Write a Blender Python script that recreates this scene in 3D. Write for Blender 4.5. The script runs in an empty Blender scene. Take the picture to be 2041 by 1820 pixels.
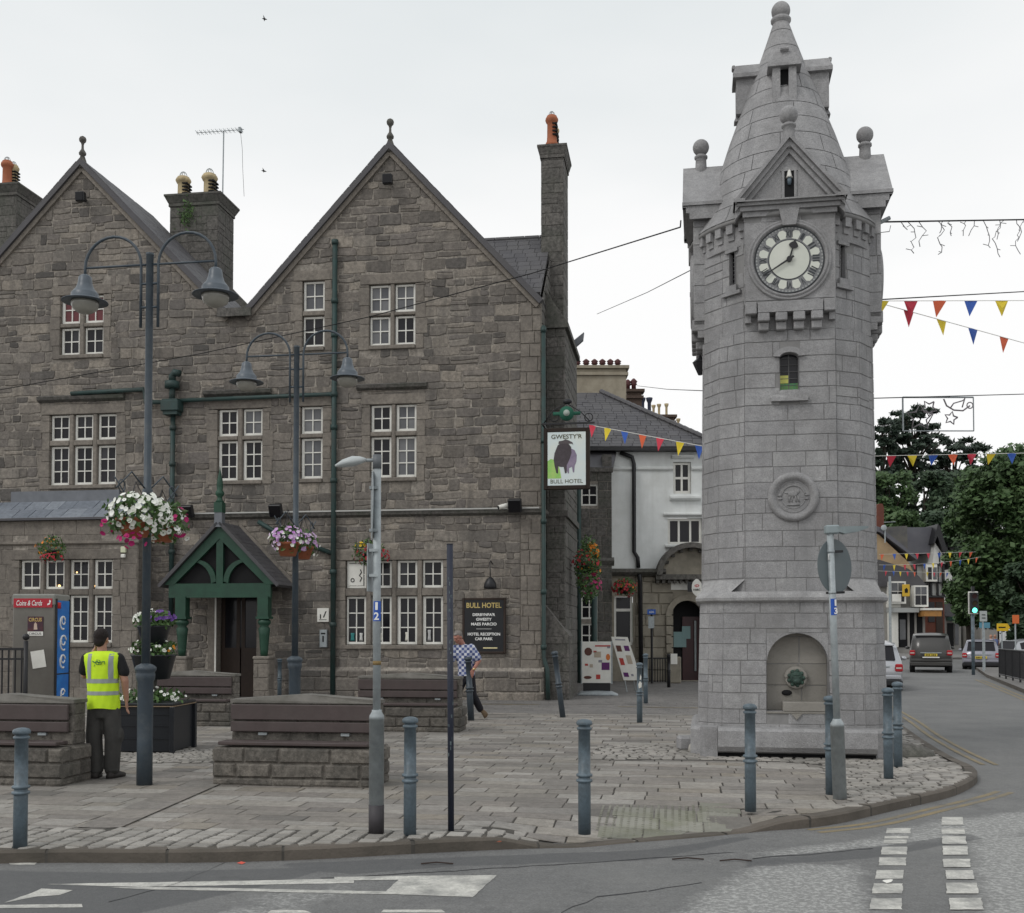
import bpy, bmesh, math, random
from math import sin, cos, tan, pi, radians, sqrt, atan2
from mathutils import Vector, Matrix
from mathutils import noise as mnoise
S = bpy.context.scene
COL = S.collection
# ------------------------------------------------------------------ camera
FPX, CX, PY, W0 = 2170.0, 1020.5, 1194.0, 2041.0
EYE, PITCH = 1.8, radians(1.8)
cam_d = bpy.data.cameras.new('camera'); cam = bpy.data.objects.new('camera', cam_d); COL.objects.link(cam)
cam.location = (0, 0, EYE); cam.rotation_euler = (pi/2 + PITCH, 0, 0)
cam_d.sensor_width = 36; cam_d.sensor_fit = 'HORIZONTAL'; cam_d.lens = 36*FPX/W0
cam_d.shift_y = (PY-910.0)/W0; cam_d.clip_start = .1; cam_d.clip_end = 3000
S.camera = cam
S.view_settings.view_transform = 'Standard'; S.view_settings.look = 'None'
S.view_settings.exposure = 0.0; S.view_settings.gamma = 1
# ------------------------------------------------------------------ world and sun (overcast)
SUN_EL, SUN_AZ = radians(48), radians(232)
Wd = bpy.data.worlds.new('World'); S.world = Wd; Wd.use_nodes = True
nt = Wd.node_tree; nt.nodes.clear()
wo = nt.nodes.new('ShaderNodeOutputWorld'); bg = nt.nodes.new('ShaderNodeBackground')
sky = nt.nodes.new('ShaderNodeTexSky'); sky.sky_type = 'NISHITA'; sky.sun_disc = False
sky.sun_elevation = SUN_EL; sky.sun_rotation = SUN_AZ
hs = nt.nodes.new('ShaderNodeHueSaturation'); hs.inputs['Saturation'].default_value = .12; hs.inputs['Value'].default_value = 1.0
nt.links.new(sky.outputs[0], hs.inputs['Color'])
tc = nt.nodes.new('ShaderNodeTexCoord'); sx = nt.nodes.new('ShaderNodeSeparateXYZ')
nt.links.new(tc.outputs['Generated'], sx.inputs[0])
rmp = nt.nodes.new('ShaderNodeValToRGB')      # cloud deck: bright low down, greyer overhead
rmp.color_ramp.elements[0].position = 0.0; rmp.color_ramp.elements[0].color = (1, 1, 1, 1)
rmp.color_ramp.elements[1].position = .85; rmp.color_ramp.elements[1].color = (.80, .83, .86, 1)
e = rmp.color_ramp.elements.new(.33); e.color = (1, 1, 1, 1)
e = rmp.color_ramp.elements.new(.50); e.color = (.78, .82, .835, 1)
nz = nt.nodes.new('ShaderNodeTexNoise'); nz.inputs['Scale'].default_value = 2.2; nz.inputs['Detail'].default_value = 4; nz.inputs['Roughness'].default_value = .45
mpn = nt.nodes.new('ShaderNodeMapping'); mpn.inputs['Scale'].default_value = (1, 1, 3)
nt.links.new(tc.outputs['Generated'], mpn.inputs[0]); nt.links.new(mpn.outputs[0], nz.inputs['Vector'])
ma = nt.nodes.new('ShaderNodeMath'); ma.operation = 'MULTIPLY_ADD'; ma.inputs[1].default_value = .30; ma.inputs[2].default_value = -.15
nt.links.new(nz.outputs['Fac'], ma.inputs[0])
ad = nt.nodes.new('ShaderNodeMath'); ad.operation = 'ADD'
nt.links.new(sx.outputs['Z'], ad.inputs[0]); nt.links.new(ma.outputs[0], ad.inputs[1]); nt.links.new(ad.outputs[0], rmp.inputs[0])
sc = nt.nodes.new('ShaderNodeVectorMath'); sc.operation = 'SCALE'; sc.inputs['Scale'].default_value = 10.2
nt.links.new(rmp.outputs[0], sc.inputs[0])
mx = nt.nodes.new('ShaderNodeMix'); mx.data_type = 'RGBA'; mx.inputs[0].default_value = .95
nt.links.new(hs.outputs[0], mx.inputs[6]); nt.links.new(sc.outputs[0], mx.inputs[7])
nt.links.new(mx.outputs[2], bg.inputs[0]); bg.inputs[1].default_value = .1
nt.links.new(bg.outputs[0], wo.inputs[0])
sun_d = bpy.data.lights.new('sun', 'SUN'); sun_d.energy = .95; sun_d.angle = radians(16); sun_d.color = (1, .97, .93)
sun = bpy.data.objects.new('sun', sun_d); COL.objects.link(sun)
sd = Vector((sin(SUN_AZ)*cos(SUN_EL), cos(SUN_AZ)*cos(SUN_EL), sin(SUN_EL)))
sun.rotation_euler = sd.to_track_quat('Z', 'Y').to_euler()
# ------------------------------------------------------------------ photo geometry: a pixel (2041 wide) to a ray
def ray(px, py):
    x, y = (px-CX)/FPX, (PY-py)/FPX
    return Vector((x, cos(PITCH)-y*sin(PITCH), sin(PITCH)+y*cos(PITCH)))
def P(px, py, Y):
    r = ray(px, py); return Vector((0, 0, EYE)) + r*(Y/r.y)
def G(px, py, z=.1):
    r = ray(px, py); return Vector((0, 0, EYE)) + r*((z-EYE)/r.z)
def ZZ(py, Y): return P(CX, py, Y).z
def XX(px, Y): return P(px, 1262, Y).x
# ------------------------------------------------------------------ naming helpers
def tag(o, label=None, cat=None, group=None, kind=None):
    if label: o['label'] = label
    if cat: o['category'] = cat
    if group: o['group'] = group
    if kind: o['kind'] = kind
    return o
def thing(name, label, cat, loc=(0, 0, 0), rz=0, group=None):
    o = bpy.data.objects.new(name, None); COL.objects.link(o); o.empty_display_size = .3
    o.location = loc; o.rotation_euler = (0, 0, rz)
    return tag(o, label, cat, group)
def copy_tree(o, parent=None):
    c = o.copy(); COL.objects.link(c); c.parent = parent
    for ch in list(o.children): copy_tree(ch, c)
    return c
# ------------------------------------------------------------------ materials
MATS = {}
def mat(name, c1, c2=None, rough=.8, ns=4., bump=.0, bs=30., rnd=0., metal=0., spec=.4, dirt=None, dirts=.8, dirta=.5, rndc=None, emis=None, coat=0, streak=None, fine=0., mott=0.):
    """c1..c2 blended by noise, rnd: per-face random blend to rndc, dirt: stain colour."""
    if name in MATS: return MATS[name]
    m = bpy.data.materials.new(name); m.use_nodes = True; MATS[name] = m
    t = m.node_tree; N = t.nodes; L = t.links; b = N['Principled BSDF']
    b.inputs['Roughness'].default_value = rough; b.inputs['Metallic'].default_value = metal
    b.inputs['Specular IOR Level'].default_value = spec
    if coat: b.inputs['Coat Weight'].default_value = coat; b.inputs['Coat Roughness'].default_value = .08
    tcn = N.new('ShaderNodeTexCoord')
    def nois(scale, det=5, ro=.6, sc3=None):
        n = N.new('ShaderNodeTexNoise'); n.inputs['Scale'].default_value = scale; n.inputs['Detail'].default_value = det; n.inputs['Roughness'].default_value = ro
        if sc3:
            mp = N.new('ShaderNodeMapping'); mp.inputs['Scale'].default_value = sc3; L.new(tcn.outputs['Object'], mp.inputs[0]); L.new(mp.outputs[0], n.inputs['Vector'])
        else: L.new(tcn.outputs['Object'], n.inputs['Vector'])
        return n
    def mixc(fac, a, bb, fv=None):
        x = N.new('ShaderNodeMix'); x.data_type = 'RGBA'
        if fac is None: x.inputs[0].default_value = fv
        else: L.new(fac, x.inputs[0])
        for i, v in ((6, a), (7, bb)):
            if isinstance(v, tuple): x.inputs[i].default_value = (*v[:3], 1)
            else: L.new(v, x.inputs[i])
        return x.outputs[2]
    def ramp(sock, lo, hi):
        r = N.new('ShaderNodeMapRange'); r.inputs[1].default_value = lo; r.inputs[2].default_value = hi; r.clamp = True; L.new(sock, r.inputs[0]); return r.outputs[0]
    cur = c1
    if c2: cur = mixc(ramp(nois(ns).outputs['Fac'], .3, .7), c1, c2)
    if rnd:
        at = N.new('ShaderNodeAttribute'); at.attribute_name = 'rnd'
        rc = rndc or (c2 or c1)
        cr = N.new('ShaderNodeValToRGB'); el = cr.color_ramp.elements
        cols = [c1, rc] if not isinstance(rc, list) else rc
        el[0].position = 0; el[0].color = (*cols[0], 1); el[1].position = 1; el[1].color = (*cols[-1], 1)
        for i in range(1, len(cols)-1):
            ee = el.new(i/(len(cols)-1)); ee.color = (*cols[i], 1)
        L.new(at.outputs['Fac'], cr.inputs[0])
        cur = mixc(None, cur, cr.outputs[0], rnd)
    if fine:
        fr = nois(60, 3, .7); v = N.new('ShaderNodeMapRange'); v.inputs[1].default_value = .3; v.inputs[2].default_value = .7; v.inputs[3].default_value = 1-fine; v.inputs[4].default_value = 1+fine
        L.new(fr.outputs['Fac'], v.inputs[0])
        mu = N.new('ShaderNodeVectorMath'); mu.operation = 'SCALE'; L.new(v.outputs[0], mu.inputs['Scale'])
        if isinstance(cur, tuple): mu.inputs[0].default_value = cur[:3]
        else: L.new(cur, mu.inputs[0])
        cur = mu.outputs[0]
    if mott:
        fr = nois(11, 6, .75); v = N.new('ShaderNodeMapRange'); v.inputs[1].default_value = .36; v.inputs[2].default_value = .64; v.inputs[3].default_value = 1-mott; v.inputs[4].default_value = 1+mott
        L.new(fr.outputs['Fac'], v.inputs[0]); mu = N.new('ShaderNodeVectorMath'); mu.operation = 'SCALE'; L.new(v.outputs[0], mu.inputs['Scale']); L.new(cur, mu.inputs[0]) if not isinstance(cur, tuple) else setattr(mu.inputs[0], 'default_value', cur[:3]); cur = mu.outputs[0]
    if dirt:
        dn = nois(dirts, 6, .65).outputs['Fac']
        f = ramp(dn, .45, .72)
        mm = N.new('ShaderNodeMath'); mm.operation = 'MULTIPLY'; mm.inputs[1].default_value = dirta; L.new(f, mm.inputs[0])
        cur = mixc(mm.outputs[0], cur, dirt)
    if streak:
        sn = nois(1., 5, .6, (3., 3., .35)).outputs['Fac']; f = ramp(sn, .5, .7)
        mm = N.new('ShaderNodeMath'); mm.operation = 'MULTIPLY'; mm.inputs[1].default_value = .55; L.new(f, mm.inputs[0])
        cur = mixc(mm.outputs[0], cur, streak)
    if isinstance(cur, tuple): b.inputs['Base Color'].default_value = (*cur[:3], 1)
    else: L.new(cur, b.inputs['Base Color'])
    if bump:
        bn = nois(bs, 6, .65); bu = N.new('ShaderNodeBump'); bu.inputs['Strength'].default_value = bump; bu.inputs['Distance'].default_value = .02
        L.new(bn.outputs['Fac'], bu.inputs['Height']); L.new(bu.outputs[0], b.inputs['Normal'])
    if emis:
        b.inputs['Emission Color'].default_value = (*emis[:3], 1); b.inputs['Emission Strength'].default_value = emis[3]
    return m
def sr(r, g, b, k=1.):      # sRGB 0-255 to linear
    return tuple(((v/255)/12.92 if v/255 <= .04045 else ((v/255+.055)/1.055)**2.4)*k for v in (r, g, b))
# ------------------------------------------------------------------ mesh builder
class MB:
    def __init__(s): s.v = []; s.f = []; s.m = []; s.r = []; s.sm = []; s.mats = []; s.cr = 0.; s.cm = 0; s.cs = False
    def use(s, m, rnd=None, smooth=None):
        if m not in s.mats: s.mats.append(m)
        s.cm = s.mats.index(m)
        if rnd is not None: s.cr = rnd
        if smooth is not None: s.cs = smooth
        return s
    def add(s, vs, fs):
        n = len(s.v); s.v += [tuple(v) for v in vs]
        for f in fs: s.f.append([i+n for i in f]); s.m.append(s.cm); s.r.append(s.cr); s.sm.append(s.cs)
        return s
    def poly(s, vs): return s.add(vs, [list(range(len(vs)))])
    def box(s, x0, x1, y0, y1, z0, z1):
        if x0 > x1: x0, x1 = x1, x0
        if y0 > y1: y0, y1 = y1, y0
        if z0 > z1: z0, z1 = z1, z0
        v = [(x0,y0,z0),(x1,y0,z0),(x1,y1,z0),(x0,y1,z0),(x0,y0,z1),(x1,y0,z1),(x1,y1,z1),(x0,y1,z1)]
        return s.add(v, [(0,3,2,1),(4,5,6,7),(0,1,5,4),(1,2,6,5),(2,3,7,6),(3,0,4,7)])
    def cbox(s, x0, x1, y0, y1, z0, z1, c=.01):
        """box with chamfered edges"""
        bm = bmesh.new(); bmesh.ops.create_cube(bm, size=1)
        for v in bm.verts: v.co = Vector(((x0+x1)/2+v.co.x*(x1-x0), (y0+y1)/2+v.co.y*(y1-y0), (z0+z1)/2+v.co.z*(z1-z0)))
        bmesh.ops.bevel(bm, geom=list(bm.edges), offset=c, segments=1, affect='EDGES', profile=.5)
        bm.verts.index_update(); s.add([v.co for v in bm.verts], [[v.index for v in f.verts] for f in bm.faces]); bm.free(); return s
    def prism(s, pts, vec):
        """closed polygon pts (3d) extruded along vec"""
        n = len(pts); vec = Vector(vec); a = [Vector(p) for p in pts]; b = [p+vec for p in a]
        nm = Vector((0,0,0))
        for i in range(n): nm += a[i].cross(a[(i+1) % n])
        fl = nm.dot(vec) > 0
        fs = [list(range(n))[::-1] if fl else list(range(n)), [i+n for i in (range(n) if fl else range(n-1, -1, -1))]]
        for i in range(n):
            j = (i+1) % n; fs.append([i, j, j+n, i+n] if fl else [j, i, i+n, j+n])
        return s.add(a+b, fs)
    def cyl(s, p0, p1, r0, r1=None, n=12, caps=True):
        p0, p1 = Vector(p0), Vector(p1); r1 = r0 if r1 is None else r1
        d = (p1-p0).normalized(); a = d.orthogonal().normalized(); b = d.cross(a)
        v = []
        for p, r in ((p0, r0), (p1, r1)):
            for i in range(n): t = 2*pi*i/n; v.append(p+(a*cos(t)+b*sin(t))*r)
        fs = [[i, (i+1) % n, (i+1) % n+n, i+n] for i in range(n)]
        if caps: fs += [list(range(n))[::-1], list(range(n, 2*n))]
        return s.add(v, fs)
    def tube(s, pts, r, n=8, rs=None, caps=True):
        pts = [Vector(p) for p in pts]; v = []; k = len(pts)
        ref = None
        for i, p in enumerate(pts):
            d = (pts[min(i+1, k-1)]-pts[max(i-1, 0)]).normalized()
            if ref is None: ref = d.orthogonal().normalized()
            a = (ref-d*ref.dot(d)).normalized(); ref = a; b = d.cross(a)
            rr = rs[i] if rs else r
            for j in range(n): t = 2*pi*j/n; v.append(p+(a*cos(t)+b*sin(t))*rr)
        fs = []
        for i in range(k-1):
            for j in range(n): fs.append([i*n+j, i*n+(j+1) % n, (i+1)*n+(j+1) % n, (i+1)*n+j])
        if caps: fs += [list(range(n))[::-1], list(range((k-1)*n, k*n))]
        return s.add(v, fs)
    def lathe(s, prof, n=24, c=(0, 0, 0), sx=1., sy=1.):
        v = []; c = Vector(c)
        for r, z in prof:
            for j in range(n): t = 2*pi*j/n; v.append(c+Vector((r*cos(t)*sx, r*sin(t)*sy, z)))
        fs = []
        for i in range(len(prof)-1):
            for j in range(n): fs.append([i*n+j, i*n+(j+1) % n, (i+1)*n+(j+1) % n, (i+1)*n+j])
        fs += [list(range(n))[::-1], list(range((len(prof)-1)*n, len(prof)*n))]
        return s.add(v, fs)
    def ball(s, c, r, n=14, sq=(1, 1, 1)):
        c = Vector(c); k = max(5, n//2+1); v = []
        for i in range(1, k):
            t = pi*i/k
            for j in range(n): a = 2*pi*j/n; v.append(c+Vector((r*sq[0]*sin(t)*cos(a), r*sq[1]*sin(t)*sin(a), -r*sq[2]*cos(t))))
        v += [c-Vector((0, 0, r*sq[2])), c+Vector((0, 0, r*sq[2]))]; A = len(v)-2
        fs = []
        for i in range(k-2):
            for j in range(n): fs.append([i*n+j, i*n+(j+1) % n, (i+1)*n+(j+1) % n, (i+1)*n+j])
        for j in range(n): fs.append([A, (j+1) % n, j]); fs.append([A+1, (k-2)*n+j, (k-2)*n+(j+1) % n])
        return s.add(v, fs)
    def ring(s, c, R, r, axis='y', n=32, m=8, a0=0, a1=2*pi):
        pts = []
        full = abs(a1-a0-2*pi) < 1e-6
        for i in range(n+1):
            t = a0+(a1-a0)*i/n
            pts.append(Vector(c)+(Vector((R*cos(t), 0, R*sin(t))) if axis == 'y' else Vector((R*cos(t), R*sin(t), 0)) if axis == 'z' else Vector((0, R*cos(t), R*sin(t)))))
        return s.tube(pts, r, m, caps=not full)
    def loft(s, rings, caps=True):
        n = len(rings[0]); v = [p for r in rings for p in r]; fs = []
        for i in range(len(rings)-1):
            for j in range(n): fs.append([i*n+j, i*n+(j+1) % n, (i+1)*n+(j+1) % n, (i+1)*n+j])
        if caps: fs += [list(range(n))[::-1], list(range((len(rings)-1)*n, len(rings)*n))]
        return s.add(v, fs)
    def build(s, name, parent=None, label=None, loc=None, rz=None):
        me = bpy.data.meshes.new(name); me.from_pydata(s.v, [], s.f)
        for m in s.mats: me.materials.append(m)
        me.polygons.foreach_set('material_index', s.m); me.polygons.foreach_set('use_smooth', s.sm)
        at = me.attributes.new('rnd', 'FLOAT', 'FACE'); at.data.foreach_set('value', s.r)
        me.update(); me.validate()
        o = bpy.data.objects.new(name, me); COL.objects.link(o)
        if parent: o.parent = parent
        if label: o['label'] = label
        if loc is not None: o.location = loc
        if rz is not None: o.rotation_euler = (0, 0, rz)
        return o
def clip(poly, conv):
    out = poly; n = len(conv)
    for i in range(n):
        a, b = conv[i], conv[(i+1) % n]; ex, ey = b[0]-a[0], b[1]-a[1]; inp = out; out = []
        if not inp: return []
        def sd_(p): return ex*(p[1]-a[1])-ey*(p[0]-a[0])
        for k in range(len(inp)):
            p, q = inp[k], inp[(k+1) % len(inp)]; dp, dq = sd_(p), sd_(q)
            if dp >= 0: out.append(p)
            if (dp >= 0) != (dq >= 0):
                t = dp/(dp-dq); out.append((p[0]+(q[0]-p[0])*t, p[1]+(q[1]-p[1])*t))
    return out
def area(p): return abs(sum(p[i][0]*p[(i+1) % len(p)][1]-p[(i+1) % len(p)][0]*p[i][1] for i in range(len(p))))/2
def rect(x0, x1, z0, z1): return [(x0, z0), (x1, z0), (x1, z1), (x0, z1)]
def stones(mb, polys, f, skips=(), rh=(.14, .26), rw=(.2, .55), gap=.015, th=.02, ch=.012, jit=.008, seed=1, rows=None, split=.2, wob=0, rnd=(0, 1), shuf=.15, mid=0.):
    """courses of individual stones on a surface; polys are counter-clockwise convex regions in (u, v); f(u, v, d) -> point"""
    R = random.Random(seed)
    us = [p[0] for q in polys for p in q]; vs = [p[1] for q in polys for p in q]
    v = min(vs); u0, u1 = min(us), max(us); ri = 0
    while v < max(vs):
        h = rows[ri % len(rows)] if rows else R.uniform(*rh); ri += 1
        u = u0-R.random()*rw[0]
        while u < u1:
            w = R.uniform(*rw)
            cells = [(u, u+w, v, v+h)]
            if R.random() < split and h > rh[0]*1.2:
                k = R.uniform(.4, .6); cells = [(u, u+w, v, v+h*k), (u, u+w, v+h*k, v+h)]
            for a, b, c, d in cells:
                for (s0, s1, t0, t1) in skips:
                    if a < s1 and b > s0 and c < t1 and d > t0:
                        if a < s0 and b > s0 and s0-a > b-s1: b = s0
                        elif b > s1 and a < s1 and (c < t1 and d > t0) and b-s1 > 0 and a >= s0-.5*(b-a): a = s1
                        elif c < t0: d = t0
                        elif d > t1: c = t1
                        else: a = b
                if b-a < gap*2.5 or d-c < gap*2.5: continue
                if any(a < s1-.01 and b > s0+.01 and c < t1-.01 and d > t0+.01 for (s0, s1, t0, t1) in skips): continue
                g = gap/2
                wv = wob*sin(a*1.7+v*3.1) if wob else 0; wv2 = wob*sin(b*1.7+v*3.1) if wob else 0
                q = [(a+g+R.uniform(-jit, jit), c+g+wv+R.uniform(-jit, jit)), (b-g+R.uniform(-jit, jit), c+g+wv2+R.uniform(-jit, jit)),
                     (b-g+R.uniform(-jit, jit), d-g+wv2+R.uniform(-jit, jit)), (a+g+R.uniform(-jit, jit), d-g+wv+R.uniform(-jit, jit))]
                if mid:
                    q2 = []
                    for ii in range(4):
                        A_, B2_ = q[ii], q[(ii+1) % 4]; q2.append(A_); kk_ = R.uniform(.3, .7); dx_, dy_ = B2_[0]-A_[0], B2_[1]-A_[1]; LL_ = sqrt(dx_*dx_+dy_*dy_)+1e-6; oo = R.uniform(-.2, 1.)*min(mid, LL_*.12); q2.append((A_[0]+dx_*kk_+dy_/LL_*oo, A_[1]+dy_*kk_-dx_/LL_*oo))
                    q = q2
                rv = R.uniform(*rnd); tt = th*R.uniform(1-shuf*2, 1)
                for cv in polys:
                    pp = clip(q, cv)
                    if len(pp) < 3 or area(pp) < gap*gap*4: continue
                    cxx = sum(p[0] for p in pp)/len(pp); cyy = sum(p[1] for p in pp)/len(pp)
                    inn = []
                    for p in pp:
                        dx, dy = cxx-p[0], cyy-p[1]
                        inn.append((p[0]+max(-ch, min(ch, dx*.5)), p[1]+max(-ch, min(ch, dy*.5))))
                    n = len(pp); mb.cr = rv
                    mb.add([f(p[0], p[1], 0) for p in pp]+[f(p[0], p[1], tt) for p in inn],
                           [list(range(n, 2*n))]+[[i, (i+1) % n, (i+1) % n+n, i+n] for i in range(n)])
            u += w
        v += h
def holed(mb, polys, holes, f):
    """flat wall over convex polygons with rectangular holes, as trapezoids"""
    for q in polys:
        zs = sorted(set([round(p[1], 5) for p in q]+[z for h in holes for z in (h[2], h[3])]))
        zs = [z for z in zs if min(p[1] for p in q)-1e-4 <= z <= max(p[1] for p in q)+1e-4]
        for z0, z1 in zip(zs, zs[1:]):
            if z1-z0 < 1e-4: continue
            band = clip(q, [(-1e3, z0), (1e3, z0), (1e3, z1), (-1e3, z1)])
            hs_ = sorted([(h[0], h[1]) for h in holes if h[2] < z1-1e-5 and h[3] > z0+1e-5])
            x = -1e3; segs = []
            for a, b in hs_:
                if a > x: segs.append((x, a))
                x = max(x, b)
            segs.append((x, 1e3))
            for a, b in segs:
                pp = clip(band, [(a, z0), (b, z0), (b, z1), (a, z1)])
                if len(pp) >= 3 and area(pp) > 1e-5: mb.poly([f(p[0], p[1], 0) for p in pp])
def text(mb, s, width, center, xd=(1, 0, 0), yd=(0, 0, 1), th=.004, height=None, bold=0.0, spacing=1.0, shear=0):
    """lettering as geometry, centred on a point, 'width' metres wide"""
    cu = bpy.data.curves.new('lettering', 'FONT'); cu.body = s; cu.size = 1; cu.extrude = .0; cu.offset = bold; cu.space_character = spacing; cu.shear = shear; cu.resolution_u = 3
    ob = bpy.data.objects.new('lettering', cu); COL.objects.link(ob)
    dg = bpy.context.evaluated_depsgraph_get(); me = bpy.data.meshes.new_from_object(ob.evaluated_get(dg))
    xs = [v.co.x for v in me.vertices]; ys = [v.co.y for v in me.vertices]
    if xs:
        k = width/(max(xs)-min(xs)); ky = height/(max(ys)-min(ys)) if height else k
        mx_, my_ = (max(xs)+min(xs))/2, (max(ys)+min(ys))/2
        X, Y = Vector(xd).normalized(), Vector(yd).normalized(); Z = X.cross(Y); c = Vector(center)
        mb.add([c+X*(v.co.x-mx_)*k+Y*(v.co.y-my_)*ky+Z*th for v in me.vertices], [list(p.vertices) for p in me.polygons])
    bpy.data.objects.remove(ob); bpy.data.curves.remove(cu); bpy.data.meshes.remove(me)
def remeshed(mb, name, parent, mat_, voxel=.012, smooth=2, label=None, loc=None):
    """melt overlapping shapes into one continuous skin"""
    o = mb.build('raw'); md = o.modifiers.new('r', 'REMESH'); md.mode = 'VOXEL'; md.voxel_size = voxel
    sm_ = o.modifiers.new('s', 'SMOOTH'); sm_.iterations = smooth; sm_.factor = .5
    dg = bpy.context.evaluated_depsgraph_get(); me = bpy.data.meshes.new_from_object(o.evaluated_get(dg))
    raw = o.data; bpy.data.objects.remove(o); bpy.data.meshes.remove(raw)
    me.name = name; me.materials.clear(); me.materials.append(mat_)
    me.polygons.foreach_set('use_smooth', [True]*len(me.polygons))
    me.polygons.foreach_set('material_index', [0]*len(me.polygons))
    n = bpy.data.objects.new(name, me); COL.objects.link(n); n.parent = parent
    if label: n['label'] = label
    if loc is not None: n.location = loc
    return n
# ------------------------------------------------------------------ palette (real-world base colours)
M_mortar = mat('mortar', (.33,.30,.26), (.19,.17,.148), rough=.95, ns=3, bump=.4, bs=40, dirt=(.12,.11,.10), dirts=.5, dirta=.6, mott=.4)
M_rubble = mat('rubble_stone', (.165,.145,.126), (.225,.197,.168), rough=.9, ns=6, bump=.9, bs=16, rnd=.85, rndc=[(.062,.058,.055), (.20,.178,.155), (.15,.135,.125), (.30,.265,.222), (.12,.107,.095), (.25,.225,.195), (.088,.082,.078)], dirt=(.10,.095,.088), dirts=.45, dirta=.6, fine=.2, mott=.28, streak=(.07,.065,.06))
M_dress = mat('dressed_stone', (.225,.20,.172), (.17,.152,.133), rough=.9, ns=2.5, bump=.35, bs=30, rnd=.4, rndc=[(.16,.142,.122), (.25,.222,.188)], dirt=(.085,.077,.07), dirts=.8, dirta=.5, fine=.14, mott=.24)
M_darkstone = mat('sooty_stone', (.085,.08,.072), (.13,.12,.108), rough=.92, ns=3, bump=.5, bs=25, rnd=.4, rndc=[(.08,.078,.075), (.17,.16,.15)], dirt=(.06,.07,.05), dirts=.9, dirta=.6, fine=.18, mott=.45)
M_granite = mat('granite', (.29,.286,.29), (.355,.35,.35), rough=.85, ns=2.2, bump=.6, bs=45, rnd=.55, rndc=[(.215,.213,.22), (.33,.325,.327), (.29,.287,.29), (.39,.385,.38)], dirt=(.175,.17,.168), dirts=1.0, dirta=.7, fine=.22, mott=.13, streak=(.195,.195,.198))
M_granj = mat('granite_joint', (.20,.197,.195), (.26,.255,.25), rough=.95, ns=8)
M_slate = mat('slate', (.062,.060,.066), (.085,.082,.087), rough=.6, ns=3, bump=.3, bs=25, rnd=.5, rndc=[(.05,.048,.055), (.095,.092,.098)], dirt=(.11,.105,.09), dirts=.8, dirta=.3)
M_lead = mat('lead', (.13,.14,.155), (.18,.19,.21), rough=.55, ns=3, bump=.1, metal=.2)
M_white = mat('white_paint', (.78,.77,.72), (.68,.67,.62), rough=.5, ns=6, bump=.05)
M_glass = mat('window_glass', (.012,.012,.016), (.022,.02,.024), rough=.1, ns=1.5, spec=.25, rnd=.8, rndc=[(.006,.006,.008), (.022,.022,.026), (.010,.009,.012), (.055,.056,.062)])  # per-pane tones paint differing reflections into the glass colour
M_glassc = mat('window_glass_curtained', (.15,.155,.165), (.055,.058,.068), rough=.2, ns=2.2, spec=.4, rnd=.5, rndc=[(.05,.052,.06), (.22,.22,.22)])
M_glassr = mat('window_glass_red_blind', (.13,.02,.025), (.10,.018,.02), rough=.25, spec=.4)
M_green = mat('green_paint', (.019,.070,.042), (.013,.047,.029), rough=.5, ns=5, bump=.15, dirt=(.02,.04,.03), dirta=.4)
M_greenpipe = mat('green_pipe_paint', (.028,.06,.056), (.018,.04,.037), rough=.55, ns=4, bump=.1, dirt=(.05,.05,.045), dirts=2, dirta=.5)
M_black = mat('black_paint', (.012,.012,.014), (.02,.02,.022), rough=.45, ns=5)
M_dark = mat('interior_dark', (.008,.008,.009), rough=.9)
M_brown = mat('brown_wood', (.035,.02,.014), (.025,.015,.01), rough=.6, ns=8)
M_gray = mat('blue_grey_paint', (.125,.165,.195), (.095,.128,.152), rough=.45, ns=3, bump=.12, bs=60, dirt=(.04,.045,.045), dirts=6, dirta=.7, fine=.08, mott=.1)
M_lampc = mat('lamp_column_paint', (.052,.07,.088), (.038,.052,.066), rough=.45, ns=3, bump=.1, dirt=(.12,.13,.13), dirts=9, dirta=.35)
M_galv = mat('galvanised_steel', (.40,.44,.45), (.30,.33,.345), rough=.5, ns=14, bump=.08, metal=.15, dirt=(.24,.26,.265), dirts=5, dirta=.6, mott=.08)
M_terra = mat('terracotta', (.40,.135,.065), (.30,.10,.05), rough=.8, ns=5, bump=.1)
M_buff = mat('buff_terracotta', (.55,.45,.27), (.44,.34,.19), rough=.8, ns=6, bump=.1, dirt=(.12,.10,.07), dirts=4, dirta=.6)
M_steel = mat('kiosk_steel', (.19,.18,.16), (.15,.14,.125), rough=.38, ns=2, metal=.55, dirt=(.10,.09,.08), dirts=3, dirta=.4)
M_leaf = mat('leaf', (.035,.09,.02), (.07,.14,.035), rough=.6, ns=8, rnd=.6, rndc=[(.02,.05,.012), (.10,.18,.05)])
M_wht = mat('white_petal', (.82,.83,.78), rough=.6, rnd=.5, rndc=[(.65,.68,.55), (.85,.85,.82)])
M_mag = mat('magenta_petal', (.45,.01,.13), rough=.6, rnd=.5, rndc=[(.28,.01,.10), (.55,.03,.2)])
M_lil = mat('lilac_petal', (.50,.25,.55), rough=.6, rnd=.6, rndc=[(.40,.15,.45), (.8,.75,.8)])
M_pur = mat('purple_petal', (.13,.04,.28), rough=.6, rnd=.5, rndc=[(.08,.02,.2), (.25,.12,.4)])
M_org = mat('orange_petal', (.75,.22,.015), rough=.6, rnd=.5, rndc=[(.65,.12,.01), (.8,.42,.03)])
M_red = mat('red_petal', (.42,.015,.03), rough=.6, rnd=.5, rndc=[(.25,.01,.02), (.5,.03,.06)])
M_yel = mat('yellow_petal', (.75,.5,.03), rough=.6)
M_slatw = mat('plum_brown_slat', (.082,.062,.06), (.06,.045,.043), rough=.55, ns=4, bump=.1, dirt=(.11,.095,.09), dirts=3, dirta=.3)
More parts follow.
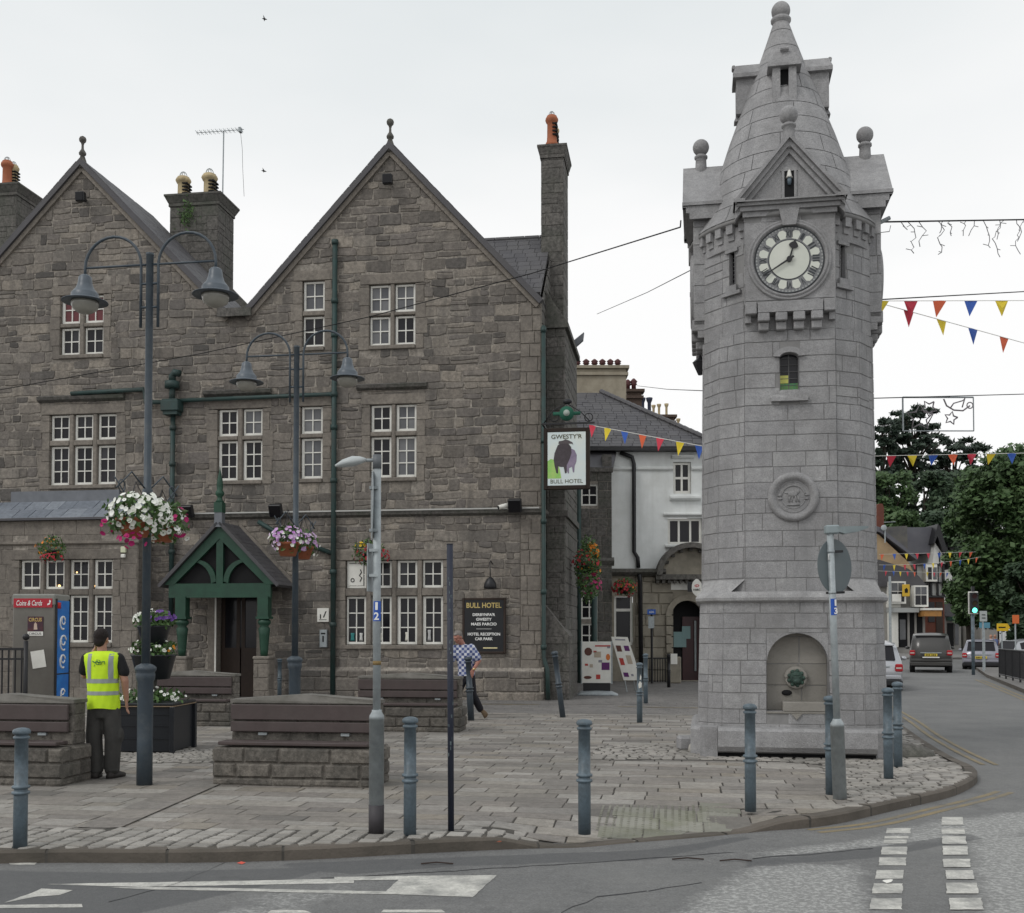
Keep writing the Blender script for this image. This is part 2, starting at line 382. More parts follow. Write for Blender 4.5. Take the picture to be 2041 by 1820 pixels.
# =================================================================== HOTEL
C0 = P(1080, 1262, 27.7); CL = P(0, 1262, 29.9)
HU = (C0-CL); HU.z = 0; HU.normalize(); HN = Vector((-HU.y, HU.x, 0)); HRZ = atan2(HU.y, HU.x)
def hf(px, py, off=0.):
    o = Vector((0, 0, EYE)); r = ray(px, py); t = ((C0-o).dot(HN)-off)/r.dot(HN); p = o+r*t
    return (p-C0).dot(HU), p.z
def hw(u, d, z): return Vector((C0.x, C0.y, 0))+HU*u+HN*d+Vector((0, 0, z))
def hu(px, off=0.): return hf(px, 1262, off)[0]
hotel = thing('hotel_building', 'two-gabled grey rubble stone hotel with slate roofs and white casement windows', 'building', (C0.x, C0.y, 0), HRZ)
ZE = hf(470, 628)[1]
uL = hu(-150)
a1 = hf(165, 335); a2 = hf(778, 303)
g1r = hu(442); g1l = 2*a1[0]-g1r; g2l = hu(495); g2r = hu(1066)
mainpolys = [[(uL, .1), (0, .1), (0, ZE), (uL, ZE)], [(g1l, ZE), (g1r, ZE), (a1[0], a1[1])], [(g2l, ZE), (g2r, ZE), (a2[0], a2[1])]]
# --- windows: casement pixel boxes (x0, x1, y0, y1, pane rows, glass kind)
WIN = [
 [[(101,137,828,877,2,'g'),(148,184,827,876,2,'g'),(195,231,825,875,2,'g'),(100,136,890,966,3,'g'),(147,183,889,966,3,'g'),(194,230,888,964,3,'g')], 0],
 [[(435,473,817,868,2,'g'),(484,522,815,867,2,'c'),(435,472,879,957,3,'g'),(484,522,878,956,3,'g')], 0],
 [[(600,642,811,863,2,'c'),(600,642,874,953,3,'c')], 0],
 [[(739,779,808,859,2,'g'),(789,829,806,858,2,'c'),(739,779,871,951,3,'g'),(789,829,870,950,3,'c')], 0],
 [[(604,646,561,618,2,'c'),(604,646,631,690,2,'g')], 0],
 [[(737,777,568,621,2,'c'),(787,827,567,620,2,'c'),(737,777,631,687,2,'c'),(787,827,630,686,2,'g')], 0],
 [[(122,158,590,643,2,'r'),(169,206,589,642,2,'r'),(121,157,654,706,2,'g'),(168,205,653,705,2,'g')], 0],
 [[(40,78,1117,1174,2,'g'),(89,126,1117,1174,2,'g'),(138,175,1116,1174,2,'g'),(186,223,1115,1174,2,'g'),(40,78,1188,1281,3,'g'),(89,126,1188,1281,3,'g'),(139,175,1187,1281,3,'g'),(187,223,1186,1281,3,'g')], .75],
 [[(690,727,1119,1172,2,'g'),(741,779,1118,1172,2,'g'),(791,830,1117,1172,2,'g'),(842,881,1116,1171,2,'g'),(690,730,1189,1285,3,'g'),(741,780,1189,1285,3,'g'),(791,831,1189,1285,3,'g'),(842,883,1188,1284,3,'g')], 0],
]
holes = []; wins = []
GM = {'g': M_glass, 'c': M_glassc, 'r': M_glassr}
for cs, off in WIN:
    bx = []
    for (x0, x1, y0, y1, n, k) in cs:
        ua, zt = hf((x0), y0, off); ub, zb = hf(x1, y1, off)
        if off == 0 and cs is not WIN[4][0] and cs is not WIN[2][0]: pass
        bx.append([ua, ub, zb, zt, n, k])
    # square the rows up (perspective is the camera's business)
    rowsz = sorted(set(round(b[3], 1) for b in bx))
    top = [b for b in bx if abs(b[3]-max(c[3] for c in bx)) < .25]; bot = [b for b in bx if b not in top]
    for grp in (top, bot):
        if not grp: continue
        zt = sum(b[3] for b in grp)/len(grp); zb = sum(b[2] for b in grp)/len(grp)
        for b in grp: b[3] = zt; b[2] = zb
    for i, b in enumerate(top):
        if i < len(bot): m0 = (b[0]+bot[i][0])/2; m1 = (b[1]+bot[i][1])/2; b[0] = bot[i][0] = m0; b[1] = bot[i][1] = m1
    wins.append((bx, off))
def window(bx, off, margin=.2, sill=.12, lint=.28):
    u0 = min(b[0] for b in bx); u1 = max(b[1] for b in bx); z0 = min(b[2] for b in bx); z1 = max(b[3] for b in bx)
    R = random.Random(int(u0*100))
    s = MB().use(M_dress)
    xs = sorted(set(b[0] for b in bx)); xe = sorted(set(b[1] for b in bx))
    # jamb stones, each a block
    for sx_, a, b in ((0, u0-margin, u0-.015), (1, u1+.015, u1+margin)):
        z = z0-sill+.002
        while z < z1-.02:
            h = min(R.uniform(.28, .5), z1-z); e = R.uniform(0, .14)
            s.cr = R.random(); s.cbox(a-(e if sx_ == 0 else 0), b+(e if sx_ else 0), -off-.024-R.random()*.006, -off+.2, z, z+h-.008, .008); z += h
    s.cr = R.random(); s.cbox(u0-margin-.06, u1+margin+.06, -off-.028, -off+.2, z1+.012, z1+lint, .01)
    s.cr = R.random(); s.cbox(u0-.012, u1+.012, -off-.07, -off+.2, z0-sill, z0-.012, .015)
    for i in range(len(xs)-1): # mullions
        s.cr = R.random(); s.cbox(xe[i]+.012, xs[i+1]-.012, -off-.01, -off+.18, z0-.01, z1+.01, .02)
    rows = sorted(set((b[2], b[3]) for b in bx))
    if len(rows) > 1:
        zt0, zt1 = rows[0][1], rows[1][0]
        for i in range(len(xs)):
            s.cr = R.random(); s.cbox(xs[i]-.011, xe[i]+.011, -off-.02, -off+.175, zt0+.012, zt1-.012, .015)
    w = s.build('window', hotel)
    for (a, b, c, d, n, k) in bx:
        f = MB().use(M_white); t = .055; y0, y1 = -off+.075, -off+.125
        tl = t*R.uniform(.8, 1.5)
        f.cbox(a, a+tl, y0, y1, c, d, .006); f.cbox(b-t, b, y0, y1, c, d, .006)
        f.cbox(a+tl+.001, b-t-.001, y0, y1, d-t, d, .006); f.cbox(a+tl+.001, b-t-.001, y0, y1, c, c+t*1.2, .006)
        f.box((a+tl+b-t)/2-.014, (a+tl+b-t)/2+.014, y0+.012, y1-.01, c+t*1.2, d-t)
        for i in range(1, n):
            z = c+t*1.2+(d-t-c-t*1.2)*i/n; f.box(a+tl, b-t, y0+.0145, y1-.012, z-.014, z+.014)
        f.build('window_frame', w)
        gq = MB()
        for i in range(2):
            for j in range(n): xa_, xb_ = a+.02+(b-a-.04)*i/2, a+.02+(b-a-.04)*(i+1)/2; gq.use(GM[k], R.random()**1.5); gq.box(xa_, xb_, y1-.009, y1+.02, c+.02+(d-c-.04)*j/n, c+.02+(d-c-.04)*(j+1)/n)
        gq.build('pane', w)
    return (u0-margin-.02, u1+margin+.02, z0-sill, z1+lint), (u0-margin+.06, u1+margin-.06, z0-sill+.04, z1+lint-.04)
skips = []; hol = []; skE = []; holE = []
for bx, off in wins:
    sk, hl = window(bx, off)
    (skips if off == 0 else skE).append(sk); (hol if off == 0 else holE).append(hl)
# door opening
du0, dz1 = hf(432, 1172); du1 = hu(512); skips.append((du0-.25, du1+.25, 0, dz1+.3)); hol.append((du0, du1, 0, dz1))
# --- walls
wl = MB().use(M_mortar)
holed(wl, mainpolys, hol, lambda u, v, d: (u, -d, v))
QX = -.55
mp2 = [[(uL, .1), (QX, .1), (QX, ZE), (uL, ZE)]]+mainpolys[1:]
wl.use(M_rubble)
zstr = hf(700, 1026)[1]
stones(wl, mp2, lambda u, v, d: (u, -d, v), skips+[(hu(300), 0, zstr-.09, zstr+.1)], rh=(.16, .34), rw=(.22, .74), gap=.028, th=.026, ch=.016, jit=.022, seed=3, split=.28, wob=.02, shuf=.35, mid=.03)
wl.use(M_dress)
stones(wl, [[(QX, .1), (-.02, .1), (-.02, ZE), (QX, ZE)]], lambda u, v, d: (u, -d, v), [(-9, 0, zstr-.09, zstr+.1)], rh=(.28, .42), rw=(.3, .6), gap=.012, th=.03, ch=.01, jit=.004, seed=4, split=.1)
# side wall and gable of the cross range
ZR = P(1080, 484, 30.4).z; DR = 2.7
DS = 9.4
sidep = [[(0, .1), (DS, .1), (DS, ZE), (0, ZE)], [(0, ZE), (2*DR, ZE), (DR, ZR)]]
wl.use(M_mortar); holed(wl, sidep, [], lambda u, v, d: (d, u, v))
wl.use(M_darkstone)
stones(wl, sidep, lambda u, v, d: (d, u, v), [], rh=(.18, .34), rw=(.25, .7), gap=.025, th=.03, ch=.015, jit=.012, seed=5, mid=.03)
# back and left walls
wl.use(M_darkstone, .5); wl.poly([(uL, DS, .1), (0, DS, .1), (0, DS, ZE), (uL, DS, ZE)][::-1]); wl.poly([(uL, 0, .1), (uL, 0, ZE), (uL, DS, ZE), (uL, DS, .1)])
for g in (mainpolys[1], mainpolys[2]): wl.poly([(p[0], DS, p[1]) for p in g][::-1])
wl.build('wall', hotel)
# plinth
pl = MB().use(M_mortar); zp = hf(1000, 1330)[1]
pl.box(hu(592), .06, -.10, .02, 0, zp-.1); pl.prism([(hu(592), -.10, zp-.1), (hu(592), 0, zp), (hu(592), 0, zp-.1)], (0.06-hu(592), 0, 0)); pl.use(M_rubble)
stones(pl, [rect(hu(592), .06, .05, zp-.1)], lambda u, v, d: (u, -.10-d, v), rh=(.2, .4), rw=(.4, .9), gap=.02, th=.03, ch=.025, jit=.02, seed=8)
pl.build('plinth', hotel)
# string course, white conduit along it
sc_ = MB().use(M_darkstone, .4); sc_.prism([(hu(300), 0, zstr-.08), (hu(300), -.1, zstr-.02), (hu(300), -.12, zstr+.05), (hu(300), 0, zstr+.1)], (0.05-hu(300), 0, 0))
sc_.prism([(0, 0, zstr-.08), (.1, 0, zstr-.02), (.12, 0, zstr+.05), (0, 0, zstr+.1)], (0, DS, 0))
sc_.build('string_course', hotel)
cd = MB().use(M_white); cd.use(mat('conduit_grey', (.45,.45,.43))).box(hu(378), -.05, -.145, -.11, zstr+.07, zstr+.105); cd.build('cable_conduit', hotel)
# hood mouldings over first floor windows
for (x0, x1, y) in ((78, 250, 797), (408, 542, 785), (712, 852, 773)):
    h = MB().use(M_darkstone, .3); ua, z = hf(x0, y); ub, _ = hf(x1, y)
    h.prism([(ua, 0, z-.1), (ua, -.12, z-.04), (ua, -.15, z+.04), (ua, 0, z+.1)], (ub-ua, 0, 0)); h.build('hood_mould', hotel)
# --- roofs
def gable_roof(apex, foot_l, foot_r, z_e, y0, y1, name='roof', th=.13, seed=1):
    for sgn, fu in ((-1, foot_l), (1, foot_r)):
        r = MB().use(M_slate, .5)
        dx, dz = fu-apex[0], z_e-apex[1]; L = sqrt(dx*dx+dz*dz); ex, ez = dx/L, dz/L; nx, nz_ = (-ez, ex) if sgn > 0 else (ez, -ex)
        A = (apex[0], apex[1]+.02); k = 1.03
        def q(t, h): return (A[0]+ex*t+nx*h, A[1]+ez*t+nz_*h)
        pts = [q(0, .02), q(L*k, .02), q(L*k, .02+th), q(0, .02+th)]
        pts[0] = (A[0], A[1]+.02); pts[3] = (A[0], A[1]+.02+th/abs(nz_))
        r.prism([(p[0], y0, p[1]) for p in pts], (0, y1-y0, 0))
        stones(r, [rect(0, y1-y0, 0, L*k)], lambda u, v, d: (q(L*k-v, .02+th+d)[0], (y0+u), q(L*k-v, .02+th+d)[1]), rh=(.24, .25), rw=(.28, .34), gap=.006, th=.02, ch=.004, jit=.006, seed=seed+7*sgn, split=0)
        r.build(name, hotel)
        b = MB().use(M_dress, .9)     # pale verge fillet under the slates
        pts = [q(.1, -.10), q(L*k, -.10), q(L*k, .018), q(.0, .018)]
        b.prism([(p[0], y0+.08, p[1]) for p in pts], (0, .12, 0)); b.build('verge_board', hotel)
gable_roof(a1, g1l, g1r, ZE, -.16, 3.9, seed=11); gable_roof(a2, g2l, g2r, ZE, -.16, 7., seed=12)
cr = MB().use(M_slate, .5)      # cross range to the right
yA, yB = .1, 2*DR
def crq(u, v, d, sgn=-1):
    L = sqrt(DR*DR+(ZR-ZE)**2); t = v/L; return (u, DR+sgn*DR*(1-t)+ (sgn*d*(ZR-ZE)/L), ZE+(ZR-ZE)*t+d*DR/L)
LL = sqrt(DR*DR+(ZR-ZE)**2)
for sg in (-1, 1):
    v0_ = .25 if sg < 0 else -.15
    cr.prism([crq(-5, v0_, .02, sg), crq(-5, LL, .02, sg), crq(-5, LL, .12, sg), crq(-5, v0_, .12, sg)], (4.95, 0, 0))
    stones(cr, [rect(-5, -.04, v0_, LL)], lambda u, v, d, sg=sg: crq(u, v, .12+d, sg), rh=(.27, .28), rw=(.3, .36), gap=.006, th=.022, ch=.004, jit=.005, seed=31+sg, split=0)
for i in range(12): cr.use(M_slate, .9).cyl((-5+i*.42, DR, ZR+.14), (-5+i*.42+.40, DR, ZR+.14), .09, n=8)
cr.build('roof', hotel)
vg = MB().use(M_lead); vg.box(g1r-.05, g2l+.05, -.2, 6, ZE-.02, ZE+.1); vg.use(M_darkstone, .2).box(g1r-.1, g2l+.1, -.26, -.2, ZE-.1, ZE+.12); vg.build('valley_gutter', hotel)
# finials
for a, py0, py1 in ((a1, 277, 332), (a2, 245, 300)):
    zt = a[1]+.12; ht = hf(300, py0)[1]-hf(300, py1)[1]; k = ht/1.0
    MB().use(M_darkstone, .8, True).lathe([(.15*k, -.15), (.155*k, 0), (.13*k, .1*k), (.07*k, .28*k), (.12*k, .31*k), (.13*k, .37*k), (.10*k, .43*k), (.045*k, .52*k), (.04*k, .66*k), (.06*k, .74*k), (.115*k, .80*k), (.13*k, .88*k), (.10*k, .95*k), (.03*k, .995*k)], 14, (a[0], -.02, zt)).build('finial', hotel)
# chimneys
def pot(parent, x, y, z, h, r, m, lou=True):
    p = MB().use(m, .5, True)
    p.lathe([(r*1.25, -.03), (r*1.2, h*.06), (r*.95, h*.14), (r*.88, h*.3), (r*.85, h*.72), (r*1.05, h*.76), (r*1.22, h*.84), (r*1.15, h*.9), (r*.95, h*.94), (r*.95, h*.97), (r*.7, h)], 14, (x, y, z))
    o = p.build('chimney_pot', parent)
    c = MB().use(M_galv)         # wire bird guard
    for a in range(4): c.tube([(x+r*.62*cos(a*pi/4)*cos(t), y+r*.62*sin(a*pi/4)*cos(t), z+h*.98+r*.9*sin(t)) for t in [pi*i/8 for i in range(9)]], .008, 4)
    c.build('bird_guard', parent)
    if lou:
        c = MB().use(M_dark)
        for i in range(4): c.box(x+r*.2, x+r*1.05, y-r*.92, y+r*.9, z+h*(.3+.12*i), z+h*(.35+.12*i))
        c.build('louvre', parent)
def stack(x0, x1, y0, y1, z0, z1, capo=.14, m=M_darkstone, seed=1, caph=.35):
    s = MB().use(m, .5); s.box(x0, x1, y0, y1, z0, z1-caph)
    for (f, L_) in ((lambda u, v, d: (x0+u, y0-d, z0+v), x1-x0), (lambda u, v, d: (x1+d, y0+u, z0+v), y1-y0), (lambda u, v, d: (x0-d, y1-u, z0+v), y1-y0), (lambda u, v, d: (x1-u, y1+d, z0+v), x1-x0)):
        stones(s, [rect(0, L_, 0, z1-caph-z0)], f, rh=(.25, .45), rw=(.3, .8), gap=.012, th=.014, ch=.01, jit=.005, seed=seed)
    s.use(m, .2); s.box(x0-.04, x1+.04, y0-.04, y1+.04, z1-caph, z1-caph+.1)
    a, b = .05, capo
    s.add([(x0-a, y0-a, z1-caph+.1), (x1+a, y0-a, z1-caph+.1), (x1+a, y1+a, z1-caph+.1), (x0-a, y1+a, z1-caph+.1), (x0-b, y0-b, z1-.06), (x1+b, y0-b, z1-.06), (x1+b, y1+b, z1-.06), (x0-b, y1+b, z1-.06)], [(0,1,5,4),(1,2,6,5),(2,3,7,6),(3,0,4,7),(4,5,6,7),(0,3,2,1)])
    s.box(x0-b-.01, x1+b+.01, y0-b-.01, y1+b+.01, z1-.058, z1)
    return s.build('chimney', hotel)
def hp_at(px, d): # local u for a pixel column at local depth d
    return hf(px, 1262, -d)[0]
def hz_at(py, px, d): return hf(px, py, -d)[1]
k1 = stack(hp_at(1080, 1.9), hp_at(1124, 1.9), 1.9, 3.1, ZE-.8, hz_at(290, 1100, 1.9), .1, seed=41)
pot(k1, hp_at(1101, 2.2), 2.2, hz_at(290, 1100, 2.2)-.02, .86, .15, M_terra); pot(k1, hp_at(1104, 2.7), 2.75, hz_at(290, 1100, 2.2)-.02, .8, .14, M_buff)
k2 = stack(hp_at(331, 4), hp_at(427, 4), 4, 5.2, ZE-.2, hz_at(388, 380, 4), .14, seed=42)
zt = hz_at(388, 380, 4)-.02
pot(k2, hp_at(357, 4.6), 4.6, zt, .86, .2, M_buff); pot(k2, hp_at(410, 4.6), 4.6, zt, .90, .21, M_buff)
iv = MB(); R = random.Random(5)   # weed growing on the stack
for i in range(240):
    a = hp_at(367, 4)+R.gauss(0, .13); z = hz_at(430, 367, 4)+R.gauss(0, .2); iv.use(M_leaf, R.random()); y = 3.95-abs(R.gauss(0, .05)); s_ = .04
    iv.poly([(a, y, z), (a+R.uniform(-s_, s_)*2, y-R.random()*.05, z+R.uniform(-s_, s_)*2), (a+R.uniform(-s_, s_)*2, y, z+R.uniform(-s_, s_)*2)])
iv.build('chimney_weed', k2)
k3 = stack(hp_at(-60, 3), hp_at(20, 3), 3, 4.4, ZE-.2, hz_at(368, 10, 3), .14, seed=43)
pot(k3, hp_at(14, 3.6), 3.6, hz_at(362, 10, 3)-.02, .8, .14, M_buff); pot(k3, hp_at(1, 3.4), 3.4, hz_at(362, 10, 3)-.02, .85, .16, M_terra, False)
# external breast on the side wall with weathered offsets and a low buttress
br = MB().use(M_darkstone, .5); B0, B1, BW = .75, 4.2, .52
ztop = hz_at(655, 1110, B0)
def dressed_box(mb, x0, x1, y0, y1, z0, z1, m, seed, faces='fr', **kw):
    mb.use(m, .5).box(x0, x1, y0, y1, z0, z1)
    K = dict(rh=(.22, .4), rw=(.3, .7), gap=.014, th=.018, ch=.012, jit=.006); K.update(kw)
    if 'f' in faces: stones(mb, [rect(0, x1-x0, 0, z1-z0)], lambda u, v, d: (x0+u, y0-d, z0+v), seed=seed, **K)
    if 'r' in faces: stones(mb, [rect(0, y1-y0, 0, z1-z0)], lambda u, v, d: (x1+d, y0+u, z0+v), seed=seed+1, **K)
    if 'l' in faces: stones(mb, [rect(0, y1-y0, 0, z1-z0)], lambda u, v, d: (x0-d, y1-u, z0+v), seed=seed+2, **K)
    if 'b' in faces: stones(mb, [rect(0, x1-x0, 0, z1-z0)], lambda u, v, d: (x1-u, y1+d, z0+v), seed=seed+3, **K)
dressed_box(br, .03, BW, B0, B1, 0, ztop, M_darkstone, 51)
br.use(M_darkstone, .1); br.box(.03, BW+.1, B0-.1, B1+.1, ztop, ztop+.14); br.prism([(.03, B0-.08, ztop+.14), (BW+.08, B0-.08, ztop+.14), (.03, B0-.08, ztop+1.0)], (0, B1-B0+.1, 0))
zs2 = zstr+.02; br.box(.04, BW+.08, B0-.08, B1, zs2-.08, zs2+.08)
br.build('chimney_breast', hotel)
bt = MB(); zb1 = hz_at(1268, 1110, .3); zb2 = hz_at(1205, 1090, .3)
dressed_box(bt, .04, .66, .3, 1.4, 0, zb1, M_darkstone, 55)
bt.use(M_darkstone, .9).prism([(.04, .3, zb1), (.68, .3, zb1), (.04, .3, zb2)], (0, 1.1, 0)); bt.build('buttress', hotel)
# a projecting flag-like gutter bracket high on the side
gb = MB().use(M_lead); u_, z_ = hf(1152, 690, -5); gb.prism([(u_-.3, 5, z_-.2), (u_+.15, 5, z_+.18), (u_+.18, 5, z_+.42), (u_-.3, 5, z_+.05)], (0, .15, 0)); gb.build('gutter_end', hotel)
# --- ground floor extension at the left
ex = MB(); off = .75; ue = hf(274, 1200, off)[0]; zx = hf(200, 1036, off)[1]
ex.use(M_mortar); holed(ex, [rect(uL, ue, 0, zx)], holE, lambda u, v, d: (u, -off-d, v)); ex.poly([(ue, -off, 0), (ue, 0, 0), (ue, 0, zx), (ue, -off, zx)])
ex.use(M_dress); stones(ex, [rect(uL, ue, 0, zx)], lambda u, v, d: (u, -off-d, v), skE, rh=(.3, .45), rw=(.5, 1.1), gap=.01, th=.016, ch=.008, jit=.004, seed=61, split=0)
stones(ex, [rect(0, off, 0, zx)], lambda u, v, d: (ue+d, -off+u, v), rh=(.3, .45), rw=(.4, .7), gap=.01, th=.016, ch=.008, jit=.004, seed=62, split=0)
zsx = hf(100, 1084, off)[1]; ex.use(M_dress, .9).prism([(uL, -off, zsx-.05), (uL, -off-.07, zsx), (uL, -off-.07, zsx+.05), (uL, -off, zsx+.07)], (ue-uL+.05, 0, 0))
ex.build('bay_wall', hotel)
er = MB().use(M_slate, .8); zr1 = hf(130, 1004, .12)[1]
er.prism([(uL, -off-.14, zx), (uL, -off-.14, zx+.06), (uL, -.05, zr1+.06), (uL, -.05, zr1-.2)], (ue-uL+.12, 0, 0))
LLx = sqrt((off+.09)**2+(zr1-zx)**2)
er.use(mat('pale_slate', (.15,.17,.20), (.22,.245,.28), rough=.5, ns=3, rnd=.5, rndc=[(.12,.135,.16), (.26,.28,.31)], mott=.2)); stones(er, [rect(uL, ue+.12, 0, LLx)], lambda u, v, d: (u, -off-.14+(off+.09)*v/LLx, zx+.06+(zr1-zx)*v/LLx+d), rh=(LLx/2, LLx/2), rw=(.3, .62), gap=.012, th=.02, ch=.006, jit=.008, seed=63, split=0)
er.build('lean_to_roof', hotel)
fl = MB().use(M_lead, .1); ua, za = hf(22, 1003, .05); ub, zb_ = hf(238, 976, .05); fl.box(ua, ub, -.06, 0, za, zb_); fl.build('lead_flashing', hotel)
# --- entrance porch (green timber truss on posts and stone piers)
PO = 1.25; ap = hf(438, 1047, PO); lf = hf(327, 1166, PO); rf = hf(548, 1166, PO)
half = (rf[0]-lf[0])/2; pc = (rf[0]+lf[0])/2; zb0 = lf[1]; zap = ap[1]
pr = MB().use(M_green, .5)
def slope_board(mb, x0, z0, x1, z1, w, ya, yb):
    dx, dz = x1-x0, z1-z0; L = sqrt(dx*dx+dz*dz); nx, nz_ = -dz/L, dx/L
    mb.prism([(x0, ya, z0), (x1, ya, z1), (x1-nx*w, ya, z1-nz_*w), (x0-nx*w, ya, z0-nz_*w)], (0, yb-ya, 0))
pr.prism([(pc-half, -PO, zb0), (pc, -PO, zap), (pc, -PO, zap-.34), (pc-half+.26, -PO, zb0)], (0, .12, 0))
pr.prism([(pc+half, -PO, zb0), (pc+half-.26, -PO, zb0), (pc, -PO, zap-.34), (pc, -PO, zap)], (0, .12, 0))
pr.box(pc-half+.12, pc+half-.12, -PO+.01, -PO+.13, zb0-.33, zb0+.03)
pr.box(pc-.09, pc+.09, -PO+.02, -PO+.11, zb0, zap-.25)
for sg in (-1, 1):
    pts = []
    for i in range(9):
        t = i/8*pi*.5; pts.append((pc+sg*(.1+.52*(1-cos(t)))*1., zb0+.08+.62*sin(t)*.9))
    out = [(x, -PO+.03, z) for x, z in pts]; inn = [(x+sg*.13, -PO+.03, z-.05) for x, z in pts[::-1]]
    pr.prism(out+inn, (0, .08, 0))
pr.build('porch_truss', hotel)
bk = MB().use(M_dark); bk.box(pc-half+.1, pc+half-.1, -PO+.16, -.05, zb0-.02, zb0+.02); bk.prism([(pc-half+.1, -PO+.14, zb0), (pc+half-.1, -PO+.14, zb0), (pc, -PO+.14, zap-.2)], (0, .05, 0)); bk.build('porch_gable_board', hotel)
rr = MB()
for sg in (-1, 1):
    dx, dz = half+.08, zap-zb0+.1; L = sqrt(dx*dx+dz*dz); n_ = (dz/L*sg, dx/L)
    def rq(u, v, d): t = v/L; return (pc+sg*(dx)*(1-t)+n_[0]*d, -PO-.1+u, zb0-.1+dz*t+.03+n_[1]*d)
    rr.use(M_slate, .3).prism([rq(0, 0, 0), rq(0, L, 0), rq(0, L, .07), rq(0, 0, .07)], (0, PO+.1, 0))
    stones(rr, [rect(0, PO+.1, 0, L)], lambda u, v, d: rq(u, v, .07+d), rh=(.15, .155), rw=(.22, .28), gap=.005, th=.014, ch=.004, jit=.004, seed=70+sg, split=0)
    rr.use(M_dress, .9); rr.prism([rq(PO-.05, 0, .08), rq(PO-.05, L, .08), rq(PO-.05, L, .15), rq(PO-.05, 0, .15)], (0, .15, 0))
rr.build('porch_roof', hotel)
fn = MB().use(M_green, .5); fz = zap
fn.use(M_lead).box(pc-.1, pc+.1, -PO-.1, -PO+.1, fz-.05, fz+.32); fn.use(M_green).box(pc-.11, pc+.11, -PO-.11, -PO+.11, fz+.32, fz+.58)
fn.cs = True; fn.lathe([(.12, .58), (.07, .66), (.06, .72), (.11, .78), (.11, .84), (.07, .9), (.085, 1.0), (.07, 1.15), (.03, 1.35), (.0, 1.5)], 10, (pc, -PO, fz)); fn.build('porch_finial', hotel)
for px in (360, 524):
    u = hf(px, 1200, PO)[0]; zt0 = hf(px, 1308, PO)[1]; zt1 = zb0-.3
    H_ = zt1-zt0
    p = MB().use(M_green, .5); p.box(u-.14, u+.14, -PO-.02, -PO+.24, zt1-.34*H_, zt1)
    p.box(u-.17, u+.17, -PO-.05, -PO+.27, zt1-.38*H_, zt1-.34*H_)
    p.cs = True; p.lathe([(.09, 0), (.1, .1*H_), (.13, .35*H_), (.15, .46*H_), (.1, .5*H_), (.16, .54*H_), (.17, .58*H_), (.12, .62*H_)], 12, (u, -PO+.11, zt0)); p.build('porch_post', hotel)
    q = MB(); dressed_box(q, u-.19, u+.19, -PO-.09, -PO+.31, 0, zt0-.08, M_dress, 80, 'frl', rh=(.3, .5), rw=(.5, .6)); q.use(M_dress, .6).cbox(u-.22, u+.22, -PO-.12, -PO+.34, zt0-.08, zt0, .02); q.build('porch_pier', hotel)
dr = MB().use(M_dark); dr.box(du0, du1, .35, .4, 0, dz1); dr.use(M_brown, .5)
for i in range(2):
    x0 = du0+(du1-du0)*i/2; x1 = du0+(du1-du0)*(i+1)/2
    dr.box(x0+.02, x1-.02, .28, .34, .1, .1+(dz1-.1)*.45); dr.box(x0+.02, x0+.12, .28, .34, .1+(dz1-.1)*.45, dz1-.1); dr.box(x1-.12, x1-.02, .28, .34, .1+(dz1-.1)*.45, dz1-.1)
do = dr.build('door', hotel)
MB().use(M_glass, .5).box(du0+.1, du1-.1, .3, .33, .1+(dz1-.1)*.45, dz1-.1).build('pane', do)
ds = MB().use(M_dress, .8); ds.cbox(du0-.22, du0, -.04, .3, .1, dz1, .01); ds.cbox(du1, du1+.22, -.04, .3, .1, dz1, .01); ds.cbox(du0-.26, du1+.26, -.045, .3, dz1, dz1+.28, .01)
ds.use(M_white).box(du0-.03, du0+.012, -.05, -.03, .1, dz1-.05); ds.build('door_surround', hotel)
# --- drainpipes (green)
def pipe(pts, name='drainpipe', r=.05, m=M_greenpipe, collars=(), label=None):
    p = MB().use(m, .5, True); p.tube(pts, r, 10)
    for c in collars: p.cyl((c[0], c[1], c[2]-.06), (c[0], c[1], c[2]+.06), r*1.35, n=10)
    return p.build(name, hotel, label)
u = hf(666, 800, .12)[0]; zt = hf(666, 480, .12)[1]
pipe([(u, -.12, zt), (u, -.12, .1)], r=.068, collars=[(u, -.12, hf(666, y, .12)[1]) for y in (483, 600, 668, 786, 852, 958, 1140, 1245)])
ua = hf(354, 795, .12)[0]; zh = hf(500, 791, .12)[1]; pipe([(ua, -.12, zh-.04), (u-.1, -.12, zh), (u, -.12, zh-.12)], r=.055)
ub = hf(142, 778, .12)[0]; uc = hf(286, 778, .12)[0]; zh2 = hf(200, 779, .12)[1]; pipe([(ub, -.12, zh2-.05), (uc, -.12, zh2), (uc+.05, -.12, zh-.05), (ua, -.12, zh-.08)], r=.06)
u = hf(344, 900, .14)[0]; z1 = hf(344, 825, .14)[1]; pipe([(u, -.14, z1), (u, -.14, hf(344, 1240, .14)[1])], r=.065, collars=[(u, -.14, hf(344, y, .14)[1]) for y in (853, 925, 1010, 1100)])
hp_ = MB().use(M_greenpipe, .5); zc = hf(344, 812, .14)[1]; hp_.cbox(u-.25, u+.25, -.38, -.02, zc-.13, zc+.15, .02); hp_.box(u-.2, u+.2, -.33, -.05, zc-.22, zc-.13); hp_.box(u-.22, u+.22, -.36, -.03, zc+.15, zc+.19)
hp_.cs = True; hp_.cyl((u, -.2, zc+.15), (u, -.2, zc+.62), .08, n=10); hp_.cyl((u, -.2, zc+.5), (u, -.2, zc+.68), .2, n=10); hp_.tube([(u, -.2, zc+.68), (u, -.2, zc+.82), (u+.08, -.22, zc+.92), (u+.22, -.24, zc+.88)], .1, 8); hp_.build('rain_hopper', hotel)
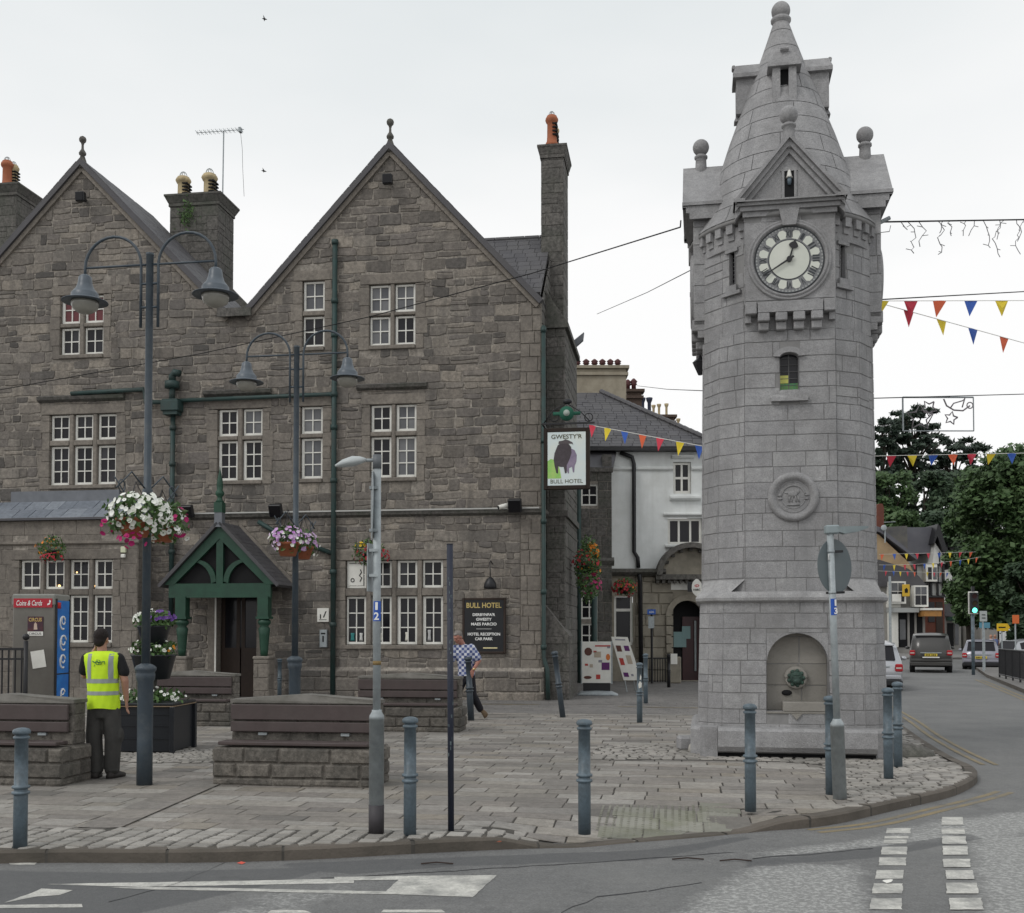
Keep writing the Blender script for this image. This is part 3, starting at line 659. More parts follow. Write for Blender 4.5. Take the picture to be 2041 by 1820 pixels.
pipe([(hf(515, 1040, .1)[0], -.1, hf(515, 1040, .1)[1]), (hf(545, 1060, .1)[0], -.12, hf(545, 1058, .1)[1]), (hf(662, 1103, .1)[0], -.12, hf(662, 1103, .1)[1])], r=.06)
u = .06; zt = hf(1078, 652)[1]; pipe([(u, -.1, zt), (u, -.1, hf(1080, 1310)[1]), (u+.1, -.16, hf(1080, 1335)[1]), (u+.12, -.18, .12)], r=.055, collars=[(u, -.1, hf(1080, y)[1]) for y in (660, 880, 1040, 1180, 1290)])
pipe([(1.0, 4.6, 0.1), (1.0, 4.6, hz_at(1185, 1150, 4.6))], r=.09)
# --- things fixed to the hotel
def on_hotel(u, d, z): return hw(u, d, z)
def floodlight(px, py, label, off=.3, s=1., tilt=.4, group=None):
    u, z = hf(px, py, off); t = thing('floodlight', label, 'floodlight', hw(u, -off, z), HRZ, group)
    b = MB().use(M_black); b.cbox(-.17*s, .17*s, -.06, .1, -.17*s, .17*s, .02); o = b.build('lamp_head', t); o.rotation_euler = (tilt, 0, 0)
    MB().use(M_glass).box(-.14*s, .14*s, -.075, -.058, -.14*s, .14*s).build('lens', o)
    MB().use(M_black).box(-.03, .03, .08, off, -.03, .03).build('bracket', t)
floodlight(372, 1020, 'black floodlight above the string course left of the green porch finial')
floodlight(549, 1018, 'black floodlight above the lilac flower basket on the stone wall')
floodlight(1026, 1008, 'black floodlight on the hotel wall near its right corner, beside a white camera')
floodlight(160, 392, 'small black security light under the tip of the left gable', s=.75, tilt=.1)
floodlight(772, 357, 'small black security light under the tip of the larger right gable', s=.75, tilt=.1)
u, z = hf(1006, 1010, .3); t = thing('security_camera', 'small white security camera on the hotel string course near the right corner', 'camera', hw(u, -.3, z), HRZ)
MB().use(M_white, .5, True).cyl((-.14, -.1, -.03), (.1, .02, .05), .06, n=10).build('camera_body', t); MB().use(M_black).cyl((-.15, -.105, -.034), (-.142, -.1, -.031), .05, n=10).build('lens', t); MB().use(M_white).cyl((.05, 0, .03), (.08, .3, -.1), .02, n=6).build('bracket', t)
# swan-neck lamp above the name board
u, z = hf(977, 1150, .35); t = thing('wall_lamp', 'round black swan-neck lamp hanging over the hotel name board', 'lamp', hw(u, -.35, z), HRZ)
MB().use(M_black, 0, True).tube([(0, .34, .35), (-.02, .2, .42), (-.02, .05, .36), (0, 0, .2), (0, 0, 0)], .014, 6).build('lamp_arm', t)
MB().use(M_black, 0, True).lathe([(.02, 0), (.08, -.04), (.15, -.16), (.17, -.26), (.15, -.30), (.04, -.31)], 14, (0, 0, 0)).build('lamp_shade', t)
# name board
ua, z1 = hf(922, 1192, .06); ub, z0 = hf(1008, 1303, .06); t = thing('name_board', 'black hotel board with gold and white lettering on the stone wall', 'sign', hw((ua+ub)/2, -.06, z0), HRZ)
w = (ub-ua)/2; h = z1-z0
MB().use(mat('board_black', (.012, .013, .016), rough=.35)).box(-w+.05, w-.05, -.02, .05, .05, h-.05).build('panel', t)
f = MB().use(M_brown, .5); f.cbox(-w, -w+.055, -.035, .055, 0, h, .008); f.cbox(w-.055, w, -.035, .055, 0, h, .008); f.cbox(-w+.056, w-.056, -.034, .055, 0, .055, .008); f.cbox(-w+.056, w-.056, -.034, .055, h-.055, h, .008); f.build('frame', t)
M_gold = mat('gold_lettering', (.55, .43, .16), rough=.5); M_letw = mat('white_lettering', (.8, .8, .78), rough=.5)
l = MB().use(M_gold); text(l, 'BULL HOTEL', w*1.62, (0, -.024, h-.19), height=.135, bold=.022)
l.use(mat('pale_gold', (.7, .62, .35))).box(-.02, w*.62, -.028, -.022, .13, .16)
l.use(M_letw)
for s_, ww, k in (('DERBYNFA\'R', 1.04, .30), ('GWESTY', .72, .385), ('MAES PARCIO', 1.18, .47), ('HOTEL RECEPTION', 1.5, .65), ('CAR PARK', .82, .735)): text(l, s_, w*ww, (0, -.024, h*(1-k)), height=.075, bold=.03)
l.box(-w*.35, w*.35, -.028, -.022, h*.44, h*.44+.008); l.build('lettering', t)
# little notice and menu case by the door
u, z = hf(644, 1226, .04); t = thing('wall_notice', 'small white notice on the stone wall between the lamp column and the green drainpipe', 'notice', hw(u, -.04, z), HRZ)
MB().use(M_white).cbox(-.16, .16, -.015, .04, -.18, .18, .005).build('panel', t); q = MB().use(M_dark); q.prism([(-.08, -.018, -.1), (-.05, -.018, -.1), (-.05, -.018, .02), (-.08, -.018, .02)], (0, .002, 0)); q.prism([(.0, -.018, -.06), (.03, -.018, -.07), (.1, -.018, .1), (.07, -.018, .1)], (0, .002, 0)); q.box(-.1, .1, -.019, -.016, -.13, -.115); q.build('pictogram', t)
u, z = hf(645, 1272, .08); t = thing('letter_box', 'grey metal box with a round eye on the stone wall below a white notice', 'box', hw(u, -.08, z), HRZ)
MB().use(M_galv).cbox(-.1, .1, -.04, .08, -.24, .22, .01).build('case', t); MB().use(M_dark).box(-.06, .06, -.044, -.04, .1, .14).box(-.02, .02, -.044, -.04, -.1, .06).build('slot', t)
u, z = hf(246, 1100, .80); t = thing('alarm_box', 'two small pale boxes on the bay wall right of the ground floor windows', 'alarm', hw(u, -.80, z), HRZ)
MB().use(mat('cream_plastic', (.6, .62, .45))).cbox(-.07, .07, -.03, .04, -.02, .14, .01).build('upper_case', t); MB().use(M_white).cbox(-.06, .06, -.05, .04, -.16, -.06, .02).build('lower_case', t)
# poster in the upper left pane of the ground floor window
u0, z1 = hf(693, 1124, -.05); u1, z0 = hf(724, 1167, -.05); t = thing('window_poster', 'white poster with curly black marks in the window beside the red flower basket', 'poster', hw((u0+u1)/2, .068, z0), HRZ)
MB().use(M_white).box(-(u1-u0)/2, (u1-u0)/2, -.004, .004, 0, z1-z0).build('sheet', t)
q = MB().use(M_dark, 0, True); q.ring((-.08, -.007, .14), .045, .012, n=14, m=5); q.tube([(.12, -.007, .1), (.17, -.007, .2), (.1, -.007, .26), (.16, -.007, .34), (.13, -.007, .42)], .014, 5); q.build('print', t)
# warm lamps glowing inside the bay windows and things on the sill
M_bulb = mat('lit_bulb', (1, .7, .3), emis=(1, .62, .25, 2.6))
for px, py in ((118, 1168), (188, 1168), (153, 1141)):
    u, z = hf(px, py, .75-.1); t = MB().use(M_bulb, 0, True).ball((0, 0, 0), .036 if px != 153 else .022, 8).build('indoor_lamp', None, {118: 'warm round lamp glowing low in the second bay casement from the left', 188: 'warm round lamp glowing at the foot of the fourth bay casement', 153: 'faint small amber lamp glowing in the third bay casement'}[px], hw(u, -.75+.108, z)); tag(t, None, 'lamp', 'lamps glowing behind the bay window')
k_ = 0
for (px, w_, h_, c) in ((703, .12, .2, (.03,.2,.2)), (720, .1, .2, (.6,.6,.58)), (758, .1, .2, (.5,.48,.4)), (811, .09, .22, (.7,.68,.6)), (856, .1, .28, (.45,.45,.45))):
    u, z = hf(px, 1277, -.1); k_ += 1
    lb = ['teal ornament', 'white printed card', 'pale jug', 'cream cup', 'tall grey menu card'][k_-1]+' on the sill inside the ground floor window right of the porch'
    o = MB().use(mat('ornament%d' % k_, c, rough=.5), 0, True).lathe([(w_*.5, 0), (w_*.42, h_*.2), (w_*.35, h_*.6), (w_*.45, h_*.9), (w_*.4, h_)], 8, (0, 0, 0), 1, .25).build('sill_ornament', None, lb, hw(u, .09, z)); tag(o, None, 'ornament', 'ornaments on the window sill')
# TV aerial on the middle chimney
u, z = hf(443, 395, -4.6); t = thing('tv_aerial', 'tall television aerial pointing left on the pole beside the twin yellow pots', 'aerial', hw(u, 4.6, z-1.4), HRZ)
zt = hf(446, 262, -4.6)[1]-z+1.4
MB().use(M_galv).cyl((0, 0, 0), (.03, 0, zt), .022, n=6).build('mast', t)
q = MB().use(M_galv); x0 = hp_at(383, 4.6)-u; x1 = hp_at(479, 4.6)-u; q.cyl((x0, -.03, zt), (x1, -.03, zt), .012, n=5)
for i in range(12): x = x0+(x1-x0)*(i+.3)/12; q.cyl((x, -.2, zt), (x, .14, zt), .007, n=4); q.cyl((x, -.03, zt-.07), (x, -.03, zt+.07), .006, n=4)
q.box(x1-.16, x1-.08, -.1, .05, zt-.08, zt+.06); q.build('boom', t)
MB().use(M_dark).tube([(x1-.12, -.03, zt), (x1-.06, 0, zt-.6), (x1-.05, .02, zt-1.2), (x1, .03, zt-2.1)], .006, 4).build('loose_cable', t)
# hanging pub sign on its bracket
SO = .9; ua, z1 = hf(1084, 855, SO); ub, z0 = hf(1176, 975, SO); w = ub-ua; h = z1-z0
t = thing('hanging_sign', 'hotel sign with a dark bull painted on a pale panel, hung from the corner bracket', 'sign', hw((ua+ub)/2, -SO, z0), HRZ)
f = MB().use(mat('sign_frame', (.022,.014,.010)), .2); w /= 2
for a in ((-w, -w+.09, 0, h), (w-.09, w, 0, h), (-w+.091, w-.091, 0, .1), (-w+.091, w-.091, h-.1, h)): f.cbox(a[0], a[1], -.06, .06, a[2], a[3], .012)
f.use(M_black).box(-w+.08, w-.08, -.045, .045, .09, h-.09); f.build('frame', t)
SW, SH = w-.1, h-.2
bd = MB().use(mat('sign_pale', (.62, .72, .76), (.72, .76, .70), rough=.45, ns=2)); bd.box(-SW, SW, -.05, -.046, .1, h-.1)
bd.use(mat('sign_green', (.22, .55, .12), (.45, .62, .18), rough=.5, ns=6)); bd.prism([(-SW, -.0521, .1+SH*.13), (-SW+.34, -.0521, .1+SH*.13), (-SW+.30, -.0521, .1+SH*.3), (-SW+.22, -.0521, .1+SH*.47), (-SW+.08, -.0521, .1+SH*.5), (-SW, -.0521, .1+SH*.46)], (0, .001, 0))
bd.build('panel', t)
bl = MB(); bz = .1+SH*.22
def blob(pts, m, y): bl.use(m); bl.prism([(-.03+x*SW*1.15, y, bz+zz*SH*.62) for x, zz in pts], (0, .001, 0))
blob([(.05,.1),(.12,0),(.16,0),(.17,.16),(.3,.2),(.34,.03),(.4,.03),(.42,.22),(.5,.35),(.52,.55),(.42,.7),(.25,.76),(.1,.7)], mat('bull_mauve', (.22,.18,.26), (.3,.25,.33), ns=9), -.054)
blob([(-.5,.25),(-.42,.02),(-.34,.0),(-.33,.22),(-.2,.2),(-.08,.2),(-.02,.0),(.06,.02),(.06,.25),(.2,.45),(.28,.62),(.26,.8),(.12,.92),(-.1,.96),(-.35,.86),(-.5,.62),(-.54,.42)], mat('bull_dark', (.055,.045,.05), (.09,.075,.085), ns=10), -.0555)
blob([(-.32,.9),(-.3,.98),(-.1,1.0),(.0,1.04),(.15,1.0),(.32,.94),(.36,.86),(.3,.9),(.12,.9),(-.1,.9)], mat('bull_horn', (.10,.085,.09)), -.057)
bl.build('bull_painting', t)
l = MB().use(mat('sign_letter', (.10,.10,.06))); text(l, "GWESTY'R", SW*1.62, (0, -.053, h-.1-SH*.085), height=SH*.085, bold=.012); text(l, 'BULL HOTEL', SW*1.7, (0, -.053, .1+SH*.075), height=SH*.075, bold=.0); l.build('lettering', t)
b = MB().use(M_black); b.box(-w-.05, w+.12, -.025, .025, h+.1, h+.14); b.box(-w-.05, -w+.0, -.02, SO, h+.1, h+.14)
for x in (-w+.15, w-.15): b.box(x-.01, x+.01, -.01, .01, h, h+.1)
b.cs = True
b.ring((w*.95, 0, h+.26), .1, .014, n=14, m=5); b.ring((-w*.55, 0, h+.3), .12, .014, n=14, m=5); b.tube([(-w, 0, h+.14), (-w*.6, 0, h+.45), (0, 0, h+.62), (w*.6, 0, h+.4), (w, 0, h+.16)], .014, 5); b.build('bracket', t)
cr_ = MB().use(mat('crest_green', (.02,.11,.07)), 0, True); cr_.cyl((.0, -.06, h+.36), (0, .0, h+.36), .18, n=20); cr_.use(mat('crest_pale', (.35,.4,.36))).cyl((0, -.075, h+.37), (0, -.06, h+.37), .08, n=12); cr_.use(M_black).ball((.02, -.02, h+.66), .1, 10, (1.2, .6, .7)); cr_.use(mat('crest_green', (.02,.11,.07))).box(-.34, .34, -.04, -.01, h+.32, h+.4); cr_.build('crest', t)
# =================================================================== CLOCK TOWER
TD = 16.3; TC = P(1566, 1262, TD); TRZ = radians(-10)
tower = thing('clock_tower', 'pale grey granite clock tower with gabled clock faces and a conical stone spire', 'clock tower', (TC.x, TC.y, 0), TRZ)
TU = Vector((cos(TRZ), sin(TRZ), 0)); TN = Vector((-sin(TRZ), cos(TRZ), 0))
def tf(px, py, H):   # photo pixel to (x, z) on the local plane y = -H
    o = Vector((0, 0, EYE)); r = ray(px, py); c = Vector((TC.x, TC.y, 0)); t = ((c-o).dot(TN)-H)/r.dot(TN); p = o+r*t
    return (p-c).dot(TU), p.z
def zc(py): return ZZ(py, TD)
def zf(py, H=1.27): return tf(1571, py, H)[1]
def p12(H, a, b): return [(a,-H),(b,-b),(H,-a),(H,a),(b,b),(a,H),(-a,H),(-b,b),(-H,a),(-H,-a),(-b,-b),(-a,-H)]
def loft12(mb, prof):
    rings = []
    for H, a, b, z in prof: rings.append([(x, y, z) for x, y in p12(H, a, b)])
    mb.loft(rings)
def facet(mb, q0, q1, z0, z1, t0, t1, seed, m=M_granite, holes=(), rows=None, jm=M_granj, **kw):
    """one wall face between bottom corners q0,q1 (at z0) and top corners t0,t1 (at z1)"""
    q0, q1, t0, t1 = [Vector((*p, 0)) for p in (q0, q1, t0, t1)]
    W_ = ((q1-q0).length+(t1-t0).length)/2; d_ = (q1-q0).normalized(); nrm = Vector((d_.y, -d_.x, 0))
    def f(u, v, d):
        k = (v-z0)/(z1-z0); a = q0.lerp(t0, k); b = q1.lerp(t1, k); p = a.lerp(b, u/W_+.5)+nrm*d; return (p.x, p.y, v)
    mb.use(jm, .5); holed(mb, [rect(-W_/2, W_/2, z0, z1)], holes, f)
    K = dict(rw=(.3, .72), gap=.007, th=.011, ch=.005, jit=.003, split=.16, rh=(.2, .3), rnd=(.1, .9)); K.update(kw)
    mb.use(m); stones(mb, [rect(-W_/2, W_/2, z0, z1)], f, holes, rows=rows, seed=seed, **K)
    return f
def stage(mb, bot, top, z0, z1, seed, holes={}, rows=None, out=0., **kw):
    b = p12(*bot); t = p12(*top); fs = {}
    for i in range(12):
        j = (i+1) % 12
        if out and i in (2, 5, 8, 11):     # the four principal faces stand slightly proud
            n_ = {11: (0, -out), 2: (out, 0), 5: (0, out), 8: (-out, 0)}[i]
            B0, B1, T0, T1 = [(p[0]+n_[0], p[1]+n_[1]) for p in (b[i], b[j], t[i], t[j])]
            mb.use(M_granite, .4); mb.poly([(*b[i], z0), (*B0, z0), (*T0, z1), (*t[i], z1)]); mb.poly([(*B1, z0), (*b[j], z0), (*t[j], z1), (*T1, z1)])
            fs[i] = facet(mb, B0, B1, z0, z1, T0, T1, seed+i, holes=holes.get(i, ()), rows=rows, **kw); continue
        fs[i] = facet(mb, b[i], b[j], z0, z1, t[i], t[j], seed+i, holes=holes.get(i, ()), rows=rows, **kw)
    return fs
RC = [.21, .235, .20, .225, .245, .205, .23, .215]
# base stage
zb_0, zb_1 = .1, zf(1200)
bs_ = MB(); HB0, HB1 = 1.30, 1.25
nx, _ = tf(1589, 1300, HB1); nhw = .415; nz0 = tf(1589, 1418, HB1)[1]; nzt = tf(1589, 1262, HB1)[1]

hb = (nx-nhw, nx+nhw, nz0, nzt)
stage(bs_, (HB0, .97, 1.165), (HB1, .93, 1.12), zb_0, zb_1, 101, {11: [hb]}, RC)
# facet 11 runs from (-a,-H) to (a,-H): the front. niche surround and recess
def yat(z): return -(HB0+(HB1-HB0)*(z-zb_0)/(zb_1-zb_0))-.016
bs_.use(M_granite, .55); ar = []
zsp = nzt-nhw
for i in range(17): t_ = pi*i/16; ar.append((nx+nhw*cos(t_), zsp+nhw*sin(t_)))
for i in range(16):
    (xa, za), (xb, zb2_) = ar[i], ar[i+1]; bs_.poly([(xb, yat(zb2_), zb2_), (xa, yat(za), za), (xa, yat(nzt), nzt+.001), (xb, yat(nzt), nzt+.001)])
    bs_.poly([(xa, yat(za), za), (xb, yat(zb2_), zb2_), (xb, -HB1+.2, zb2_), (xa, -HB1+.2, za)])
for sx_ in (-1, 1): bs_.poly([(nx+sx_*nhw, yat(nz0), nz0), (nx+sx_*nhw, yat(zsp), zsp), (nx+sx_*nhw, -HB1+.2, zsp), (nx+sx_*nhw, -HB1+.2, nz0)])
bs_.poly([(nx-nhw, yat(nz0), nz0), (nx+nhw, yat(nz0), nz0), (nx+nhw, -HB1+.2, nz0), (nx-nhw, -HB1+.2, nz0)])
M_niche = mat('niche_stone', (.24,.225,.20), (.30,.285,.26), rough=.9, ns=4, bump=.5, bs=40, rnd=.3, rndc=[(.20,.19,.17),(.33,.31,.28)], dirt=(.13,.12,.10), dirts=2, dirta=.6)
bs_.use(M_granj); bs_.poly([(nx-nhw, -HB1+.19, nz0), (nx+nhw, -HB1+.19, nz0), (nx+nhw, -HB1+.19, nzt), (nx-nhw, -HB1+.19, nzt)])
bs_.use(M_niche); stones(bs_, [rect(nx-nhw, nx+nhw, nz0, nzt)], lambda u, v, d: (u, -HB1+.19-d, v), rows=[.35, .3, .38], rw=(.5, .9), gap=.01, th=.012, ch=.006, jit=.003, seed=5, split=0)
loft12(bs_, [(1.15, .85, 1.05, zb_0), (1.05, .85, .95, zb_0+.2)])
bs_.build('base_stage', tower)
# plinth, drinking trough
pz = tf(1571, 1455, 1.62)[1]; pb = MB()
loft12(pb.use(M_granite, .4), [(1.40, 1.1, 1.26, .06), (1.40, 1.1, 1.26, pz-.05), (1.37, 1.08, 1.24, pz-.02), (1.34, 1.05, 1.21, pz)])
pb.build('plinth', tower)
tr = MB().use(M_granite, .6); xa = tf(1431, 1480, 1.6)[0]; xb = tf(1750, 1480, 1.6)[0]
prof = [(-1.2, pz+.01), (-1.56, pz+.01), (-1.60, pz-.03), (-1.605, pz-.24), (-1.56, pz-.31), (-1.45, pz-.34), (-1.2, pz-.34)]
tr.prism([(xa, y, z) for y, z in prof], (xb-xa, 0, 0)); tr.use(M_granite, .2).prism([(xa-.24, y+.05, z) for y, z in [(-1.2, pz+.014), (-1.56, pz+.014), (-1.58, .08), (-1.2, .08)]], (.235, 0, 0))
tr.use(M_dark).box(xa, xb, -1.44, -1.3, .1, pz-.34); tr.build('trough', tower)  # near-black block paints the shadow gap below the trough
fs_ = MB().use(M_niche, .9); # ledge, pale slab and spout
fs_.cbox(nx-.2, nx+.42, -HB1-.06, -HB1+.18, nz0-.0, nz0+.13, .01); fs_.use(M_niche, .9); fs_.prism([(nx-.09, -HB1-.075, nz0-.03), (nx+.05, -HB1-.075, nz0-.03), (nx-.02, -HB1-.075, nz0-.11)], (0, .03, 0))
fs_.use(M_niche, .3).cbox(nx-.42, nx+.42, -HB1-.055, -HB1+.1, nz0-.03, nz0-.001, .005)
fs_.cs = True; lz = tf(1588, 1352, HB1)[1]; lx = tf(1588, 1352, HB1)[0]
fs_.build('basin_ledge', tower)
sp = MB().use(M_niche, .95, True); sp.ring((lx, -HB1+.13, lz), .125, .028, n=20, m=8, a0=pi*.92, a1=2.08*pi); sp.use(M_niche, .2); sp.ring((lx, -HB1+.13, lz+.0), .125, .04, n=20, m=8, a0=.0, a1=pi)
sp.use(mat('verdigris', (.03,.045,.04), (.05,.10,.075), rough=.7, ns=12), 0, True); sp.ball((lx, -HB1+.12, lz), .1, 12, (1, .9, 1.05)); sp.ball((lx, -HB1+.04, lz-.04), .05, 10, (1.1, 1, .8)); sp.ball((lx, -HB1+.06, lz+.045), .035, 8, (1.6, 1, .7)); sp.ball((lx-.045, -HB1+.05, lz+.02), .016, 6); sp.ball((lx+.045, -HB1+.05, lz+.02), .016, 6)
for a in range(9): sp.ball((lx+.10*cos(a*.7), -HB1+.1, lz+.1*sin(a*.7)), .03, 6)
sp.build('lion_spout', tower)
dh, dzz = tf(1570, 1382, HB1); MB().use(M_dark, 0, True).ball((dh, -HB1+.17, dzz), .06, 8, (1.2, .5, .7)).build('moss_clump', tower)
dh, dzz = tf(1582, 1457, 1.36); MB().use(M_dark, 0, True).ball((dh+.01, -1.42, dzz-.0), .05, 8, (1.1, .6, .8)).build('drain_hole', tower)
# moulded string course
z0, z1 = zf(1201), zf(1182); sm = MB().use(M_granite, .9)
loft12(sm, [(HB1-.05, .9, 1.08, z0-.02), (HB1+.02, .94, 1.13, z0), (HB1+.065, .97, 1.17, z0+.03), (HB1+.07, .98, 1.175, z0+.07), (HB1+.05, .96, 1.155, z0+.11), (HB1+.01, .92, 1.115, z1+.02), (1.19, .78, 1.03, z1+.03)])
sm.build('string_course', tower)
# shaft
zs0, zs1 = z1, zf(655); sh = MB()
SB, ST = (1.205, .63, .99), (1.17, .615, .96)
wx, wz0 = tf(1573, 780, 1.19); _, wz1 = tf(1573, 704, 1.19); ww = .125
mx_, mz_ = tf(1581, 991, 1.2); mr = .345
hole_w = (wx-ww, wx+ww, wz0, wz1)
ft = stage(sh, SB, ST, zs0, zs1, 131, {11: [hole_w]}, RC, out=.022)
f11 = ft[11]
sh.use(M_granite, .5); yw = -1.209
ah = .06
for i in range(8):
    ta, tb = pi*i/8, pi*(i+1)/8; xa, za = wx+ww*cos(ta), wz1-ah+ah*sin(ta); xb, zb3 = wx+ww*cos(tb), wz1-ah+ah*sin(tb)
    sh.poly([(xb, yw-.016, zb3), (xa, yw-.016, za), (xa, yw-.016, wz1+.001), (xb, yw-.016, wz1+.001)]); sh.poly([(xa, yw-.016, za), (xb, yw-.016, zb3), (xb, yw+.2, zb3), (xa, yw+.2, za)])
for sx_ in (-1, 1): sh.poly([(wx+sx_*ww, yw-.02, wz0), (wx+sx_*ww, yw-.02, wz1-ah), (wx+sx_*ww, yw+.2, wz1-ah), (wx+sx_*ww, yw+.2, wz0)])
sh.poly([(wx-ww, yw-.02, wz0), (wx+ww, yw-.02, wz0), (wx+ww, yw+.2, wz0), (wx-ww, yw+.2, wz0)])
# broached corner stops above the string course
bzz = zs0
b1 = p12(HB1-.0, .83, 1.11); b2 = p12(1.205, .63, .99)
for (i, j) in ((0, 1), (9, 10), (10, 11), (1, 2), (3, 4), (4, 5), (6, 7), (7, 8)):
    sh.use(M_granite, .95); zt_ = bzz+.20
    A, B_, C_, D_ = [Vector((*p, 0)) for p in (b1[i], b1[j], b2[j], b2[i])]
    sh.poly([(A.x, A.y, bzz+.02), (B_.x, B_.y, bzz+.02), (C_.x, C_.y, zt_), (D_.x, D_.y, zt_)])
sh.build('shaft', tower)
wn = MB().use(M_dark); wn.box(wx-ww, wx+ww, yw+.12, yw+.14, wz0, wz1); wo_ = wn.build('stair_window', tower)
gp = MB().use(M_glass, .3); gp.box(wx-ww, wx+ww, yw+.10, yw+.118, wz0, wz1)
gp.use(mat('stained_yellow', (.55, .55, .12), rough=.3)).box(wx-ww, wx-.005, yw+.09, yw+.099, wz0+.13, wz0+.24)
gp.use(mat('stained_green', (.03, .2, .09), (.15, .25, .05), rough=.3, ns=20)).box(wx-ww, wx+ww, yw+.09, yw+.098, wz0, wz0+.125)
gp.use(mat('lead_came', (.12, .12, .12))); gp.box(wx-.006, wx+.006, yw+.085, yw+.0895, wz0, wz1)
for i in range(1, 6): gp.box(wx-ww, wx+ww, yw+.085, yw+.0895, wz0+i*.095, wz0+i*.095+.007)
gp.build('pane', wo_)
sl = MB().use(M_granite, .8); sl.prism([(wx-.25, -1.22, wz0-.15), (wx+.25, -1.205, wz0-.15), (wx+.25, -1.205, wz0-.08), (wx+.17, -1.205, wz0-.055), (wx+.12, -1.205, wz0+.005), (wx-.12, -1.205, wz0+.005), (wx-.17, -1.205, wz0-.055), (wx-.25, -1.22, wz0-.08)], (0, -.07, 0)); sl.build('window_sill', tower)
hd = MB().use(M_granite, .7); pts = [(wx+(ww+.09)*cos(t_), wz1-.05+(ah+.07)*sin(t_)) for t_ in [pi*i/10 for i in range(11)]]; inn = [(wx+(ww)*cos(t_), wz1-.055+(ah)*sin(t_)) for t_ in [pi*i/10 for i in range(10, -1, -1)]]
hd.prism([(x, -1.222, z) for x, z in pts+inn], (0, -.025, 0)); hd.build('window_head', tower)
# carved roundel
md_ = MB().use(M_granite, .7, True)
def disc_y(mb, prof, cx_, cz_, n=40):   # prof: (radius, outward)
    rings = [[(cx_+r*cos(2*pi*i/n), -y, cz_+r*sin(2*pi*i/n)) for i in range(n)] for r, y in prof]; mb.loft(rings, caps=False); mb.poly(rings[-1][::-1])
disc_y(md_, [(mr+.005, 1.18), (mr, 1.25), (mr-.03, 1.28), (mr-.07, 1.28), (mr-.1, 1.25), (mr-.115, 1.225), (.225, 1.222), (.215, 1.235), (.205, 1.222)], mx_, mz_)
md_.ring((mx_, -1.224, mz_), .16, .012, n=30, m=6, a0=.25, a1=2.9); md_.ring((mx_, -1.224, mz_), .16, .008, n=30, m=6, a0=3.4, a1=6.0)
for sx_ in (-1, 1):
    for k in (0, 1): md_.box(mx_+sx_*.15, mx_+sx_*.215, -1.24, -1.22, mz_-.035+k*.05, mz_-.015+k*.05)
md_.ball((mx_-.01, -1.225, mz_+.04), .055, 10, (1.3, .4, .9)); md_.ball((mx_+.06, -1.225, mz_+.075), .03, 8, (1, .5, 1.1)); md_.ball((mx_-.09, -1.225, mz_+.06), .02, 8, (1.8, .5, .7))
for dx in (-.06, -.02, .04, .08): md_.tube([(mx_+dx*.7, -1.227, mz_+.02), (mx_+dx, -1.227, mz_-.07)], .011, 5)
md_.box(mx_-.085, mx_+.085, -1.237, -1.22, mz_-.12, mz_-.1); md_.build('carved_roundel', tower)
# clock stage walls
HC = 1.33; zk0, zk1 = zs1, tf(1571, 428, HC)[1]
cs_ = MB(); BW2 = .61
def slit(px, py0, py1, w_): return px, py0, py1, w_
ln = sqrt((1.07-.62)**2+(1.245-1.07)**2)
slz0, slz1 = zc(608), zc(545); slh = (-.06-.05, -.06+.05, slz0, slz1)
stage(cs_, (1.17, .615, .91), (1.16, .615, .90), zk0, zk1, 151, {10: [(-.01-.05, -.01+.05, slz0, slz1)], 0: [(-.09, .01, slz0, slz1)]}, RC)
cs_.build('clock_stage_wall', tower)
for i, c in ((10, -.01), (0, -.04)):
    b = p12(1.17, .615, .91); q0, q1 = Vector((*b[i], 0)), Vector((*b[(i+1) % 12], 0)); d_ = (q1-q0).normalized(); n_ = Vector((d_.y, -d_.x, 0)); m_ = (q0+q1)/2+d_*c
    w_ = MB().use(M_dark)
    def bq(mb, x0, x1, o0, o1, za, zb): 
        ps = [m_+d_*x+n_*o for x, o in ((x0, o0), (x1, o0), (x1, o1), (x0, o1))]; mb.prism([(p.x, p.y, za) for p in ps], (0, 0, zb-za))
    bq(w_, -.055, .055, -.09, -.07, slz0, slz1); wo_ = w_.build('slit_window', tower)
    g_ = MB().use(M_glass); bq(g_, -.05, .05, -.069, -.06, slz0, slz1); g_.use(mat('lead_came', (0,0,0)))
    for k in range(8): bq(g_, -.05, .05, -.058, -.052, slz0+k*.06, slz0+k*.06+.008)
    bq(g_, -.004, .004, -.058, -.052, slz0, slz1); g_.build('pane', wo_)
    s_ = MB().use(M_granite, .6); bq(s_, -.17, .17, .017, .06, slz0-.14, slz0-.09); bq(s_, -.10, .10, .017, .055, slz0-.09, slz0-.0); bq(s_, -.055, -.05, -.07, .018, slz0, slz1); bq(s_, .05, .055, -.07, .018, slz0, slz1); bq(s_, -.11, .11, .017, .04, slz1, slz1+.05); s_.build('window_sill', tower)
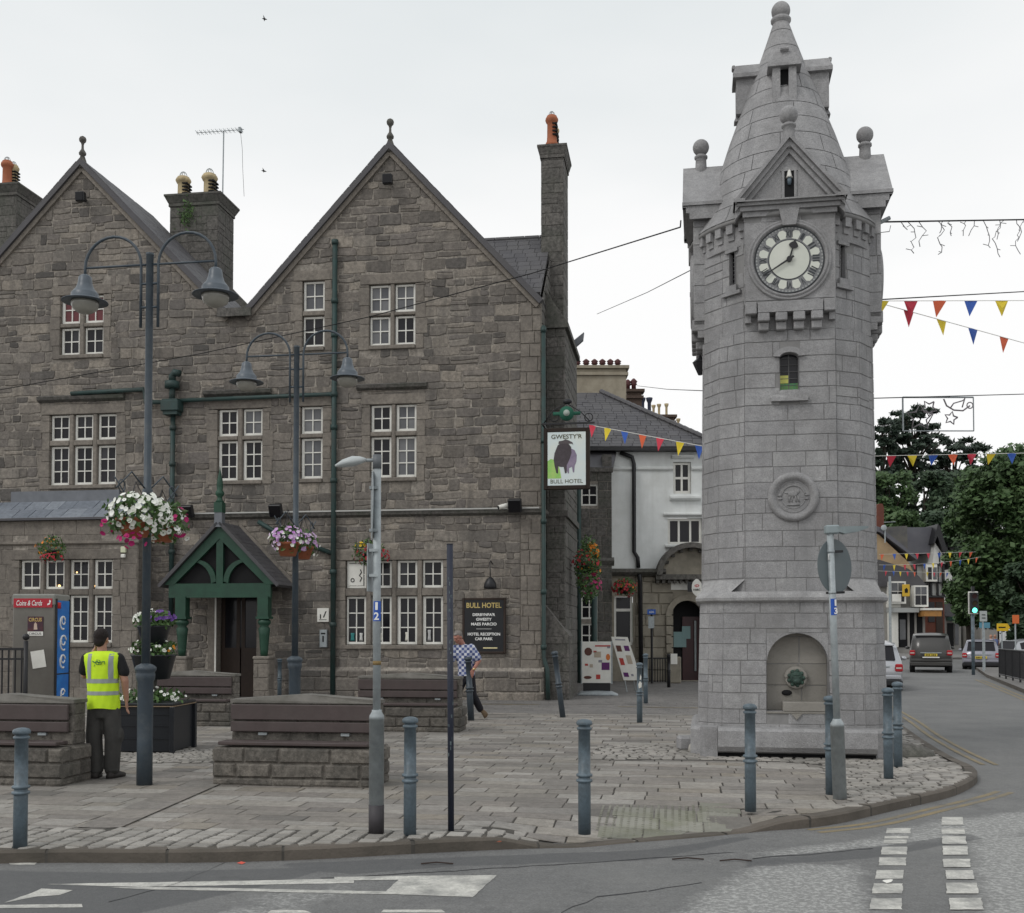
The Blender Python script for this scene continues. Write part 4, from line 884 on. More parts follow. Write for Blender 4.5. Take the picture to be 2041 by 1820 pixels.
# four clock bays with corbels, cornice, gable, ball
zap_ = tf(1570, 279, HC)[1]; zco0 = tf(1571, 428, HC+.02)[1]; zco1 = tf(1571, 396, HC+.15)[1]
ccx, ccz = tf(1573, 518, HC); lift = .28
def rotq(k, p):
    x, y, z = p
    for _ in range(k): x, y = -y, x
    return (x, y, z)
class RM(MB):        # mesh builder that turns everything by quarter turns
    def __init__(s, k): super().__init__(); s.k = k
    def add(s, vs, fs): return super().add([rotq(s.k, tuple(v)) for v in vs], fs)
for k in range(4):
    lf_ = lift if k in (1, 3) else 0
    b = RM(k).use(M_granj, .5); zc1 = zco0+lf_; zc2 = zco1+lf_; za_ = zap_+lf_*.8
    zt_ = zf(603, HC); zbt = zf(655, HC)
    b.box(-BW2, BW2, -HC+.012, -.95, zt_-.05, zc1)
    K = dict(rh=(.26, .32), rw=(.4, .7), gap=.008, th=.012, ch=.005, jit=.002, split=0)
    b.use(M_granite); stones(b, [rect(-BW2, BW2, zt_, zc1)], lambda u, v, d: (u, -HC+.012-d, v), [(ccx-.6, ccx+.6, ccz-.55, ccz+.55)], seed=200+k, **K)
    b.use(M_granite, .5)
    n = 48   # smooth ashlar around the dial opening
    for s_ in (-1, 1): stones(b, [rect(0, HC-1.0, zt_, zc1)], lambda u, v, d, s_=s_: (s_*(BW2+d), (-1.0-u) if s_ < 0 else (-HC+.012+u), v), seed=210+k, **K)
    b.use(M_granite, .45).box(-BW2+.002, BW2-.002, -HC+.001, -HC+.02, ccz-.55, ccz+.55)
    # battlemented corbel band
    b.use(M_granite, .6); bx = BW2*.72
    b.box(-bx, bx, -HC-.035, -1.0, zt_-.13, zt_+.02)
    for i in range(4):
        x = -bx+.0+(2*bx-.16)*i/3; b.cbox(x, x+.16, -HC-.034, -1.0, zt_-.25, zt_-.131, .012); b.cbox(x+.01, x+.15, -HC+.03, -1.0, zbt-.0, zt_-.251, .012)
    for s_ in (-1, 1): b.cbox(s_*(BW2-.16) if s_ > 0 else -BW2, BW2 if s_ > 0 else -BW2+.16, -HC-.02, -1.0, zt_-.14, zt_+.03, .01); b.box(s_*BW2-.08 if s_ > 0 else -BW2, BW2 if s_ > 0 else -BW2+.08, -HC+.06, -1.0, zt_-.24, zt_-.14)
    b.build('clock_bay', tower)
    c = RM(k).use(M_granite, .55)      # stepped cornice
    for i, (pr_, h0, h1) in enumerate(((.03, 0, .07), (.07, .07, .13), (.11, .13, .19), (.15, .19, zc2-zc1))):
        c.box(-BW2-pr_, BW2+pr_, -HC-pr_, -.9, zc1+h0+.002*i, zc1+h1)
    # gable wall and roof
    gw = BW2+.02; c.use(M_granite, .35).prism([(-gw, -HC+.0, zc2), (gw, -HC, zc2), (0, -HC, za_-.12)], (0, .5, 0))
    c.build('cornice', tower)
    g = RM(k)
    for s_ in (-1, 1):
        dx, dz = (BW2+.13), za_-zc2; L = sqrt(dx*dx+dz*dz); ex, ez = dx/L, -dz/L; nx_, nz_ = dz/L, dx/L
        for (o0, o1, y0) in ((-.13, -.07, -HC-.05), (-.07, -.015, -HC-.1), (-.015, .03, -HC-.15)):
            g.use(M_granite, .6+o1*3)
            A = [(s_*(0+nx_*o0*0), za_+o0/nz_), (s_*(ex*L+nx_*o0*0-.0), zc2+o0/nz_), (s_*(ex*L), zc2+o1/nz_), (0, za_+o1/nz_)]
            g.prism([(x, y0, z) for x, z in A], (0, HC-.3, 0))
    g.box(-BW2-.155, -BW2-.0, -HC-.155, -.9, zc2, zc2+.05); g.box(BW2+.0, BW2+.155, -HC-.155, -.9, zc2, zc2+.05)
    g.build('gable', tower)
    w_ = RM(k); w_.use(M_dark).box(-.065, .065, -HC-.012, -HC+.01, zc2+.02, zc2+.5*(za_-zc2)); sl_ = w_.build('louvre_slit', tower)
    w_ = RM(k); w_.use(M_granite, .8); w_.box(-.1, -.066, -HC-.02, -HC, zc2+.02, zc2+.5*(za_-zc2)); w_.box(.066, .1, -HC-.02, -HC, zc2+.02, zc2+.5*(za_-zc2)); w_.prism([(-.12, -HC-.02, zc2+.5*(za_-zc2)), (.12, -HC-.02, zc2+.5*(za_-zc2)), (.07, -HC-.02, zc2+.56*(za_-zc2)), (-.07, -HC-.02, zc2+.56*(za_-zc2))], (0, .02, 0)); w_.build('slit_surround', tower)
    if k == 0:
        w_ = RM(k); w_.use(M_white, 0, True).lathe([(.05, 0), (.035, .03), (.02, .1), (.0, .12)], 10, (0, -HC-.03, zc2+.27*(za_-zc2)+.1)); w_.use(M_gray).lathe([(.02, -.1), (.03, -.05), (.03, 0)], 10, (0, -HC-.03, zc2+.27*(za_-zc2)+.1)); w_.build('hanging_bell', tower)
    f = RM(k).use(M_granite, .5, True); yb = -HC+.0 if k == 0 else -HC+.12
    f.lathe([(.10, -.14), (.085, .06), (.08, .17), (.10, .18), (.10, .21), (.07, .225), (.06, .25)], 16, (0, yb, za_+.0)); f.ball((0, yb, za_+.35), .128 if k == 0 else .125, 20); f.build('ball_finial', tower)
    # clock dial
    M_dialr = mat('dial_ring_grey', (.17,.175,.18), (.22,.22,.225), rough=.7, ns=10); M_cream = mat('dial_cream', (.58,.60,.53), (.66,.67,.60), rough=.45, ns=3)
    q = RM(k).use(M_granite, .65, True)
    def rdisc(mb, prof, n=56, cap=True):
        rings = [[(ccx+r*cos(2*pi*i/n), -y, ccz+r*sin(2*pi*i/n)) for i in range(n)] for r, y in prof]; mb.loft(rings, caps=False)
        if cap: mb.poly(rings[-1][::-1])
    rdisc(q, [(.575, HC), (.565, HC+.03), (.545, HC+.035), (.53, HC+.02), (.52, HC+.045), (.50, HC+.05), (.485, HC+.02), (.48, HC+.0), (.475, HC+.003)]); 
    q.cs = False; q.prism([(ccx-.09, -HC, ccz+.47), (ccx+.09, -HC, ccz+.47), (ccx+.14, -HC, ccz+.71), (ccx-.14, -HC, ccz+.71)], (0, -.075, 0)); q.build('dial_surround', tower)
    d = RM(k); d.use(M_dialr); rdisc(d, [(.47, HC+.004), (.468, HC+.012)]); d.use(mat('dial_ring_pale', (.36,.37,.36)))
    for i in range(60):
        a = i*pi/30; 
        if 1: d.prism([(ccx+r*sin(t_), -HC-.0125, ccz+r*cos(t_)) for r, t_ in ((.435, a-.025), (.435, a+.025), (.455, a+.025), (.455, a-.025))], (0, -.002, 0))
    d.use(M_cream); rdisc(d, [(.272, HC+.0125), (.271, HC+.017)])
    for i in range(12):
        a = (i+.5)*pi/6; wd = .135
        pts = []
        for r, t_ in ((.30, a-wd*1.05), (.30, a+wd*1.05), (.385, a+wd*1.15), (.42, a+wd*.5), (.42, a-wd*.5), (.385, a-wd*1.15)): pts.append((ccx+r*sin(t_), -HC-.0125, ccz+r*cos(t_)))
        d.prism(pts, (0, -.003, 0))
    d.use(mat('dial_line', (.05,.055,.06)), 0, True); d.ring((ccx, -HC-.014, ccz), .277, .006, n=48, m=5); d.ring((ccx, -HC-.012, ccz), .466, .008, n=48, m=5)
    dn = MB; NUM = ['XII','I','II','III','IIII','V','VI','VII','VIII','IX','X','XI']
    tq = MB().use(mat('dial_line', (0,0,0)))
    for i, s in enumerate(NUM):
        a = i*pi/6; yd = Vector((sin(a), 0, cos(a))); xd = Vector((cos(a), 0, -sin(a))); text(tq, s, .028*len(s)+.012, (ccx+.36*sin(a), -HC-.0135, ccz+.36*cos(a)), xd, yd, height=.095, bold=.01)
    d.use(mat('dial_line', (0,0,0))); d.add(tq.v, tq.f); do_ = d.build('clock_dial', tower)
    h = RM(k).use(M_black)
    def hand(a, L, w0, w1, y, spade=False):
        sx_, sz = sin(a), cos(a); px_, pz_ = cos(a), -sin(a)
        def pt(r, o): return (ccx+sx_*r+px_*o, -y, ccz+sz*r+pz_*o)
        if spade: pts = [pt(-.04, -w0), pt(-.04, w0), pt(L*.55, w1), pt(L*.6, .05), pt(L*.68, .065), pt(L*.78, .05), pt(L*.88, .015), pt(L, 0), pt(L*.88, -.015), pt(L*.78, -.05), pt(L*.68, -.065), pt(L*.6, -.05), pt(L*.55, -w1)]
        else: pts = [pt(-.07, -w0), pt(-.07, w0), pt(L, w1), pt(L, -w1)]
        h.prism(pts, (0, -.008, 0))
    hand(radians(17), .29, .012, .01, HC+.03, True); hand(radians(238), .43, .015, .005, HC+.045); h.cyl((ccx, -HC-.015, ccz), (ccx, -HC-.06, ccz), .038, n=16); h.build('clock_hands', do_)
# rounded corner corbels and skirt roof
ze = zc(493)
for q in range(4):
    ce = MB()
    for j in range(5):
        a = -pi/4+q*pi/2+radians((j-2)*8.6); c_, s_ = cos(a), sin(a); ce.use(M_granite, .3+.05*j, False)
        def cp(r, o, z): return (c_*r-s_*o, s_*r+c_*o, z)
        for (r0, r1, z0_, z1_, w_) in ((1.18, 1.385, ze-.15, ze-.02, .055), (1.18, 1.34, ze-.24, ze-.151, .05)): ce.prism([cp(r0, -w_, z0_), cp(r1, -w_, z0_), cp(r1, w_, z0_), cp(r0, w_, z0_)], (0, 0, z1_-z0_))
    ce.use(M_granite, .45, True); a0 = -pi/4+q*pi/2-radians(23); n = 16; rings = []
    for (r, z) in ((1.2, ze-.36), (1.315, ze-.34), (1.32, ze-.28), (1.32, ze-.06), (1.2, ze-.05)): rings.append([(r*cos(a0+radians(46)*i/n), r*sin(a0+radians(46)*i/n), z) for i in range(n+1)])
    for i in range(len(rings)-1):
        for j in range(n): ce.poly([rings[i][j], rings[i][j+1], rings[i+1][j+1], rings[i+1][j]])
    ce.build('corbel_course', tower)
spx = [(1.2, 500), (1.40, 495), (1.405, 488), (1.33, 473), (1.26, 454), (1.18, 434), (1.115, 414), (1.06, 396), (1.01, 375), (.935, 345), (.87, 320), (.795, 290), (.705, 258), (.61, 223), (.52, 191), (.43, 160), (.335, 129), (.215, 85), (.118, 48)]
spire = MB().use(M_granite, .5, True); prof = [(r, zc(y)) for r, y in spx]
# courses: fine joints between rings of curved blocks
def rad(z):
    for (r0, z0_), (r1, z1_) in zip(prof[2:], prof[3:]):
        if z0_ <= z <= z1_: return r0+(r1-r0)*(z-z0_)/(z1_-z0_)
    return prof[-1][0]
spire.use(M_granj, .5, True).lathe([(r-.014 if i > 1 else r, z) for i, (r, z) in enumerate(prof)], 48)
z = prof[2][1]; R = random.Random(9); ztop = prof[-1][1]
while z < ztop-.02:
    h = min(R.uniform(.25, .30), ztop-z); nb = max(5, int(2*pi*rad(z)/.62)); ph = R.random()*6
    if z > zc(175): nb = 1
    for i in range(nb):
        rv = R.uniform(.25, .75); a0 = ph+2*pi*i/nb; a1_ = ph+2*pi*(i+1)/nb; m = max(3, 48//nb); gp_ = .005/max(rad(z), .2) if nb > 1 else 0
        zz_ = [z+.005, z+h*.35, z+h*.7, z+h-.005]; rows_ = [[((rad(q))*cos(a0+gp_+(a1_-a0-2*gp_)*j/m), (rad(q))*sin(a0+gp_+(a1_-a0-2*gp_)*j/m), q) for j in range(m+1)] for q in zz_]
        spire.use(M_granite, rv, True)
        vs = [p for rw_ in rows_ for p in rw_]; fs = [[a*(m+1)+j, a*(m+1)+j+1, (a+1)*(m+1)+j+1, (a+1)*(m+1)+j] for a in range(3) for j in range(m)]
        spire.add(vs, fs)
    z += h
spire.build('spire', tower)
zt_ = prof[-1][1]
tf_ = MB().use(M_granite, .8, True); tf_.lathe([(.118, -.02), (.125, .0), (.15, .03), (.153, .06), (.135, .085), (.11, .09)], 20, (0, 0, zt_)); tf_.ball((0, 0, zt_+.195), .142, 22); tf_.build('ball_finial', tower)
for k in range(4):   # lucarnes
    l = RM(k).use(M_granite, .5); z0_, z1_ = zc(246 if k else 268), zc(158 if k else 172); yo = -.68 if k else -.64
    l.box(-.17, -.06, yo, -.2, z0_+.12, z1_-.0); l.box(.06, .17, yo, -.2, z0_+.12, z1_); l.box(-.062, .062, yo+.12, -.2, z0_+.1, z1_)
    l.use(M_granite, .7).prism([(-.08, yo-.03, z0_+.05), (.08, yo-.03, z0_+.05), (.06, yo-.0, z0_+.13), (-.06, yo-.0, z0_+.13)], (0, .2, 0))
    l.prism([(-.24, yo-.05, z1_-.03), (.24, yo-.05, z1_-.03), (.24, yo-.05, z1_+.03), (.13, yo+.0, z1_+.20), (-.13, yo+.0, z1_+.20), (-.24, yo-.05, z1_+.03)], (0, .55, 0)); l.cyl((-.06, yo-.03, z1_+.22), (.06, yo-.03, z1_+.22), .03, n=8)
    l.build('lucarne', tower)
    d = RM(k).use(M_dark); d.box(-.058, .058, yo+.08, yo+.119, z0_+.13, z1_-.03); d.build('lucarne_opening', tower)
# hexagonal wall lantern on the left side of the tower
t = thing('wall_lantern', 'dark hexagonal lantern fixed to the left side of the granite tower', 'lamp', P(1401, 1262, TD), TRZ)
zl = zc(985); l = MB().use(M_black, 0, False); l.lathe([(.03, .0), (.10, .16), (.11, .19)], 6, (-.02, 0, zl)); l.lathe([(.12, .19), (.03, .27), (.02, .3)], 6, (-.02, 0, zl)); l.box(0, .12, -.015, .015, zl+.19, zl+.22); l.build('lantern', t)
# white rounded guard stone and square block at the foot
g_ = G(1402, 1500); t = MB().use(mat('pale_boulder', (.42,.40,.36), (.33,.31,.28), rough=.9, ns=6, bump=.4), .5, True).ball((0, 0, .05), .2, 14, (1.1, .8, .75)).build('guard_stone', None, 'pale rounded boulder beside the left foot of the clock tower', (g_.x, g_.y, .1)); tag(t, None, 'stone')
g_ = G(1378, 1498); t = MB().use(M_granite, .3).cbox(-.16, .1, -.15, .15, 0, .2, .03).build('kerb_block', None, 'low square granite block left of the rounded boulder at the tower foot', (g_.x, g_.y+.25, .1)); tag(t, None, 'stone')
g_ = G(1815, 1512); t = MB().use(M_darkstone, .4, True).ball((0, 0, 0), .42, 14, (1.1, .7, .42)).build('guard_stone', None, 'low dark boulder beside the two bollards right of the clock tower', (g_.x, g_.y+.3, .1)); tag(t, None, 'stone')
# =================================================================== GROUND
M_asph = mat('asphalt', (.132,.133,.132), (.168,.167,.163), rough=.85, ns=1.3, bump=.35, bs=90, dirt=(.22,.22,.21), dirts=.35, dirta=.55, fine=.3, mott=.12)
M_asphd = mat('asphalt_patch', (.095,.097,.10), (.12,.12,.12), rough=.85, ns=2, bump=.3, bs=90, dirt=(.05,.05,.05), dirts=1.4, dirta=.4, fine=.22)
M_kerb = mat('kerb_stone', (.12,.103,.086), (.08,.068,.056), rough=.9, ns=3, bump=.5, bs=30, rnd=.3, rndc=[(.10,.09,.075), (.19,.165,.14)], dirt=(.06,.055,.045), dirts=1.5, dirta=.6)
M_slab = mat('paving_slab', (.26,.238,.212), (.20,.187,.17), rough=.75, ns=1.6, bump=.3, bs=14, rnd=.7, rndc=[(.13,.12,.112), (.25,.225,.20), (.20,.185,.17), (.38,.36,.33), (.235,.205,.165)], dirt=(.12,.115,.10), dirts=.55, dirta=.65, fine=.14, mott=.2)
M_sett = mat('granite_sett', (.33,.31,.28), (.26,.245,.225), rough=.8, ns=3, bump=.5, bs=30, rnd=.6, rndc=[(.20,.19,.175), (.44,.42,.385)], dirt=(.13,.12,.10), dirts=.9, dirta=.5, fine=.1)
M_cob = mat('cobble', (.27,.255,.235), (.36,.34,.31), rough=.8, ns=6, bump=.4, bs=30, rnd=.6, rndc=[(.14,.13,.12), (.45,.42,.38), (.25,.235,.22)], dirt=(.10,.10,.085), dirts=.9, dirta=.5)
M_paver = mat('block_paver', (.19,.18,.17), (.15,.145,.14), rough=.85, ns=4, bump=.3, rnd=.5, rndc=[(.13,.125,.12), (.23,.215,.20)], dirt=(.10,.095,.09), dirts=.5, dirta=.5)
M_tact = mat('tactile_paving', (.27,.265,.225), (.20,.20,.165), rough=.85, ns=3, bump=.3, bs=30, rnd=.4, rndc=[(.17,.165,.14), (.36,.35,.31)], dirt=(.13,.14,.07), dirts=2, dirta=.6)
M_joint = mat('paving_joint', (.045,.042,.037), (.085,.078,.068), rough=.95, ns=4)
M_paint = mat('road_paint', (.58,.57,.52), (.44,.43,.40), rough=.7, ns=5, bump=.3, bs=60, dirt=(.22,.22,.21), dirts=4, dirta=.9, fine=.2, mott=.15)
M_ypaint = mat('yellow_road_paint', (.27,.21,.11), (.19,.16,.105), rough=.8, ns=3, dirt=(.14,.135,.12), dirts=2.5, dirta=.95, fine=.15)
HUa, HNa = HU.copy(), HN.copy()
kb = [(-400,1740),(0,1720),(360,1722),(570,1717),(705,1710),(770,1706),(900,1699),(970,1696),(1011,1694),(1080,1692),(1153,1692),(1250,1682),(1371,1673),(1457,1665),(1540,1656),(1601,1653),(1680,1642),(1766,1620),(1857,1600),(1902,1588),(1937,1571)]
KP = [G(x, y, 0) for x, y in kb]
for x, y in ((1950,1556),(1945,1540),(1905,1524),(1846,1488),(1799,1453)): KP.append(G(x, y, .02))
KP += [Vector((7.9, 23.5, 0)), Vector((9.6, 31, 0)), Vector((11.8, 40, 0))]
for p in KP: p.z = 0
# smooth the kerb line
def chaikin(pts, n=2):
    for _ in range(n):
        out = [pts[0]]
        for a, b in zip(pts, pts[1:]): out += [a*.75+b*.25, a*.25+b*.75]
        out.append(pts[-1]); pts = out
    return pts
KS = chaikin(KP, 2)
def smooth(t): t = max(0., min(1., t)); return t*t*(3-2*t)
xd0, xd1, xd2, xd3 = G(975,1690,0).x, G(1110,1692,0).x, G(1460,1665,0).x, G(1600,1650,0).x
def kerb_y(x):
    for a, b in zip(KS, KS[1:]):
        if a.x <= x <= b.x: return a.y+(b.y-a.y)*(x-a.x)/(b.x-a.x+1e-9)
    return KS[0].y if x < KS[0].x else 99
def hp(x, y):
    w = smooth((x-xd0)/(xd1-xd0))*(1-smooth((x-xd2)/(xd3-xd2)))
    if w <= 0: return .1
    return .1-.088*w*(1-smooth((y-kerb_y(x)-.1)/1.3))
nrmK = []
for i, p in enumerate(KS):
    d = (KS[min(i+1, len(KS)-1)]-KS[max(i-1, 0)]).normalized(); nrmK.append(Vector((-d.y, d.x, 0)))
# base sheets
rd = MB().use(M_asph); rd.poly([(-500, -80, -.0), (500, -80, -.0), (500, 900, -.0), (-500, 900, -.0)]); tag(rd.build('road'), kind='structure')
inner = [p+n*.13 for p, n in zip(KS, nrmK)]
# plaza bed as a fine grid strip so that it can dip at the dropped kerb
pz_ = MB().use(M_joint)
pts = []
xs_ = [KS[0].x]+[p.x for p in KS[1:] if p.x < 5.5]
cols = [p for p in inner if p.y < 11.6 and p.x < G(1857,1600,0).x]
for a, b in zip(cols, cols[1:]):
    for k in range(14):
        def yy(p, k): return p.y+(11.9-p.y)*k/14
        q = [(a.x, yy(a, k)), (b.x, yy(b, k)), (b.x, yy(b, k+1)), (a.x, yy(a, k+1))]
        pz_.poly([(x, y, hp(x, y)-.012) for x, y in q])
last = cols[-1]
tail = [p for p in inner if p.y > 11.9 or p.x > last.x+.001]
tail = tail[[i for i, p in enumerate(tail) if True][0]:]
pz_.poly([(x, y, .088) for x, y in [(cols[0].x, 11.9), (last.x, 11.9)]]+[(p.x, p.y, .088) for p in tail if p.y >= 11.9]+[(11, 60, .088), (-60, 60, .088), (-60, 11.9, .088)])
fill = [p for p in tail if p.y < 11.9]
pz_.poly([(last.x, last.y, .088)]+[(p.x, p.y, .088) for p in fill]+[(min([p for p in tail if p.y >= 11.9], key=lambda p: p.y).x, 11.9, .088), (last.x, 11.9, .088)])
tag(pz_.build('plaza_bed'), kind='structure')
# kerb stones
kk = MB(); R = random.Random(4); i = 0; L_ = 0; seg = 0; joint = .9; rv = .5
for (a, b, na, nb) in zip(KS, KS[1:], nrmK, nrmK[1:]):
    n = max(1, int((b-a).length/.08))
    for j in range(n):
        p, q = a.lerp(b, j/n), a.lerp(b, (j+1)/n); np_, nq = na.lerp(nb, j/n), na.lerp(nb, (j+1)/n); L_ += (q-p).length
        if L_ > joint: kk.use(M_joint, 0); L_ = 0; joint = R.uniform(.8, 1.0); rv = R.random(); p2 = p.lerp(q, .25)
        else: p2 = None
        segs = [(p, q, False)] if p2 is None else [(p, p2, True), (p2, q, False)]
        for (s0, s1, dark) in segs:
            kk.use(M_joint if dark else M_kerb, rv)
            h0, h1 = hp(s0.x, s0.y+.15)+.004, hp(s1.x, s1.y+.15)+.004; dd = .006 if dark else 0
            A = [Vector((s0.x, s0.y, -.01)), Vector((s0.x, s0.y, h0-.02-dd)), s0+np_*(.02)+Vector((0, 0, h0-dd)), s0+np_*.145+Vector((0, 0, h0-dd))]
            B_ = [Vector((s1.x, s1.y, -.01)), Vector((s1.x, s1.y, h1-.02-dd)), s1+nq*(.02)+Vector((0, 0, h1-dd)), s1+nq*.145+Vector((0, 0, h1-dd))]
            for k in range(3): kk.add([A[k], B_[k], B_[k+1], A[k+1]], [(0, 1, 2, 3)])
tag(kk.build('kerb'), kind='structure')
# paving in the hotel's axes
O2 = Vector((C0.x, C0.y, 0))
def toUV(p): d = Vector((p.x, p.y, 0))-O2; return d.dot(HU), d.dot(HN)
def inside_poly(poly, x, y):
    c = False; n = len(poly)
    for i in range(n):
        x1, y1 = poly[i]; x2, y2 = poly[(i+1) % n]
        if (y1 > y) != (y2 > y) and x < (x2-x1)*(y-y1)/(y2-y1)+x1: c = not c
    return c
plaza_out = [(p.x+n.x*.05, p.y+n.y*.05) for p, n in zip(KS, nrmK)]+[(11.5, 60), (-60, 60)]
def W2(poly): return [(G(x, y).x, G(x, y).y) for x, y in poly]
def pave(name, region, exclude, m, ang, rh, rw, gap, th, ch, jit, seed, split=0., swap=False, dome=False, extra=0., kind='structure', wob=0., ncut=False):
    """lay stones over a world region; ones whose centre falls outside are left out"""
    R = random.Random(seed); mb = MB().use(m)
    ca, sa = cos(ang), sin(ang)
    loc = [(x*ca+y*sa, -x*sa+y*ca) for x, y in region]
    if swap: loc = [(v, u) for u, v in loc]
    u0, u1 = min(p[0] for p in loc), max(p[0] for p in loc); v0, v1 = min(p[1] for p in loc), max(p[1] for p in loc)
    v = v0
    while v < v1:
        h = R.uniform(*rh); u = u0-R.random()*rw[0]
        while u < u1:
            w = R.uniform(*rw); q = [(u+gap/2, v+gap/2), (u+w-gap/2, v+gap/2), (u+w-gap/2, v+h-gap/2), (u+gap/2, v+h-gap/2)]
            cu, cv = u+w/2, v+h/2
            def wd(a, b):
                if wob: b += wob*sin(a*2.1)*.5; a += wob*sin(b*2.7+a)
                if swap: a, b = b, a
                return a*ca-b*sa, a*sa+b*ca
            cx_, cy_ = wd(cu, cv); u += w
            if not inside_poly(region, cx_, cy_): continue
            if any(inside_poly(e, cx_, cy_) for e in exclude): continue
            ok = True; qq = []
            for a, b in q:
                x, y = wd(a+R.uniform(-jit, jit), b+R.uniform(-jit, jit))
                if ncut and not inside_poly(plaza_out, x, y):
                    if not inside_poly(plaza_out, cx_, cy_): ok = False; break
                    k0, k1 = 0., 1.
                    for _ in range(7):
                        km = (k0+k1)/2
                        if inside_poly(plaza_out, cx_+(x-cx_)*km, cy_+(y-cy_)*km): k0 = km
                        else: k1 = km
                    x, y = cx_+(x-cx_)*k0, cy_+(y-cy_)*k0
                qq.append((x, y))
            if not ok: continue
            mb.cr = R.random(); t = th*R.uniform(.7, 1)+extra
            inn = []
            for x, y in qq:
                dx, dy = cx_-x, cy_-y; L = sqrt(dx*dx+dy*dy)+1e-6; c_ = min(ch, L*.4); inn.append((x+dx/L*c_, y+dy/L*c_))
            if swap: qq.reverse(); inn.reverse()
            o = [(x, y, hp(x, y)-.012+extra) for x, y in qq]; tp = [(x, y, hp(x, y)-.012+t) for x, y in inn]
            if dome: tp2 = [(x+(cx_-x)*.45, y+(cy_-y)*.45, hp(x, y)-.012+t*1.1) for x, y in inn]; mb.add(o+tp+tp2, [(8,9,10,11)]+[(i, (i+1) % 4, (i+1) % 4+4, i+4) for i in range(4)]+[(i+4, (i+1) % 4+4, (i+1) % 4+8, i+8) for i in range(4)])
            else: mb.add(o+tp, [(4,5,6,7)]+[(i, (i+1) % 4, (i+1) % 4+4, i+4) for i in range(4)])
        v += h
    return tag(mb.build(name), kind=kind)
ANG = HRZ
sett_reg = W2([(-420,1652),(0,1651),(400,1654),(700,1656),(1011,1658),(1060,1672),(1011,1680),(970,1680),(900,1684),(770,1690),(705,1694),(570,1700),(360,1704),(0,1704),(-420,1725)])
cobR = W2([(1560,1519),(1636,1524),(1662,1560),(1711,1628),(1760,1612),(1857,1582),(1905,1566),(1932,1550),(1930,1538),(1895,1524),(1840,1490),(1795,1455),(1700,1440),(1560,1440)])
cobL = W2([(1195,1488),(1560,1480),(1560,1519),(1400,1516),(1185,1514)])
cobP = W2([(140,1494),(425,1494),(425,1521),(280,1521),(140,1512)])
tact = W2([(1190,1606),(1448,1604),(1486,1655),(1370,1670),(1190,1686)])
lane = W2([(-300,1411),(1800,1411),(1800,1428),(-300,1428)])
def band(y0, y1, x0=-900, x1=1800): return W2([(x0, y0), (x1, y0), (x1, y1), (x0, y1)])
front = [(p.x, p.y) for p in inner if p.y < 24.5]+[(8, 22.2), (-30, 22.2+5), (-30, 7)]
pave('plaza_paving', front, [], M_slab, ANG, (.2, .34), (.3, .8), .013, .012, .004, .004, 7, ncut=True, wob=.0)
for nm_, rg_ in (('sett_bed', sett_reg), ('cobble_bed', cobR), ('cobble_bed', cobL), ('cobble_bed', cobP)): pave(nm_, rg_, [], M_joint, ANG, (.08, .08), (.08, .08), 0, 0, 0, 0, 3, ncut=True, extra=.014)
pave('sett_border', sett_reg, [], M_sett, ANG, (.13, .19), (.12, .22), .030, .012, .008, .009, 8, swap=True, dome=True, ncut=True, wob=.01, extra=.014)
pave('cobbles', cobR, [], M_cob, ANG+.1, (.09, .13), (.13, .22), .026, .012, .008, .012, 9, dome=True, ncut=True, wob=.05, extra=.015)
pave('cobbles', cobL, [], M_cob, ANG, (.09, .13), (.12, .2), .026, .012, .008, .012, 10, dome=True, wob=.05, extra=.015)
pave('cobbles', cobP, [], M_cob, ANG+.3, (.07, .12), (.08, .15), .022, .012, .008, .014, 11, dome=True, wob=.05, extra=.015)
pave('lane_paving', [(-30, 27), (8, 22.2), (9.5, 31), (11, 38), (11, 42), (-1, 42), (-1, 31), (-30, 36)], [], M_paver, ANG, (.10, .11), (.2, .22), .008, .012, .002, .001, 12, wob=0)
# tactile slabs with blisters
pave('tactile_paving', tact, [], M_tact, ANG, (.4, .4), (.4, .4), .012, .012, .003, .001, 13, ncut=True, extra=.004)
bl = MB().use(M_tact, .9, False); R = random.Random(2)
us = [toUV(Vector((x, y, 0))) for x, y in tact]; U0, U1, V0, V1 = min(u for u, v in us), max(u for u, v in us), min(v for u, v in us), max(v for u, v in us)
u = U0
while u < U1:
    v = V0
    while v < V1:
        p = O2+HU*u+HN*v
        if inside_poly(tact, p.x, p.y) and p.y > kerb_y(p.x)+.22:
            z = hp(p.x, p.y)+.003; bl.cr = R.random(); r = .016
            bl.add([(p.x+r*cos(a*pi/3), p.y+r*sin(a*pi/3), z) for a in range(6)]+[(p.x+r*.6*cos(a*pi/3), p.y+r*.6*sin(a*pi/3), z+.007) for a in range(6)], [(6,7,8,9,10,11)]+[(i, (i+1) % 6, (i+1) % 6+6, i+6) for i in range(6)])
        v += .067
    u += .067
tag(bl.build('tactile_blisters'), kind='structure')
# drainage channel running back through the slabs
A, B_ = G(195, 1651), G(425, 1555); d = (B_-A).normalized(); n = Vector((-d.y, d.x, 0)); ch_ = MB().use(M_slab, .5)
k = 0; Lc = (B_-A).length
while k*.5 < Lc:
    ch_.cr = (k*.37) % 1*.5+.1; a, b = A+d*(k*.5+.004), A+d*min(Lc, k*.5+.496)
    for (o0, o1, h0, h1) in ((-.20, -.06, .108, .102), (-.06, .06, .102, .102), (.06, .20, .102, .108)):
        ch_.add([a+n*o0+Vector((0,0,h0-.1)), b+n*o0+Vector((0,0,h0-.1)), b+n*o1+Vector((0,0,h1-.1)), a+n*o1+Vector((0,0,h1-.1))], [(0,1,2,3)] if True else [])
    k += 1
ch_.v = [(x, y, z+.002) for x, y, z in ch_.v]
tag(ch_.build('drainage_channel'), kind='structure')
